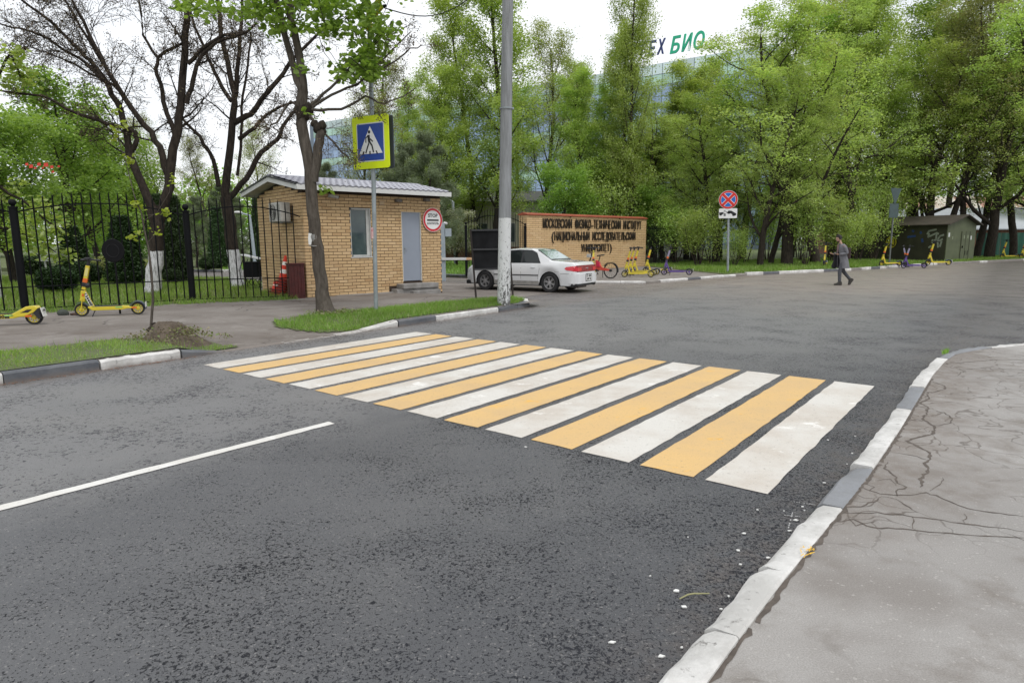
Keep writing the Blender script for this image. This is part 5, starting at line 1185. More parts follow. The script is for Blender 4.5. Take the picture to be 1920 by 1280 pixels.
for px, Y, seed, rz, sc, lab in [(1268, 40, 51, .3, .95, 'leafy shrub hanging over the wall fence by the purple scooter'), (1310, 36.5, 51, 2.1, .85, 'loose shrub just left of the no stopping sign'), (1335, 40, 52, 4., (.85, .85, 1.4), 'dense shrub behind the sign post'),
    (1400, 41, 52, 1.2, (.8, .8, 1.35), 'green undergrowth shrub right of the sign post'), (1440, 43, 51, 5., (.8, .8, 1.5), 'shrub at the foot of the slender maples'), (1500, 44, 52, 3., (.75, .75, 1.2), 'shrub between the two thick maple trunks'), (1560, 42, 51, 1., (.8, .8, 1.15), 'shrub behind the walking person'),
    (1580, 42, 52, 2.7, .8, 'shrub hiding the left end of the olive shed'), (1612, 44, 51, 3.7, .9, 'shrub at the far end of the shed side wall'), (1380, 35.5, 51, 0., .55, 'small wispy shrub beside the sign post'), (1512, 36.5, 51, 1.4, (.9, .9, 1.3), 'tall loose shrub left of the walking person, in front of the trunks'), (1640, 46, 52, 5., (1., 1., 1.5), 'tall shrub behind the left half of the shed')]:
    plant('shrub', seed, gx(px, Y), lab, 'shrub', 'shrub', 'undergrowth shrubs along the right verge', rz, sc)
# --- trees of the park on the left
for px, Y, kind, seed, rz, sc, lab in [
    (18, 25, 'round', 41, .6, .78, 'green maple at the left edge with low hanging leaves behind the fence'),
    (115, 37, 'round', 42, 2.4, 1.28, 'broad dark green tree at the left with a tall rounded crown'),
    (245, 47, 'round', 41, 4.0, 1.15, 'bright green rounded tree behind the left whitewashed trunk'),
    (330, 60, 'olive', 31, 1.0, .68, 'greyish half leafed tree between the two whitewashed trunks'),
    (400, 55, 'olive', 32, 3.0, .56, 'greyish half leafed tree behind the second whitewashed trunk'),
    (470, 52, 'olive', 31, 5.0, .60, 'greyish half leafed tree left of the booth roof'),
    (180, 55, 'round', 42, 5.5, 1.3, 'bright green tree in the second row at the left'),
    (690, 47, 'olive', 31, 2.4, .62, 'half leafed brownish tree between leaning street tree and crossing sign'),
    (828, 46, 'linden', 22, 3.4, (.8, .8, .66), 'airy light green tree just above the right roof end of the booth'),
    (762, 53, 'round', 41, .4, .95, 'airy light green tree right of the crossing sign'),
    (770, 62, 'linden', 22, 2.4, .8, 'green tree in the second row right of the crossing sign'),
    (745, 50, 'olive', 32, 4.4, .78, 'half leafed brownish tree right of the crossing sign'),
    (805, 49, 'round', 42, 1.4, .95, 'mid green tree above the booth roof end'),
    (700, 58, 'round', 41, 2.4, .8, 'mid green tree behind the crossing sign')]:
    plant(kind, seed, gx(px, Y), lab, 'park_tree', group='trees in the park', rz=rz, sc=sc)
for px, Y, rz, sc, lab in [(800, 35, 0, .82, 'grey green pine above the right end of the booth roof'), (735, 37, 2, .82, 'pine right behind the crossing sign post'), (640, 39, 4, .72, 'pine above the left part of the booth roof'), (400, 42, 1, .6, 'dark pine behind the second whitewashed trunk'), (365, 39, 3, .5, 'low dark pine left of the second fence post'), (455, 44, 5, .62, 'dark pine left of the booth')]:
    plant('pine', 61, gx(px, Y), lab, 'pine_tree', group='pines behind the booth', rz=rz, sc=sc)
plant('round', 41, gx(856, 40), 'small blossoming tree behind the barrier', 'blossom_tree', rz=1, sc=.42, leafm=LF_BLOSSOM)
for px, Y, sc, lab in [(135, 25, (1.15, 1.15, .85), 'dark conical thuja behind the globe bush'), (230, 23.5, (1.25, 1.25, .98), 'broad dark thuja behind the yellow scooter'), (330, 25, (.95, .95, 1.3), 'tall dark thuja right of the first whitewashed trunk'), (408, 38, (1.1, 1.1, 1.4), 'narrow thuja beyond the park path'), (486, 33, (.9, .9, 1.5), 'narrow thuja at the left corner of the booth'), (300, 31, (1., 1., 1.5), 'dark thuja behind the first whitewashed trunk')]:
    plant('thuja', 71, gx(px, Y), lab, 'thuja', 'conifer', 'thujas in the park', rz=px*.01, sc=sc)
for px, Y, seed, sc, lab in [(96, 20, 81, (1.0, 1.0, .88), 'round clipped dark bush in front of the thujas'), (152, 24, 81, (1.0, 1.0, .9), 'low dark bush behind the globe bush'), (318, 24, 81, .6, 'small clipped bush at the foot of the tall thuja'), (385, 36, 81, .8, 'small dark bush beyond the park path'), (190, 30, 82, 1., 'low hedge bush behind the broad thuja'), (265, 27, 82, .9, 'olive bush right of the broad thuja'), (60, 30, 81, 1.1, 'dark bush by the left fence post')]:
    plant('bush', seed, gx(px, Y), lab, 'bush', 'bush', 'clipped bushes in the park', rz=px*.03, sc=sc)
# distant woodland on both sides, one mass
R9 = np.random.default_rng(9); P9 = []
for x0, x1, d0, d1, n, hh in ((-75, -26, 62, 85, 26, 8.5), (48, 150, 72, 110, 46, 15), (34, 60, 84, 95, 10, 13)):
    for _ in range(n):
        cx, cy, h_ = R9.uniform(x0, x1), R9.uniform(d0, d1), hh*R9.uniform(.75, 1.15); q = R9.normal(0, 1, (420, 3)); q /= np.linalg.norm(q, axis=1, keepdims=True); q *= R9.uniform(.4, 1, (420, 1))**.5
        P9.append(q*np.array([3.8, 3.8, h_*.5])+np.array([cx, cy, h_*.52]))
me = leaves('woodland', np.concatenate(P9), .42, LF_MID, R9, 4, .5, .4, flatz=.8); o = put('woodland', me); tag(o, kind='stuff')

# --- the three leafless trees, limb by limb
def limb(T, pxs_, r0, r1, Y0, kids=10, L=1.6, t0=.2, lv=1, base=None):
    P = [np.array(at(p[0], p[1], Y0+(p[2] if len(p) > 2 else 0)))-base for p in pxs_]
    Q = [P[0]]
    for a, b in zip(P, P[1:]):                                       # smooth a little, add knots
        for t in (.33, .66, 1.): Q.append(a+(b-a)*t+(T.R.normal(0, .02, 3) if t < 1 else 0))
    Q = np.array(Q); ds = [Q[1]-Q[0]]+[b-a for a, b in zip(Q, Q[1:])]; rad = np.linspace(r0, r1, len(Q))
    T.lines.append((Q, rad, 0)); 
    if kids: T.spawn(list(Q), ds, list(rad*.55), L, lv, kids=kids, t0=t0)
def bare_tree(name, label, Y, basepx, limbs, seed, bk, bud=4, per=2, sz=.045, levels=4):
    b0 = np.array(at(basepx[0], basepx[1], Y)); b0[2] = .13; T = Tree(seed, wob=.20, trop=.10, kids=(7, 7, 6, 4), ang=(50, 42, 45, 48), ratio=(.6, .62, .60, .55), levels=levels, rr=.55)
    for l_ in limbs: limb(T, *l_, Y0=Y, base=b0) if not isinstance(l_, dict) else limb(T, Y0=Y, base=b0, **l_)
    r = thing(name, label, 'tree', tuple(b0)); put('trunk', T.wood('trunk', bk, sides=(12, 5, 4, 3), minr=.006), r)
    tp_ = np.array([p for p, d in T.tips]); put('buds', leaves('buds', tp_, sz, LF_BUD, T.R, per, .06, .1, flatz=1.), r); return r, b0
D = dict
YA = 19.5
bare_tree('bare_tree', 'leafless dark tree with whitewashed base and two spreading trunks, left one', YA, (288, 560), [
    D(pxs_=[(285, 566), (288, 520), (292, 478), (296, 420), (284, 388)], r0=.235, r1=.175, kids=0),
    D(pxs_=[(296, 420), (318, 350), (322, 300), (335, 240), (340, 180), (347, 100), (350, 0), (352, -60)], r0=.145, r1=.075, kids=10, L=3.2, t0=.3),
    D(pxs_=[(284, 388), (266, 345), (247, 300), (240, 268), (226, 205), (205, 165), (180, 128), (150, 95), (95, 40), (40, 0, -.5)], r0=.125, r1=.03, kids=16, L=2.9),
    D(pxs_=[(206, 160), (150, 110), (60, 60, -.8), (0, 45, -1)], r0=.05, r1=.02, kids=10, L=2.2),
    D(pxs_=[(244, 295), (257, 262), (250, 246), (200, 232, -.5), (150, 215, -.8), (80, 180, -1), (0, 170, -1.2)], r0=.075, r1=.025, kids=6, L=1.4, t0=.4),
    D(pxs_=[(316, 330), (300, 275), (270, 235), (222, 165), (200, 130), (165, 60), (135, 0)], r0=.10, r1=.035, kids=14, L=2.8),
    D(pxs_=[(330, 262), (306, 190), (294, 140), (296, 108), (345, 80, .4), (350, 75)], r0=.07, r1=.03, kids=8, L=2.0),
    D(pxs_=[(296, 108), (268, 66), (262, 10), (255, -30)], r0=.04, r1=.02, kids=8, L=1.8),
    D(pxs_=[(350, 195), (362, 150), (375, 110), (405, 80), (460, 62), (480, 45)], r0=.07, r1=.03, kids=8, L=2.0),
    D(pxs_=[(352, 120), (385, 88), (420, 66), (465, 60)], r0=.06, r1=.03, kids=6, L=1.8),
    D(pxs_=[(200, 130), (150, 50, .5), (110, -20, .6)], r0=.05, r1=.02, kids=12, L=2.6),
    D(pxs_=[(222, 165), (140, 120, .8), (60, 90, 1.)], r0=.04, r1=.015, kids=12, L=2.4)], 5, BK_WHITE)
YB = 22.
bare_tree('bare_tree', 'leafless dark tree with whitewashed base close to the booth', YB, (446, 543), [
    D(pxs_=[(447, 548), (440, 500), (435, 460), (428, 400), (424, 370)], r0=.215, r1=.18, kids=0),
    D(pxs_=[(424, 372), (425, 330), (434, 255), (440, 195), (438, 170), (420, 90), (408, 0), (404, -40)], r0=.14, r1=.05, kids=12, L=3.0, t0=.3),
    D(pxs_=[(442, 180), (446, 120), (452, 50), (456, -30)], r0=.08, r1=.04, kids=8, L=2.4),
    D(pxs_=[(430, 372), (462, 335), (490, 285), (520, 262), (535, 230), (560, 205), (590, 200, -.6)], r0=.10, r1=.035, kids=10, L=2.0),
    D(pxs_=[(440, 230), (470, 215), (500, 175), (530, 140), (548, 112), (600, 60), (640, 30)], r0=.10, r1=.03, kids=12, L=2.6),
    D(pxs_=[(448, 260), (478, 240), (500, 215), (540, 195), (580, 185)], r0=.07, r1=.03, kids=6, L=1.6),
    D(pxs_=[(410, 350), (400, 300), (375, 255), (350, 232), (330, 200)], r0=.08, r1=.03, kids=8, L=2.0),
    D(pxs_=[(434, 190), (410, 150), (390, 110), (365, 50), (350, -20)], r0=.07, r1=.03, kids=10, L=2.6),
    D(pxs_=[(445, 330), (452, 250), (455, 180), (465, 120), (470, 60)], r0=.05, r1=.03, kids=6, L=1.6)], 6, BK_WHITE)
YC = 13.6; c0 = np.array(at(612, 600, YC)); c0[2] = .13
TC = Tree(77, wob=.2, trop=.03, kids=(5, 5, 5, 3), ang=(50, 45, 45, 48), ratio=(.6, .6, .6, .55), levels=4, rr=.5)
limb(TC, [(617, 612), (606, 585), (604, 540), (597, 480), (590, 420), (582, 340), (572, 270), (566, 215)], .142, .108, YC, 0, base=c0)
TC.lines.append((np.array([[0, 0, -.08], [-.02, 0, .10], [-.05, 0, .3], [-.07, 0, .5]]), np.array([.27, .19, .155, .138]), 0))
limb(TC, [(588, 340), (596, 290), (600, 255), (598, 235)], .10, .085, YC, 0, base=c0)
limb(TC, [(566, 215), (556, 150), (538, 80), (520, 10), (505, -60)], .075, .05, YC, 3, L=1.4, t0=.5, base=c0)
limb(TC, [(572, 212), (568, 150), (556, 80), (545, 10), (535, -60)], .085, .06, YC, 3, L=1.4, t0=.5, base=c0)
for l_ in ([(578, 208), (610, 185), (650, 165), (700, 140), (760, 100), (790, 85)], [(580, 205), (640, 205), (685, 180), (720, 195), (780, 165)], [(578, 200), (620, 165), (660, 120), (720, 110), (770, 60)], [(572, 212), (545, 190), (520, 230), (490, 250)], [(578, 215), (600, 240), (640, 285), (660, 300)]):
    limb(TC, l_, .032, .010, YC, 7, L=1.05, t0=.3, base=c0)
tcR = thing('street_tree', 'leaning rough-barked pollarded tree on the grass island with taped trunk', 'tree', tuple(c0))
put('trunk', TC.wood('trunk', BK_GREY, sides=(16, 5, 4, 3), minr=.004), tcR)
m = MB()
for px, py, r_ in ((568, 212, .16), (575, 205, .13), (560, 205, .10), (597, 240, .115), (603, 236, .10), (590, 232, .08), (607, 246, .06)):
    p = np.array(at(px, py, YC))-c0; v0 = m.n; m.ball(tuple(p), r_, 12, 8)
    for q in m.v[-1]: q += (q-p)*.35*mnoise.noise(Vector(q)*11)
m.build('burl', BK_DARK, tcR, True)
put('buds', leaves('buds', np.array([p for p, d in TC.tips]), .035, LF_BUD, TC.R, 2, .05, .1, flatz=1.), tcR)
m = MB(); tp0 = np.array(at(590, 448, YC))-c0
m.lathe([(.124, -.05), (.127, 0), (.124, .09)], tuple(tp0), 'z', 18); m.lathe([(.130, -.15), (.131, -.135)], tuple(tp0), 'z', 18)
for q in m.v:
    for p in q: p += np.random.normal(0, .004, 3)
m.build('tape', M('torn clear tape', (.30, .30, .29), .35, col2=(.14, .13, .12), vs=9), tcR)
m = MB(); pq = np.array(at(581, 449, YC-.17))-c0; m.prism([(-.03, -.1), (.02, -.11), (.04, -.02), (.02, .05), (.045, .12), (-.02, .13), (-.035, .02)], pq, (1, 0, 0), (0, 0, 1), (0, -.004, 0)); m.build('paper_scrap', M('torn white paper', (.62, .62, .6), .8), tcR)
# leafy sprays hanging in at the top of the frame: leaves of this street tree
LF_NEAR = leafmat('near lime leaves', [(.14, .22, .04), (.19, .28, .055), (.25, .35, .08), (.16, .25, .045)], .5)
def spray(px, py, w_, h_, n, Y, R):
    out = []
    for _ in range(n):
        x = px+R.uniform(-1, 1)*w_/2; y = py+R.normal(0, .42)*h_/2; out.append(np.array(at(x, y, Y+R.uniform(-.7, .7))))
    return out
RS = np.random.default_rng(3); pts = []
for s_ in [(590, 10, 240, 50, 150), (660, 50, 120, 70, 95), (560, 55, 110, 40, 40), (500, 35, 60, 40, 22), (690, 95, 70, 60, 60), (650, 135, 50, 40, 30), (672, 120, 70, 60, 45), (725, 55, 50, 40, 22), (690, 130, 45, 50, 30), (480, 15, 60, 40, 18), (370, 10, 90, 30, 26), (410, 18, 60, 40, 14), (705, 140, 40, 20, 10), (570, 125, 20, 15, 4), (455, 25, 50, 40, 12), (560, -30, 420, 60, 150), (608, 352, 24, 12, 4), (580, 210, 20, 16, 3)]:
    pts += spray(*s_, YC, RS)
pts = np.array(pts)-c0; put('leaf_spray', leaves('leaf_spray', pts, .115, LF_NEAR, RS, 5, .07, .35, 'leaf', .9), tcR)
tw = MB()
for k in range(46):
    p = pts[RS.integers(0, len(pts)-6)]; q = p+np.array([RS.uniform(-.5, .5), RS.uniform(-.3, .3), RS.uniform(.2, .8)]); tw.tube([p, (p+q)/2+RS.normal(0, .05, 3), q], [.004, .007, .010], 4)
tw.build('twig', BK_DARK, tcR)

# --- sapling on its mound, and sprays of the tree at the far left
mo = G(318, 634, .13)
def mound(t=0):
    V = []; F = []; nr_, na = 14, 40
    for i in range(nr_+1):
        r = i/nr_
        for j in range(na):
            a = 2*math.pi*j/na; ex = .50*(1.0+.45*max(0, math.cos(a-.0))*(1 if math.sin(a) < .3 else .6)); x, y = ex*r*math.cos(a), .48*r*math.sin(a)
            h = .27*(1-ss((r-.25)/.75))*(1 if x < .15 else max(.15, 1-(x-.15)*1.5)); h += .05*mnoise.noise(Vector((x*6, y*6, 1)))*(1-r)+.025*mnoise.noise(Vector((x*19, y*19, 4)))*(1-r**3)
            V.append((x, y, h-.10*r*r))
    for i in range(nr_):
        for j in range(na): F.append((i*na+j, i*na+(j+1) % na, (i+1)*na+(j+1) % na, (i+1)*na+j))
    return fast_mesh('soil_mound', V, F, SOIL, True)
o = put('soil_mound', mound(), None, (mo[0], mo[1], .125)); tag(o, 'crumbling brown soil mound with an old stump at the end of the grass verge', 'mound')
YS = mo[1]+.25; s0 = np.array(at(283, 606, YS)); sp = thing('sapling', 'thin leaning sapling with a few fresh leaves beside the soil mound', 'sapling', tuple(s0))
TS = Tree(4, levels=1)
def sl(P, r0, r1): TS.lines.append((np.array([np.array(at(x, y, YS))-s0 for x, y in P]), np.linspace(r0, r1, len(P)), 1))
sl([(283, 612), (287, 560), (284, 510), (278, 464), (271, 433), (265, 399)], .021, .012); sl([(265, 399), (252, 368), (238, 312), (224, 268), (219, 215)], .009, .004); sl([(277, 455), (290, 440), (296, 433)], .007, .003); sl([(271, 433), (258, 440), (250, 443)], .006, .003)
sl([(268, 415), (295, 398), (318, 360), (320, 335)], .006, .003); sl([(268, 405), (290, 402), (305, 397)], .005, .003); sl([(265, 399), (260, 385), (252, 375)], .005, .003); sl([(238, 312), (236, 296), (232, 290)], .004, .002)
put('trunk', TS.wood('trunk', BK_GREY, sides=(7, 7, 7, 5)), sp)
PP = np.array([np.array(at(x+RS.normal(0, 4), y+RS.normal(0, 3.5), YS))-s0 for x, y in [(222, 214), (215, 240), (232, 238), (218, 255), (236, 295), (320, 332), (305, 397), (312, 399), (255, 380), (262, 384), (250, 443), (257, 440), (296, 433), (240, 300)] for _ in range(5)])
put('leaves', leaves('leaves', PP, .075, leafmat('lime sapling leaves', [(.28, .38, .05), (.36, .45, .08), (.24, .34, .04)], .5), RS, 2, .03, .3, 'leaf', 1.), sp)
m = MB()
for k in range(5): a = k*1.3; m.tube([(.04*math.cos(a)-.28, .04*math.sin(a), 0), (-.30+.1*math.cos(a), .1*math.sin(a), .12), (-.30+.05*math.cos(a+1), .03, .22)], [.045, .04, .02], 7)
o = m.build('tree_stump', BK_DARK, None, True, loc=(mo[0]+.02, mo[1]+.1, .14)); tag(o, 'rotten black root stump at the left side of the soil mound', 'stump')
lt_ = thing('maple_branches', 'whitewashed trunk and hanging leafy maple branches at the extreme left edge', 'tree', gx(-14, 17.6))
l0 = np.array(lt_.location); TL = Tree(8, levels=3, wob=.2, kids=(6, 6, 5), ratio=(.5, .55, .5), ang=(55, 50, 50), trop=.02)
limb(TL, [(-6, 585), (-12, 520), (-20, 400), (-40, 250), (-60, 120)], .2, .12, 17.6, 0, base=l0); limb(TL, [(-30, 330), (0, 350, .3), (60, 390, .6), (110, 430, .8)], .05, .015, 17.6, 9, L=1.3, base=l0); limb(TL, [(-40, 240), (-10, 150), (20, 100), (40, 150)], .05, .015, 17.6, 8, L=1.0, base=l0); limb(TL, [(-25, 420), (20, 430, .3), (70, 450, .6), (120, 480, .8)], .04, .012, 17.6, 9, L=1.0, base=l0)
put('trunk', TL.wood('trunk', BK_WHITE, sides=(12, 5, 4, 3), minr=.005), lt_); put('crown', leaves('crown', np.array([p for p, d in TL.tips]), .13, LF_SPRING, TL.R, 3, .12, .4, 'leaf', .8), lt_)
rb = thing('red_flags', 'row of small red flags showing through the leaves at upper left', 'flags', gx(40, 33, 4.9))
for k, (px, py, s_) in enumerate([(50, 308, .09), (58, 312, .12), (73, 308, .11), (86, 309, .14), (97, 313, .10), (99, 322, .08), (66, 315, .07), (110, 312, .07), (80, 315, .06)]):
    p = np.array(at(px, py, 22.+.05*k))-np.array(rb.location); m = MB(); m.prism([(-s_/2, -s_/2), (s_/2, -s_*.4), (s_*.4, s_/2), (-s_*.4, s_*.4)], p, (1, .2, 0), (0, .1, 1), (0, .01, 0)); m.build('flag', M('faded red cloth', (.65, .06, .04), .7), rb)
pa = np.array(at(44, 305, 22.))-np.array(rb.location); pb2 = np.array(at(116, 306, 22.4))-np.array(rb.location)
m = MB(); m.tube([tuple(pa), tuple((pa+pb2)/2-np.array([0, 0, .05])), tuple(pb2)], .008, 5); m.build('cord', BLACK, rb)
wb = gx(80, 27); m = MB(); m.box((0, 0, .9), (.34, .2, .26)); m.box((0, 0, .38), (.05, .05, .78)); o = m.build('utility_box', WHITEM, None, loc=wb); tag(o, 'small white box on a post among the bushes behind the fence', 'box')

# ------------------------------------------------------------------ grass
GR = leafmat('grass blades', [(.13, .24, .03), (.17, .30, .04), (.24, .38, .07), (.15, .27, .04), (.33, .34, .15)], .35, True)
GR2 = leafmat('dry patchy grass', [(.18, .33, .045), (.24, .40, .065), (.31, .36, .12), (.19, .34, .05), (.36, .36, .17)], .4, True)
def in_poly(P, X, Y):
    P = np.array(P); c = np.zeros(len(X), bool); j = len(P)-1
    for i in range(len(P)):
        a = ((P[i, 1] > Y) != (P[j, 1] > Y)) & (X < (P[j, 0]-P[i, 0])*(Y-P[i, 1])/(P[j, 1]-P[i, 1]+1e-12)+P[i, 0]); c ^= a; j = i
    return c
def grass(name, poly, dens, h, w, zf, mat, seed, keep=None, fade=None):
    R = np.random.default_rng(seed); P = np.array(poly); x0, y0 = P.min(0); x1, y1 = P.max(0); N = int((x1-x0)*(y1-y0)*dens)
    X, Y = R.uniform(x0, x1, N), R.uniform(y0, y1, N); k = in_poly(P, X, Y)
    if keep is not None: k &= keep(X, Y, R)
    X, Y = X[k], Y[k]; n = len(X); Z = np.array([zf(a, b) for a, b in zip(X, Y)]) if callable(zf) else np.full(n, zf)
    a = R.uniform(0, 6.28, n); hh = h*R.uniform(.35, 1.2, n); ww = w*R.uniform(.6, 1.3, n); dx, dy = np.cos(a)*ww/2, np.sin(a)*ww/2; lx, ly = R.normal(0, .45, n)*hh, R.normal(0, .45, n)*hh
    V = np.stack([np.stack([X-dx, Y-dy, Z-.01], 1), np.stack([X+dx, Y+dy, Z-.01], 1), np.stack([X+lx, Y+ly, Z+hh], 1)], 1).reshape(-1, 3)
    o = put(name, fast_mesh(name, V, np.arange(n*3).reshape(n, 3), mat)); tag(o, kind='stuff'); return o
def uvpoly(P): return [uv2xy(u, v) for u, v in P]
VERGE = [(-9, 9.47), (4.75, 9.47), (5.2, 9.6), (5.05, 10.2), (4.75, 10.9), (3.9, 11.15), (-9, 11.35)]
ISLE = [(6.9, 9.85), (7.3, 9.62), (8.2, 9.50), (11.5, 9.50), (12.5, 9.6), (13.2, 9.95), (13.55, 10.6), (13.0, 10.85), (11.2, 11.2), (9.0, 11.3), (7.6, 11.45), (6.9, 11.3), (6.6, 10.7)]
vP = np.array(VERGE); iP = np.array(ISLE)
def pin(P): return lambda u, v: bool(in_poly(P, np.array([u]), np.array([v]))[0])
grid_sheet('verge', pin(vP), -9.2, 5.4, 9.44, 11.4, .1, LAWN, .015); grid_sheet('grass_island', pin(iP), 6.4, 13.8, 9.44, 11.6, .1, LAWN, .015)
def patchy(th, sc_=1.7, ox=0):
    def f(X, Y, R): return np.array([mnoise.noise(Vector((x*sc_+ox, y*sc_, 3)))*.5+.5+R.uniform(-.18, .18) > th for x, y in zip(X, Y)])
    return f
def verge_keep(X, Y, R):
    k = patchy(.50, 1.2, 4)(X, Y, R) & patchy(.33, 4.5)(X, Y, R); d = np.hypot((X-mo[0])/1.0, (Y-mo[1])/.7); return k & ((d > .75) | (R.uniform(0, 1, len(X)) < .12))
grass('grass', uvpoly(VERGE), 3200, .045, .010, lambda a, b: hgt(a, b)+.012, GR2, 1, verge_keep)
grass('grass', uvpoly(VERGE), 90, .13, .012, lambda a, b: hgt(a, b)+.012, GR, 31, patchy(.5, 2.0))
grass('grass', uvpoly(ISLE), 2000, .085, .012, lambda a, b: hgt(a, b)+.012, GR, 2, patchy(.30))
c0x, c0y = c0[0], c0[1]
grass('grass', [(-26, 1.2), (-13.6, 11.5), (-10.9, 14.0), (-8.25, 16.1), (-6.6, 16.8), (-5.75, 17.4), (-7.9, 20.2), (-9.5, 24.5), (-12, 27.2), (-20, 29.5), (-26, 29)], 260, .13, .024, .15, GR, 3)
grass('grass', [(-26, 1.4), (-13.6, 11.6), (-10.9, 13.95), (-8.25, 16.2), (-6.6, 16.85), (-5.8, 17.3), (-5.6, 17.0), (-6.6, 16.55), (-8.1, 15.85), (-10.7, 13.6), (-13.3, 11.2), (-26, .8)], 900, .14, .016, .13, GR, 4, patchy(.38, 2.2))
grass('grass', [(-16, 35.5), (-8, 32.8), (-3, 29.7), (-1.75, 28.8), (.2, 29.7), (.8, 32), (7, 39), (7, 46), (-20, 46)], 90, .16, .04, .14, GR, 5)
grass('grass', [(9.5, 28.9), (10.7, 29.5), (17.5, 33.4), (25.2, 39.3), (36.7, 46.5), (50, 54), (38, 52), (26.8, 40.6), (23.5, 48), (12, 44), (7.9, 38), (8.7, 33)], 170, .17, .035, .14, GR, 6)
# ------------------------------------------------------------------ white saloon car
CARW = M('white car paint', (.66, .67, .68), .22, coat=.8, var=.05, vs=2)
TRIM = M('black car trim', (.02, .021, .023), .5); TYRE = M('tyre rubber', (.018, .018, .019), .85); ALLOY = M('alloy wheel', (.42, .42, .43), .35, .7)
CGL = M('dark car glass', (.012, .016, .016), .06, spec=.5); RGL = M('pale tinted rear glass', (.20, .29, .28), .05, coat=1., spec=.9)
LRED = M('tail lamp red', (.55, .02, .035), .2, coat=.6); LDRK = M('tail panel dark red', (.22, .008, .02), .25, coat=.3); CHR = M('chrome', (.6, .6, .6), .15, .9)
CL, CWD = 4.48, .845                                                 # length, half width; x runs forward from the rear bumper
WXR, WXF, WR = .97, 3.52, .315
ZT = [(0, .60), (.03, .86), (.12, .955), (.9, 1.01), (.97, 1.025), (1.5, 1.33), (1.75, 1.385), (2.3, 1.40), (2.65, 1.375), (3.35, .99), (3.5, .965), (4.1, .86), (4.38, .74), (4.46, .60), (4.48, .5)]
def zt(x): return float(np.interp(x, [p[0] for p in ZT], [p[1] for p in ZT]))
def zbelt(x): return float(np.interp(x, [0, .12, .9, 2., 3.3, 4.1, 4.48], [.58, .90, .93, .915, .90, .80, .5]))
def halfw(x): return float(np.interp(x, [0, .05, .25, .8, 2.2, 3.6, 4.1, 4.35, 4.48], [.60, .72, .80, .84, .845, .835, .80, .70, .5]))
def zlow(x):
    z = float(np.interp(x, [0, .25, 4.2, 4.48], [.30, .23, .23, .28]))
    for wx in (WXR, WXF):
        if abs(x-wx) < .375: z = max(z, .30+math.sqrt(.375**2-(x-wx)**2)*1.0-.005)
    return z
def cabin(x): return .985 < x < 3.30
def section(x):
    w = halfw(x); zl, zb_, z1 = zlow(x), min(zbelt(x), zt(x)-.01), zt(x); P = []
    for t, k in ((0, .955), (.25, .985), (.5, 1.), (.72, .995), (.9, .975), (1., .95)): P.append((w*k, zl+(zb_-zl)*t))
    if cabin(x):
        g_ = min(1, (z1-zb_)/.44); wr = w*.95-(w*.95-.60)*g_
        for t in (.33, .66, 1.): P.append((w*.95+(wr-w*.95)*t, zb_+(z1-.035*g_-zb_)*t))
        P += [(wr*.86, z1-.012*g_), (wr*.45, z1), (0, z1+.008*g_)]
    else: P += [(w*.93, zb_+(z1-zb_)*.45), (w*.89, zb_+(z1-zb_)*.78), (w*.83, zb_+(z1-zb_)*.93), (w*.7, z1-.004), (w*.4, z1+.004), (0, z1+.008)]
    return P
carR, carF = np.array(G(1030, 548.5)[:2]), np.array(G(912, 543.5)[:2])
cdir = carF-carR; cdir /= np.linalg.norm(cdir); cang = math.atan2(cdir[1], cdir[0])
# wheels measured on the left (near) side; body centre lies to the right of them
side = np.array([cdir[1], -cdir[0]]); side = side if side[1] > 0 else -side
cor = carR-cdir*WXR+side*.74
car = thing('white_car', 'white four-door saloon seen from behind, turning into the entrance behind the utility pole', 'car', (cor[0], cor[1], 0), cang); car.scale = (.965, 1, 1.0)
xs = sorted(set([0, .01, .03, .07, .12, .2, .3]+list(np.arange(.35, 4.2, .055))+[.985, 1.0, 1.5, 1.75, 3.295, 3.31]+[4.2, 4.28, 4.34, 4.38, 4.42, 4.46, 4.48]+[w+s*d for w in (WXR, WXF) for s in (-1, 1) for d in (.374, .37, .355, .33)]))
m = MB(); n = 12; V = []
for x in xs:
    P = section(x); V += [(x, y, z) for y, z in P]+[(x, -y, z) for y, z in P[-2::-1]]
k = 23; F = [(i*k+j, (i+1)*k+j, (i+1)*k+j+1, i*k+j+1) for i in range(len(xs)-1) for j in range(k-1)]
F += [tuple(range(k)), tuple((len(xs)-1)*k+j for j in range(k-1, -1, -1))]
m.add(V, F); body = m.build('body', CARW, car, True)
DIRT = M('road dirt on sills', (.33, .32, .30), .6, var=.3, vs=6)
m = MB(); m.box((2.25, 0, .26), (4.2, 1.5, .12)); m.box((2.25, 0, .5), (4.0, 1.34, .42)); m.build('underbody', TRIM, car)
for sy_ in (1, -1):                                                  # wheel arch liners
    for wx in (WXR, WXF):
        m = MB(); a = np.linspace(0, math.pi, 14); P = [(wx+.372*math.cos(t), .29+.372*math.sin(t)) for t in a]; V = [(x, sy_*.80, z) for x, z in P]+[(x, sy_*.5, z) for x, z in P]; q = len(P)
        m.add(V, [(i, i+1, q+i+1, q+i) for i in range(q-1)]); m.add([(x, sy_*.56, z) for x, z in P], [tuple(range(q))]); m.build('wheel_arch', TRIM, car)
def ysurf(x, z):
    w = halfw(x); zl, zb_, z1 = zlow(x), zbelt(x), zt(x)
    if z <= zb_:
        t = (z-zl)/(zb_-zl); return w*float(np.interp(t, [0, .25, .5, .72, .9, 1], [.955, .985, 1., .995, .975, .95]))
    g_ = min(1, (z1-zb_)/.44); wr = w*.95-(w*.95-.60)*g_; return w*.95+(wr-w*.95)*min(1, (z-zb_)/(z1-.035*g_-zb_))
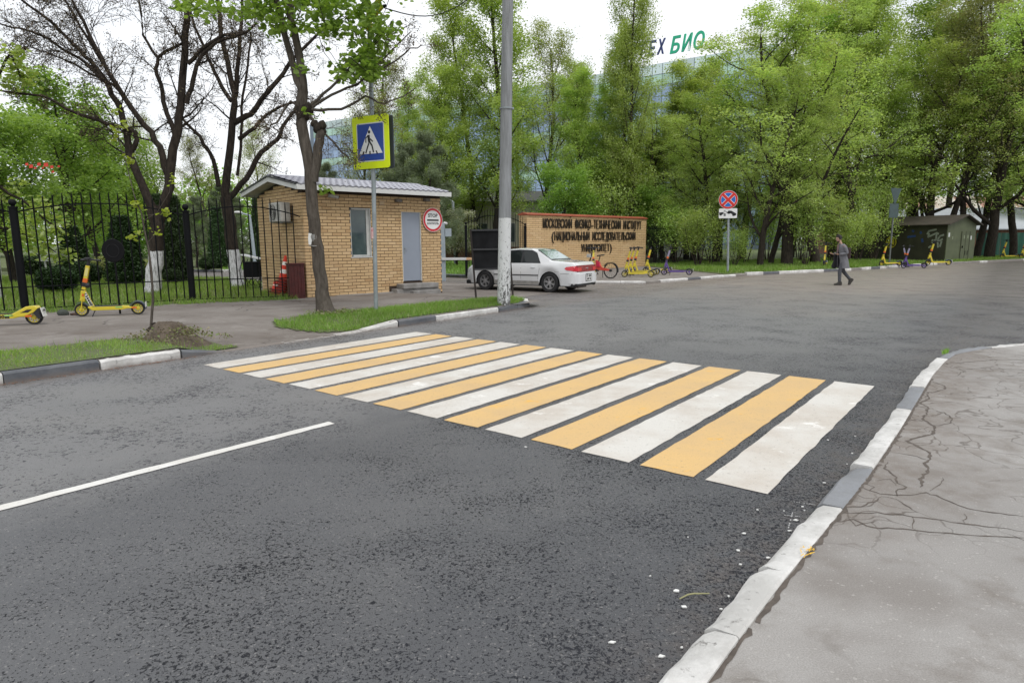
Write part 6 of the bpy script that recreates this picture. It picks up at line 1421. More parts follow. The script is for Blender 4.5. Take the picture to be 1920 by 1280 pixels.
def side_panel(name, poly, mat, sy_, off=.006, parent=car, thick=.012, sub=10):
    bm = bmesh.new(); vs_ = [bm.verts.new((x, 0, z)) for x, z in poly]; f = bm.faces.new(vs_)
    bmesh.ops.triangulate(bm, faces=[f]); bmesh.ops.subdivide_edges(bm, edges=bm.edges, cuts=3, use_grid_fill=True)
    for v in bm.verts: v.co.y = sy_*(ysurf(v.co.x, v.co.z)+off)
    r = bmesh.ops.extrude_face_region(bm, geom=list(bm.faces)); 
    for e_ in r['geom']:
        if isinstance(e_, bmesh.types.BMVert): e_.co.y -= sy_*thick
    bmesh.ops.recalc_face_normals(bm, faces=bm.faces)
    me = bpy.data.meshes.new(name); bm.to_mesh(me); bm.free(); me.materials.append(mat); o = bpy.data.objects.new(name, me); C.objects.link(o); o.parent = parent; return o
for sy_ in (1, -1):
    side_panel('window_surround', [(1.30, .925), (2.02, .925), (3.14, .915), (2.62, 1.325), (2.2, 1.35), (1.72, 1.335), (1.52, 1.25)], TRIM, sy_, .004)
    side_panel('rear_side_window', [(1.36, .945), (2.00, .945), (2.00, 1.322), (1.76, 1.312), (1.56, 1.235)], CGL, sy_, .009)
    side_panel('front_side_window', [(2.08, .945), (3.04, .938), (2.58, 1.298), (2.2, 1.325), (2.08, 1.324)], CGL, sy_, .009)
    side_panel('side_moulding', [(WXR+.40, .53), (WXF-.40, .53), (WXF-.40, .56), (WXR+.40, .56)], TRIM, sy_, .010)
    side_panel('sill_dirt', [(WXR+.39, .24), (WXF-.39, .24), (WXF-.39, .36), (WXR+.39, .36)], DIRT, sy_, .003, thick=.004)
    for x0 in (1.30, 2.04, 3.12): side_panel('door_seam', [(x0 if x0 != 1.30 else 1.42, .27), (x0+.008 if x0 != 1.30 else 1.428, .27), (x0+.008, .925), (x0, .925)], TRIM, sy_, .0015, thick=.004)
    side_panel('fuel_flap', [(.62, .66), (.78, .66), (.78, .665), (.62, .665)], TRIM, sy_, .0015, thick=.004)
    for x0 in (1.50, 2.38):
        m = MB(); m.tube([(x0, sy_*(ysurf(x0, .80)+.004), .80), (x0+.03, sy_*(ysurf(x0, .8)+.022), .80), (x0+.12, sy_*(ysurf(x0, .8)+.022), .80), (x0+.15, sy_*(ysurf(x0, .8)+.004), .80)], .013, 6); m.build('door_handle', CARW, car, True)
    m = MB(); m.ball((2.98, sy_*.93, .97), (.06, .10, .07), 10, 8); m.bar((2.98, sy_*.80, .95), (2.98, sy_*.88, .95), .04, .03); m.build('wing_mirror', TRIM if sy_ < 0 else CARW, car, True)
def top_panel(name, poly, mat, off=.006):
    bm = bmesh.new(); f = bm.faces.new([bm.verts.new((x, y, 0)) for x, y in poly]); bmesh.ops.triangulate(bm, faces=[f]); bmesh.ops.subdivide_edges(bm, edges=bm.edges, cuts=3, use_grid_fill=True)
    for v in bm.verts:
        x = v.co.x; w = halfw(x); g_ = min(1, (zt(x)-zbelt(x))/.44); v.co.z = zt(x)+off+.004
    r = bmesh.ops.extrude_face_region(bm, geom=list(bm.faces))
    for e_ in r['geom']:
        if isinstance(e_, bmesh.types.BMVert): e_.co.z -= .012
    bmesh.ops.recalc_face_normals(bm, faces=bm.faces); me = bpy.data.meshes.new(name); bm.to_mesh(me); bm.free(); me.materials.append(mat); o = bpy.data.objects.new(name, me); C.objects.link(o); o.parent = car; return o
top_panel('rear_window_seal', [(.955, .66), (.955, -.66), (1.535, -.565), (1.575, -.3), (1.58, 0), (1.575, .3), (1.535, .565)], TRIM, .003)
top_panel('rear_window', [(1.005, .63), (1.005, -.63), (1.51, -.535), (1.545, -.3), (1.55, 0), (1.545, .3), (1.51, .535)], RGL, .007)
top_panel('windscreen', [(2.70, .56), (2.68, 0), (2.70, -.56), (3.30, -.68), (3.32, 0), (3.30, .68)], CGL)
# rear: lamp band, bumper, plate, emblem, exhaust
def xrear(y, z): # outermost rear surface for given y,z
    for x in np.arange(0, .5, .004):
        if halfw(x)*.99 > abs(y) and zt(x) >= z: return x
    return .3
def rear_panel(name, poly, mat, off=.012, thick=.02):
    m = MB(); ny = 14; ys = np.linspace(min(p[0] for p in poly), max(p[0] for p in poly), ny)
    P = np.array(poly); top = P[P[:, 1] >= P[:, 1].mean()]; bot = P[P[:, 1] < P[:, 1].mean()]; top = top[top[:, 0].argsort()]; bot = bot[bot[:, 0].argsort()]; V = []
    for y in ys:
        for z in (np.interp(y, bot[:, 0], bot[:, 1]), np.interp(y, top[:, 0], top[:, 1])):
            xx = xrear(y, z)-off; V += [(xx, y, z), (xx+thick+.05, y, z)]
    m.add(V, [f for i in range(ny-1) for f in ((4*i, 4*i+2, 4*i+6, 4*i+4), (4*i+1, 4*i+5, 4*i+7, 4*i+3), (4*i, 4*i+4, 4*i+5, 4*i+1), (4*i+2, 4*i+3, 4*i+7, 4*i+6))]+[(0, 1, 3, 2), (4*(ny-1), 4*(ny-1)+2, 4*(ny-1)+3, 4*(ny-1)+1)])
    return m.build(name, mat, car, True)
rear_panel('lamp_band', [(-.77, .66), (.77, .66), (.77, .80), (.66, .865), (-.66, .865), (-.77, .80)], LDRK, .010)
for sy_ in (1, -1):
    a, b = sorted((sy_*.42, sy_*.755)); rear_panel('tail_lamp', [(a, .70), (b, .68), (b, .80), (a, .80)], LRED, .018)
    side_panel('tail_lamp_side', [(.045, .68), (.36, .72), (.42, .77), (.36, .82), (.06, .85)], LRED, sy_, .008)
for sy_ in (1, -1): side_panel('bumper_seam', [(.03, .605), (WXR-.40, .60), (WXR-.40, .608), (.03, .613)], TRIM, sy_, .002, thick=.004)
rear_panel('bumper', [(-.78, .30), (.78, .30), (.78, .60), (-.78, .60)], CARW, .045, .05)
rear_panel('bumper_valance', [(-.70, .235), (.70, .235), (.70, .30), (-.70, .30)], TRIM, .02)
m = MB(); m.box((-.052, -.02, .475), (.012, .40, .20)); pl = m.build('number_plate', M('plate white', (.62, .62, .60), .5), car)
m = MB(); m.box((-.045, -.02, .475), (.01, .46, .24)); m.build('plate_recess', TRIM, car)
text('plate_text', 'Е 406', .10, TRIM, car, (-.060, -.02, .525), (0, -1, 0), (0, 0, 1), .001, width=.33, bold=.003); text('plate_text', 'МР 50', .085, TRIM, car, (-.060, -.02, .43), (0, -1, 0), (0, 0, 1), .001, width=.30, bold=.003)
m = MB(); m.prism([(-.04, -.02), (0, .03), (.05, .035), (.015, .0), (.03, -.03), (0, -.01)], (-.012, 0, .765), (0, -1, 0), (0, 0, 1), (.01, 0, 0)); m.build('emblem', CHR, car)
m = MB(); m.tube([(.2, -.50, .24), (-.03, -.50, .235)], .028, 10); m.build('exhaust', TRIM, car); m = MB(); m.box((.35, .1, .22), (.45, .6, .14)); m.build('silencer', M('rusty silencer', (.12, .10, .09), .6, .3), car)
for sy_ in (1, -1): side_panel('headlamp', [(4.18, .60), (4.42, .60), (4.40, .68), (4.16, .72)], M('lamp glass', (.5, .5, .5), .1, coat=1.), sy_, .008)
def wheel(parent, c, R_t, wdt, sy_, rim=.64, spokes=6):
    w = put('wheel', None, parent, c); ty = MB(); h = wdt/2
    ty.lathe([(R_t*rim, -h*.9), (R_t*.93, -h), (R_t, -h*.7), (R_t, h*.7), (R_t*.93, h), (R_t*rim, h*.9)], n=32, axis='y', closed=True); ty.build('tyre', TYRE, w, True)
    m = MB(); r = R_t*rim; m.lathe([(r*1.01, -h*.8), (r*1.01, h*.8), (r*.93, h*.8), (r*.88, h*.3), (r*.88, -h*.8)], n=32, axis='y', closed=True) if sy_ > 0 else m.lathe([(r*1.01, h*.8), (r*1.01, -h*.8), (r*.93, -h*.8), (r*.88, -h*.3), (r*.88, h*.8)], n=32, axis='y', closed=True)
    for i in range(spokes):
        a = 2*math.pi*i/spokes+.3; y = sy_*h*.5
        for da in (-.13, .13): m.bar((.05*math.cos(a+da*1.6), y, .05*math.sin(a+da*1.6)), (r*.92*math.cos(a+da), y*1.1, r*.92*math.sin(a+da)), .022, .028, (0, 1, 0))
    m.lathe([(.0, sy_*h*.2), (.062, sy_*h*.2), (.055, sy_*h*.72), (0, sy_*h*.76)], n=16, axis='y'); m.build('rim', ALLOY, w, True)
    m = MB(); m.lathe([(0, 0), (r*.86, 0), (r*.86, .01), (0, .01)], n=24, axis='y'); m.build('brake_disc', M('brake dark', (.05, .048, .045), .6), w); return w
for wx in (WXR, WXF):
    for sy_ in (1, -1): wheel(car, (wx, sy_*.735, WR), WR, .19, sy_)

# ------------------------------------------------------------------ electric scooters
SY = M('scooter yellow', (.62, .50, .035), .4, coat=.4, var=.12, vs=6); SP = M('scooter violet', (.10, .055, .24), .45, coat=.3, var=.15); SK = M('scooter black', (.018, .018, .020), .5); SO = M('scooter orange band', (.62, .13, .02), .5)
SG = M('slate grey mudguard', (.07, .085, .11), .5); SL = M('lilac grey tube', (.28, .26, .36), .45); LBL = M('white label', (.66, .66, .63), .5)
def scooter(name, label, main, loc, rz, group='rental scooters', num=None, lean=0., fender=None, stem_mat=None, bar=True, small=False, steer=.0):
    s = thing(name, label, 'scooter', loc, rz, group); s.rotation_euler = (lean, 0, rz)
    R_w = .125; fender = fender or SG; sm = stem_mat or main; n_ = 12 if small else 24
    def whl(x, mat):
        w = put('wheel', None, s, (x, 0, R_w)); m = MB(); m.lathe([(R_w*.72, -.022), (R_w*.95, -.028), (R_w, -.012), (R_w, .012), (R_w*.95, .028), (R_w*.72, .022)], n=n_, axis='y', closed=True); m.build('tyre', TYRE, w, True)
        m = MB(); m.lathe([(R_w*.74, -.018), (R_w*.74, .018), (R_w*.66, .018), (R_w*.66, -.018)], n=n_, axis='y', closed=True); m.lathe([(0, -.028), (.04, -.022), (.04, .022), (0, .028)], n=10, axis='y')
        for i in range(5 if small else 10): a = 6.283*i/(5 if small else 10); m.bar((0, 0, 0), (R_w*.7*math.cos(a), 0, R_w*.7*math.sin(a)), .012, .012, (0, 1, 0))
        m.build('rim', mat, w)
    whl(0, main); whl(.98, main)
    m = MB(); m.prism([(.20, .115), (.72, .115), (.80, .135), (.90, .135), (.90, .165), (.72, .185), (.18, .185), (.13, .20), (.12, .17)], (0, -.075, 0), (1, 0, 0), (0, 0, 1), (0, .15, 0)); m.build('deck', main, s, bevel=.008)
    m = MB(); m.box((.45, 0, .19), (.5, .13, .008)); m.build('deck_mat', SK, s)
    # neck: deck to steering column
    m = MB(); m.bar((.20, 0, .17), (.075, 0, .50), .06, .062, (0, 1, 0)); m.build('neck', main, s, bevel=.008)
    for yy in (-1, 1):
        m = MB(); m.bar((0, yy*.045, R_w), (.045, yy*.045, .36), .014, .035, (0, 1, 0)); m.build('fork', main if not small else SK, s)
    m = MB(); m.bar((.03, 0, .30), (.075, 0, .50), .085, .075, (0, 1, 0)); m.build('head_tube', main, s, bevel=.008)
    def col(z0, z1, w_, mat, nm): 
        f_ = lambda z: .065+(z-.48)*.26; m = MB(); m.bar((f_(z0), 0, z0), (f_(z1), 0, z1), w_, w_, (0, 1, 0)); m.build(nm, mat, s, bevel=.006)
    col(.50, .53, .06, SK, 'collar'); col(.52, .58, .068, main, 'lower_stem'); col(.58, .66, .085, SK, 'lock_box'); col(.655, .735, .075, SO, 'orange_band'); col(.735, .98, .068, sm, 'stem'); col(.98, 1.10, .05, SK, 'display_mount')
    if not small:
        m = MB(); m.box((.165, -.037, .86), (.05, .004, .16), M4=Matrix.Rotation(R_(15), 4, 'Y')); m.build('sticker', M('pale yellow sticker', (.6, .54, .2), .5), s)
        m = MB(); m.ball((.15, -.02, .60), .05, 8, 6); m.build('lock', SK, s)
        m = MB(); m.box((.06, -.045, .42), (.03, .006, .05)); m.build('reflector', SO, s); m = MB(); m.box((.93, -.082, .15), (.09, .006, .03)); m.build('reflector', SO, s)
        m = MB(); m.box((.66, -.078, .168), (.12, .004, .025)); m.build('label', M('green label', (.25, .5, .15), .5), s)
    if bar:
        hb = put('handlebar', None, s, (.215, 0, 1.09), (0, 0, steer)); m = MB(); m.tube([(.05, -.25, -.01), (.02, -.14, 0), (0, 0, .01), (.02, .14, 0), (.05, .25, -.01)], .022 if small else .015, 8); m.build('bar', SK, hb, True)
        for yy in (-1, 1): m = MB(); m.tube([(.03, yy*.16, 0), (.055, yy*.26, -.01)], .018, 8); m.build('grip', SK, hb, True); m = MB(); m.tube([(-.03, yy*.06, 0), (-.05, yy*.15, -.015)], .006, 5); m.build('brake_lever', SK, hb)
        m = MB(); m.box((-.015, 0, .02), (.07, .10, .05)); m.build('display', SK, hb, bevel=.01)
    a = np.linspace(R_(-8), R_(165), 12); m = MB(); P = [(.98+.15*math.cos(t), R_w+.15*math.sin(t)) for t in a]; V = []
    for x, z in P: V += [(x, -.045, z), (x, .045, z)]
    V2 = [(.98+(x-.98)*.9, y, R_w+(z-R_w)*.9) for x, y, z in V]; q = len(V)
    m.add(V+V2, [(2*i, 2*i+2, 2*i+3, 2*i+1) for i in range(len(P)-1)]+[(q+2*i, q+2*i+1, q+2*i+3, q+2*i+2) for i in range(len(P)-1)]+[(2*i, q+2*i, q+2*i+2, 2*i+2) for i in range(len(P)-1)]+[(2*i+1, 2*i+3, q+2*i+3, q+2*i+1) for i in range(len(P)-1)])
    m.build('rear_mudguard', fender, s, True)
    a = np.linspace(R_(20), R_(120), 8); m = MB(); V = []
    for t in a: x, z = .15*math.cos(t), R_w+.15*math.sin(t); V += [(x, -.035, z), (x, .035, z), (x*.93, -.035, R_w+(z-R_w)*.93), (x*.93, .035, R_w+(z-R_w)*.93)]
    m.add(V, [f for i in range(7) for f in ((4*i, 4*i+4, 4*i+5, 4*i+1), (4*i+2, 4*i+3, 4*i+7, 4*i+6), (4*i, 4*i+2, 4*i+6, 4*i+4), (4*i+1, 4*i+5, 4*i+7, 4*i+3))]); m.build('front_mudguard', fender, s, True)
    m = MB(); m.box((1.13, 0, .2), (.008, .12, .10)); m.build('plate', LBL, s)
    m = MB(); m.tube([(.24, -.05, .12), (.20, -.13, .01)], .01, 6); m.build('kickstand', SK, s)
    if num:
        dx_, dz_ = .075-.20, .50-.17; L_ = math.hypot(dx_, dz_); up = (-dz_/L_, 0, dx_/L_); n0 = (dx_/L_, 0, dz_/L_)
        o_ = np.array([.1375, -.032, .335]); m = MB(); m.prism([(-.14, -.03), (.14, -.03), (.14, .03), (-.14, .03)], o_, (-n0[0], 0, -n0[2]), (-up[0], 0, -up[2]), (0, -.004, 0)); m.build('number_label', LBL, s)
        text('number', num, .07, SK, s, tuple(o_-np.array([0, .007, 0])), (-n0[0], 0, -n0[2]), (dz_/L_, 0, -dx_/L_), .001, width=.25, bold=.002)
    return s
fl = G(155, 593, .13); fr = G(260, 589, .13); rz1 = math.atan2(fr[1]-fl[1], fr[0]-fl[0])
s1 = scooter('kick_scooter', 'yellow rental scooter numbered 134448 parked sideways before the iron fence', SY, fl, rz1, num='134448', steer=.9); k_ = math.hypot(fr[0]-fl[0], fr[1]-fl[1])/.98; s1.scale = (k_, k_, k_*1.02); s1.rotation_euler = (R_(3), 0, rz1)
ll = G(66, 608, .13); k2 = 1.15; rz2 = rz1-R_(2); s2 = scooter('kick_scooter', 'yellow rental scooter cut off by the left edge, only rear half visible', SY, (ll[0]-.98*k2*math.cos(rz2), ll[1]-.98*k2*math.sin(rz2), .13), rz2); s2.scale = (k2,)*3
fd = [c for c in s2.children if c.name.startswith('rear_mudguard')][0]; bpy.data.objects.remove(fd)
m = MB(); m.prism([(.66, .165), (.90, .30), (1.04, .31), (1.07, .27), (1.0, .20), (.92, .165), (.86, .14), (.72, .13)], (0, -.08, 0), (1, 0, 0), (0, 0, 1), (0, .16, 0)); m.build('rear_mudguard', SY, s2, bevel=.012)
m = MB(); m.prism([(.82, .205), (.92, .255), (.99, .255), (.93, .205)], (0, -.0835, 0), (1, 0, 0), (0, 0, 1), (0, .006, 0)); m.build('mudguard_slot', SK, s2)
m = MB(); m.prism([(.95, .30), (1.06, .28), (1.10, .10), (1.06, .09), (.99, .2)], (0, -.072, 0), (1, 0, 0), (0, 0, 1), (0, .144, 0)); m.build('mud_flap', SK, s2)
m = MB(); m.box((1.13, -.03, .205), (.012, .15, .15), M4=Matrix.Rotation(R_(-12), 4, 'Y')); p2_ = m.build('number_plate', LBL, s2); text('plate_text', 'НК6', .06, SK, s2, (1.139, -.03, .235), (0, 1, 0), (0, 0, 1), .001); text('plate_text', '60М', .05, SK, s2, (1.139, -.03, .175), (0, 1, 0), (0, 0, 1), .001)
text('number', 'НК660М', .075, SK, s2, (.52, -.0785, .15), (1, 0, 0), (0, 0, 1), .001, width=.29, bold=.003)
m = MB(); m.tube([(-.0, -.06, 1.10), (.26, -.14, 1.07)], .02, 8); m.build('long_grip', SK, s2)
dk = at(212, 470, fl[1]+.25); disc_ = thing('black_disc', 'round flat black plastic disc standing up behind the yellow scooter handlebar', 'disc', dk, 0)
DKM = M('dull black plastic', (.006, .006, .007), .6, spec=.15)
m = MB(); m.lathe([(0, -.012), (.235, -.012), (.243, 0), (.235, .012), (0, .012)], n=36, axis='y'); m.build('plate', DKM, disc_, True); m = MB(); m.lathe([(.13, -.018), (.138, -.018), (.138, -.012), (.13, -.012)], n=30, axis='y', closed=True); m.build('ring', M('black ring gloss', (.018, .018, .02), .4, spec=.3), disc_)
m = MB(); m.tube([(0, .03, .1), (0, .03, dk[2]*-1+.15)], .02, 8); m.build('stake', DKM, disc_)
# scooters by the name wall
def sc_at(px, py, z, ang, label, main, name='kick_scooter', flip=False, sc=1.1, **k):
    p = G(px, py, z); s = scooter(name, label, main, p, ang, small=True, **k); s.scale = (sc,)*3; return s
sc_at(1186, 515.5, .10, R_(3), 'yellow scooter at the back of the trio by the name wall', SY, steer=.3)
sc_at(1178, 517, .10, R_(-6), 'yellow scooter in the middle of the trio by the name wall', SY, steer=-.2)
sc_at(1171, 519.5, .10, R_(-10), 'yellow scooter nearest the kerb in the trio by the name wall', SY, steer=.2)
sc_at(1210, 512.5, .10, R_(4), 'yellow scooter tucked behind the trio with only its tail showing', SY, bar=False)
sc_at(1112, 517, .10, R_(80), 'yellow scooter standing behind the car boot against the name wall', SY)
sc_at(1245, 515.5, .10, R_(-8), 'violet scooter alone on the pavement before the picket fence', SP, stem_mat=SL, fender=M('dark mudguard', (.04, .04, .05), .5))
sc_at(1652, 499, .14, R_(8), 'yellow scooter partly behind the leaning sign post by the shed', SY)
sc_at(1694, 503, .02, R_(-3), 'violet scooter in front, on the road by the kerb before the shed', SP, stem_mat=SL, fender=SK)
sc_at(1700, 501.5, .02, R_(150), 'second violet scooter with turned handlebar behind the first one', SP, stem_mat=SL, fender=SK)
sc_at(1739, 497.5, .14, R_(2), 'yellow green scooter standing before the pale graffiti', SY, sc=1.2)
sc_at(1878, 484.5, .14, R_(2), 'yellow scooter before the green hoarding', SY, sc=1.2)
sc_at(1914, 484.5, .14, R_(5), 'yellow scooter cut off by the right edge before the green hoarding', SY, sc=1.2)
sc_at(1545, 500, .14, R_(60), 'yellow scooter hidden among bushes left of the walking person', SY, sc=1.15)

# red rental bicycle
rb_ = G(1100, 520.5, .10); re = G(1160, 522, .10); bk_ = thing('rental_bicycle', 'red orange rental bicycle with black wheels between the car and the scooters', 'bicycle', rb_, math.atan2(re[1]-rb_[1]-.25, re[0]-rb_[0]))
BR1 = M('bicycle red', (.60, .07, .04), .4, coat=.4, var=.15); BR2 = M('bicycle crimson', (.50, .02, .06), .4)
WBs = 1.12; Rb = .32
for x in (0, WBs):
    w = put('wheel', None, bk_, (x, 0, Rb)); m = MB(); m.lathe([(Rb*.88, -.022), (Rb, -.02), (Rb, .02), (Rb*.88, .022)], n=30, axis='y', closed=True); m.build('tyre', TYRE, w, True)
    m = MB(); m.lathe([(0, -.04), (.05, -.04), (.05, .04), (0, .04)], n=10, axis='y')
    for i in range(14): a = 6.283*i/14; m.tube([(0, 0, 0), (Rb*.9*math.cos(a), 0, Rb*.9*math.sin(a))], .004, 4)
    m.build('rim', SK, w)
    a = np.linspace(R_(-10 if x else 10), R_(150 if x else 170), 12); m = MB(); V = []
    for t in a: V += [((Rb+.03)*math.cos(t)+x, -.035, Rb+(Rb+.03)*math.sin(t)), ((Rb+.03)*math.cos(t)+x, .035, Rb+(Rb+.03)*math.sin(t))]
    V += [(vx_, vy_, vz_-.008) for vx_, vy_, vz_ in V]; m.add(V, [(2*i, 2*i+2, 2*i+3, 2*i+1) for i in range(11)]+[(24+2*i, 24+2*i+1, 24+2*i+3, 24+2*i+2) for i in range(11)]); m.build('mudguard', SK, bk_, True)
m = MB(); m.prism([(.18, .36), (.42, .34), (.95, .30), (WBs+.02, .31), (WBs+.02, .36), (.72, .44), (.60, .62), (.50, .74), (.42, .72), (.44, .50), (.22, .44)], (0, -.035, 0), (1, 0, 0), (0, 0, 1), (0, .07, 0)); m.build('frame', BR1, bk_, bevel=.01)
m = MB(); m.prism([(.46, .46), (.66, .46), (.60, .66), (.50, .70)], (0, -.06, 0), (1, 0, 0), (0, 0, 1), (0, .12, 0)); m.build('battery_box', BR2, bk_, bevel=.01)
m = MB(); m.bar((0, 0, Rb), (.16, 0, .75), .04, .04); m.bar((.14, 0, .7), (.24, 0, .98), .035, .035); m.build('fork', SK, bk_)
m = MB(); m.tube([(.30, -.28, 1.08), (.22, -.2, 1.06), (.2, 0, 1.02), (.22, .2, 1.06), (.30, .28, 1.08)], .014, 6); m.bar((.24, 0, .96), (.2, 0, 1.03), .03, .03); m.build('handlebar', SK, bk_)
m = MB(); m.box((.12, 0, .9), (.16, .22, .14)); m.build('lamp_box', M('pale grey box', (.4, .4, .38), .5), bk_, bevel=.02)
m = MB(); m.tube([(.56, 0, .66), (.62, 0, .90)], .018, 8); m.build('seat_post', SK, bk_)
m = MB(); m.prism([(-.14, .03), (.02, .07), (.16, .10), (.16, -.10), (.02, -.07), (-.14, -.03)], (.62, 0, .90), (1, 0, .12), (0, 1, 0), (0, 0, .05)); m.build('saddle', SK, bk_, bevel=.012)
m = MB(); m.tube([(.5, -.08, .32), (.5, .08, .32)], .05, 10); m.bar((.5, -.08, .32), (.58, -.09, .18), .02, .02); m.bar((.5, .08, .32), (.42, .09, .46), .02, .02); m.box((.59, -.13, .17), (.08, .08, .02)); m.build('crank', SK, bk_)
m = MB(); m.tube([(.72, .05, .36), (.66, .18, .02)], .012, 6); m.build('kickstand', SK, bk_)

# ------------------------------------------------------------------ the walking person
SKIN = M('skin', (.42, .26, .19), .6); HAIR = M('dark hair', (.025, .018, .014), .8, bump=.6, bs=60); COAT = M('grey wool coat', (.16, .16, .175), .9, var=.2, vs=12, bump=.2, bs=90); TROU = M('dark grey trousers', (.075, .078, .090), .85, var=.2, vs=6); SHOE = M('brown black shoe leather', (.030, .026, .022), .5); SHIRT = M('dusty mauve shirt', (.20, .13, .13), .85)
pf = G(1571, 534.5, 0.); pe = thing('person', 'walking person in long grey coat and dark trousers looking down at a phone', 'person', (pf[0], pf[1], 0), 0)
# local frame: -x is the walking direction (left in the picture), z up, y away from the camera
def skin_mesh(name, verts, edges, rad, mat, sub=2, root=0):
    me = bpy.data.meshes.new(name); me.from_pydata(verts, edges, []); o = bpy.data.objects.new(name, me); C.objects.link(o)
    sk = o.modifiers.new('skin', 'SKIN'); sk.use_smooth_shade = True
    for i, v in enumerate(me.skin_vertices[0].data): r = rad[i]; v.radius = r if isinstance(r, tuple) else (r, r); v.use_root = (i == root)
    sb_ = o.modifiers.new('sub', 'SUBSURF'); sb_.levels = sb_.render_levels = sub
    dg = bpy.context.evaluated_depsgraph_get(); dg.update(); m2 = bpy.data.meshes.new_from_object(o.evaluated_get(dg)); m2.name = name
    bpy.data.objects.remove(o); m2.materials.clear(); mats = mat if isinstance(mat, list) else [mat]
    for q in mats: m2.materials.append(q)
    m2.polygons.foreach_set('use_smooth', [True]*len(m2.polygons)); r = bpy.data.objects.new(name, m2); C.objects.link(r); return r
# joints
J = dict(pelvis=(.10, 0, .93), waist=(.085, 0, 1.06), chest=(.05, 0, 1.26), neck0=(.01, 0, 1.44), neck=(-.035, 0, 1.52), head=(-.075, 0, 1.62),
         shL=(.04, -.19, 1.40), elL=(.13, -.24, 1.13), wrL=(-.10, -.14, 1.09), shR=(.04, .19, 1.40), elR=(.08, .22, 1.14), wrR=(-.17, .12, 1.10),
         hipL=(.09, -.10, .90), knL=(-.02, -.10, .50), anL=(.0, -.10, .10), hipR=(.11, .10, .90), knR=(.20, .10, .50), anR=(.47, .10, .20), toL=(-.11, -.11, .045), toR=(.44, .11, .06))
names = list(J); idx = {n_: i for i, n_ in enumerate(names)}
ed = [('pelvis', 'waist'), ('waist', 'chest'), ('chest', 'neck0'), ('neck0', 'neck'), ('neck', 'head'), ('chest', 'shL'), ('shL', 'elL'), ('elL', 'wrL'), ('chest', 'shR'), ('shR', 'elR'), ('elR', 'wrR'), ('pelvis', 'hipL'), ('hipL', 'knL'), ('knL', 'anL'), ('pelvis', 'hipR'), ('hipR', 'knR'), ('knR', 'anR'), ('anL', 'toL'), ('anR', 'toR')]
rd = dict(pelvis=(.12, .10), waist=(.12, .09), chest=(.14, .10), neck0=.06, neck=.052, head=.06, shL=.06, elL=.045, wrL=.028, shR=.06, elR=.045, wrR=.028, hipL=.085, knL=.058, anL=.04, hipR=.085, knR=.058, anR=.04, toL=.035, toR=.035)
body_ = skin_mesh('body', [J[n_] for n_ in names], [(idx[a], idx[b]) for a, b in ed], [rd[n_] for n_ in names], [TROU, SHIRT, SKIN], 2); body_.parent = pe
for p in body_.data.polygons: p.material_index = 0 if p.center.z < 1.0 else (2 if p.center.z > 1.46 else 1)
# head with face
hd = MB(); hc = np.array([-.085, 0, 1.645]); hd.ball((0, 0, 0), (.098, .077, .118), 24, 18)
for v in hd.v:
    for q in v:
        if q[2] < -.02: q[0] -= .02*(-q[2]/.1); q[1] *= 1-.28*(-q[2]-.02)/.1
        if q[0] < -.05 and abs(q[1]) < .02: q[0] -= .022*max(0, 1-abs(q[2]+.012)/.03)*(1-abs(q[1])/.02)
        if q[0] < -.05 and .018 < abs(q[1]) < .045 and abs(q[2]-.012) < .02: q[0] += .008
tilt = Matrix.Rotation(R_(-24), 4, 'Y')
head = hd.build('head', SKIN, pe, True, loc=tuple(hc)); head.rotation_euler = (0, R_(-24), R_(8))
for yy in (-1, 1):
    m = MB(); m.ball((0.01, yy*.077, -.005), (.018, .01, .032), 8, 6); m.build('ear', SKIN, head, True); m = MB(); m.ball((-.083, yy*.030, .012), (.010, .013, .007), 8, 6); m.build('eye', M('eye dark', (.03, .025, .02), .3), head)
m = MB(); m.ball((-.083, 0, -.058), (.010, .024, .006), 8, 5); m.build('mouth', M('lips', (.30, .12, .10), .5), head)
m = MB(); m.ball((-.045, 0, -.080), (.045, .052, .040), 14, 9); m.build('beard', HAIR, head, True)
hr = MB(); hr.ball((.018, 0, .028), (.104, .088, .108), 24, 16)
for v in hr.v:
    for q in v: q += .010*mnoise.noise(Vector(q)*40)
    v[:, 0] = np.where((v[:, 0] < -.045) & (v[:, 2] < .06), -.045, v[:, 0]); v[:, 2] = np.where((v[:, 2] < -.04), -.04, v[:, 2])
hr.build('hair', HAIR, head, True)
m = MB(); m.ball((.115, .01, .03), .032, 10, 8); m.build('hair_bun', HAIR, head, True)
m = MB(); m.lathe([(.0, -.012), (.035, -.012), (.038, 0), (.035, .012), (0, .012)], (.01, -.092, .0), 'y', 14); m.lathe([(.0, -.012), (.035, -.012), (.038, 0), (.035, .012), (0, .012)], (.01, .092, .0), 'y', 14)
m.tube([(.01, .095*math.cos(t), .02+.125*math.sin(t)) for t in np.linspace(0, math.pi, 12)], .010, 6); m.build('headphones', SK, head)
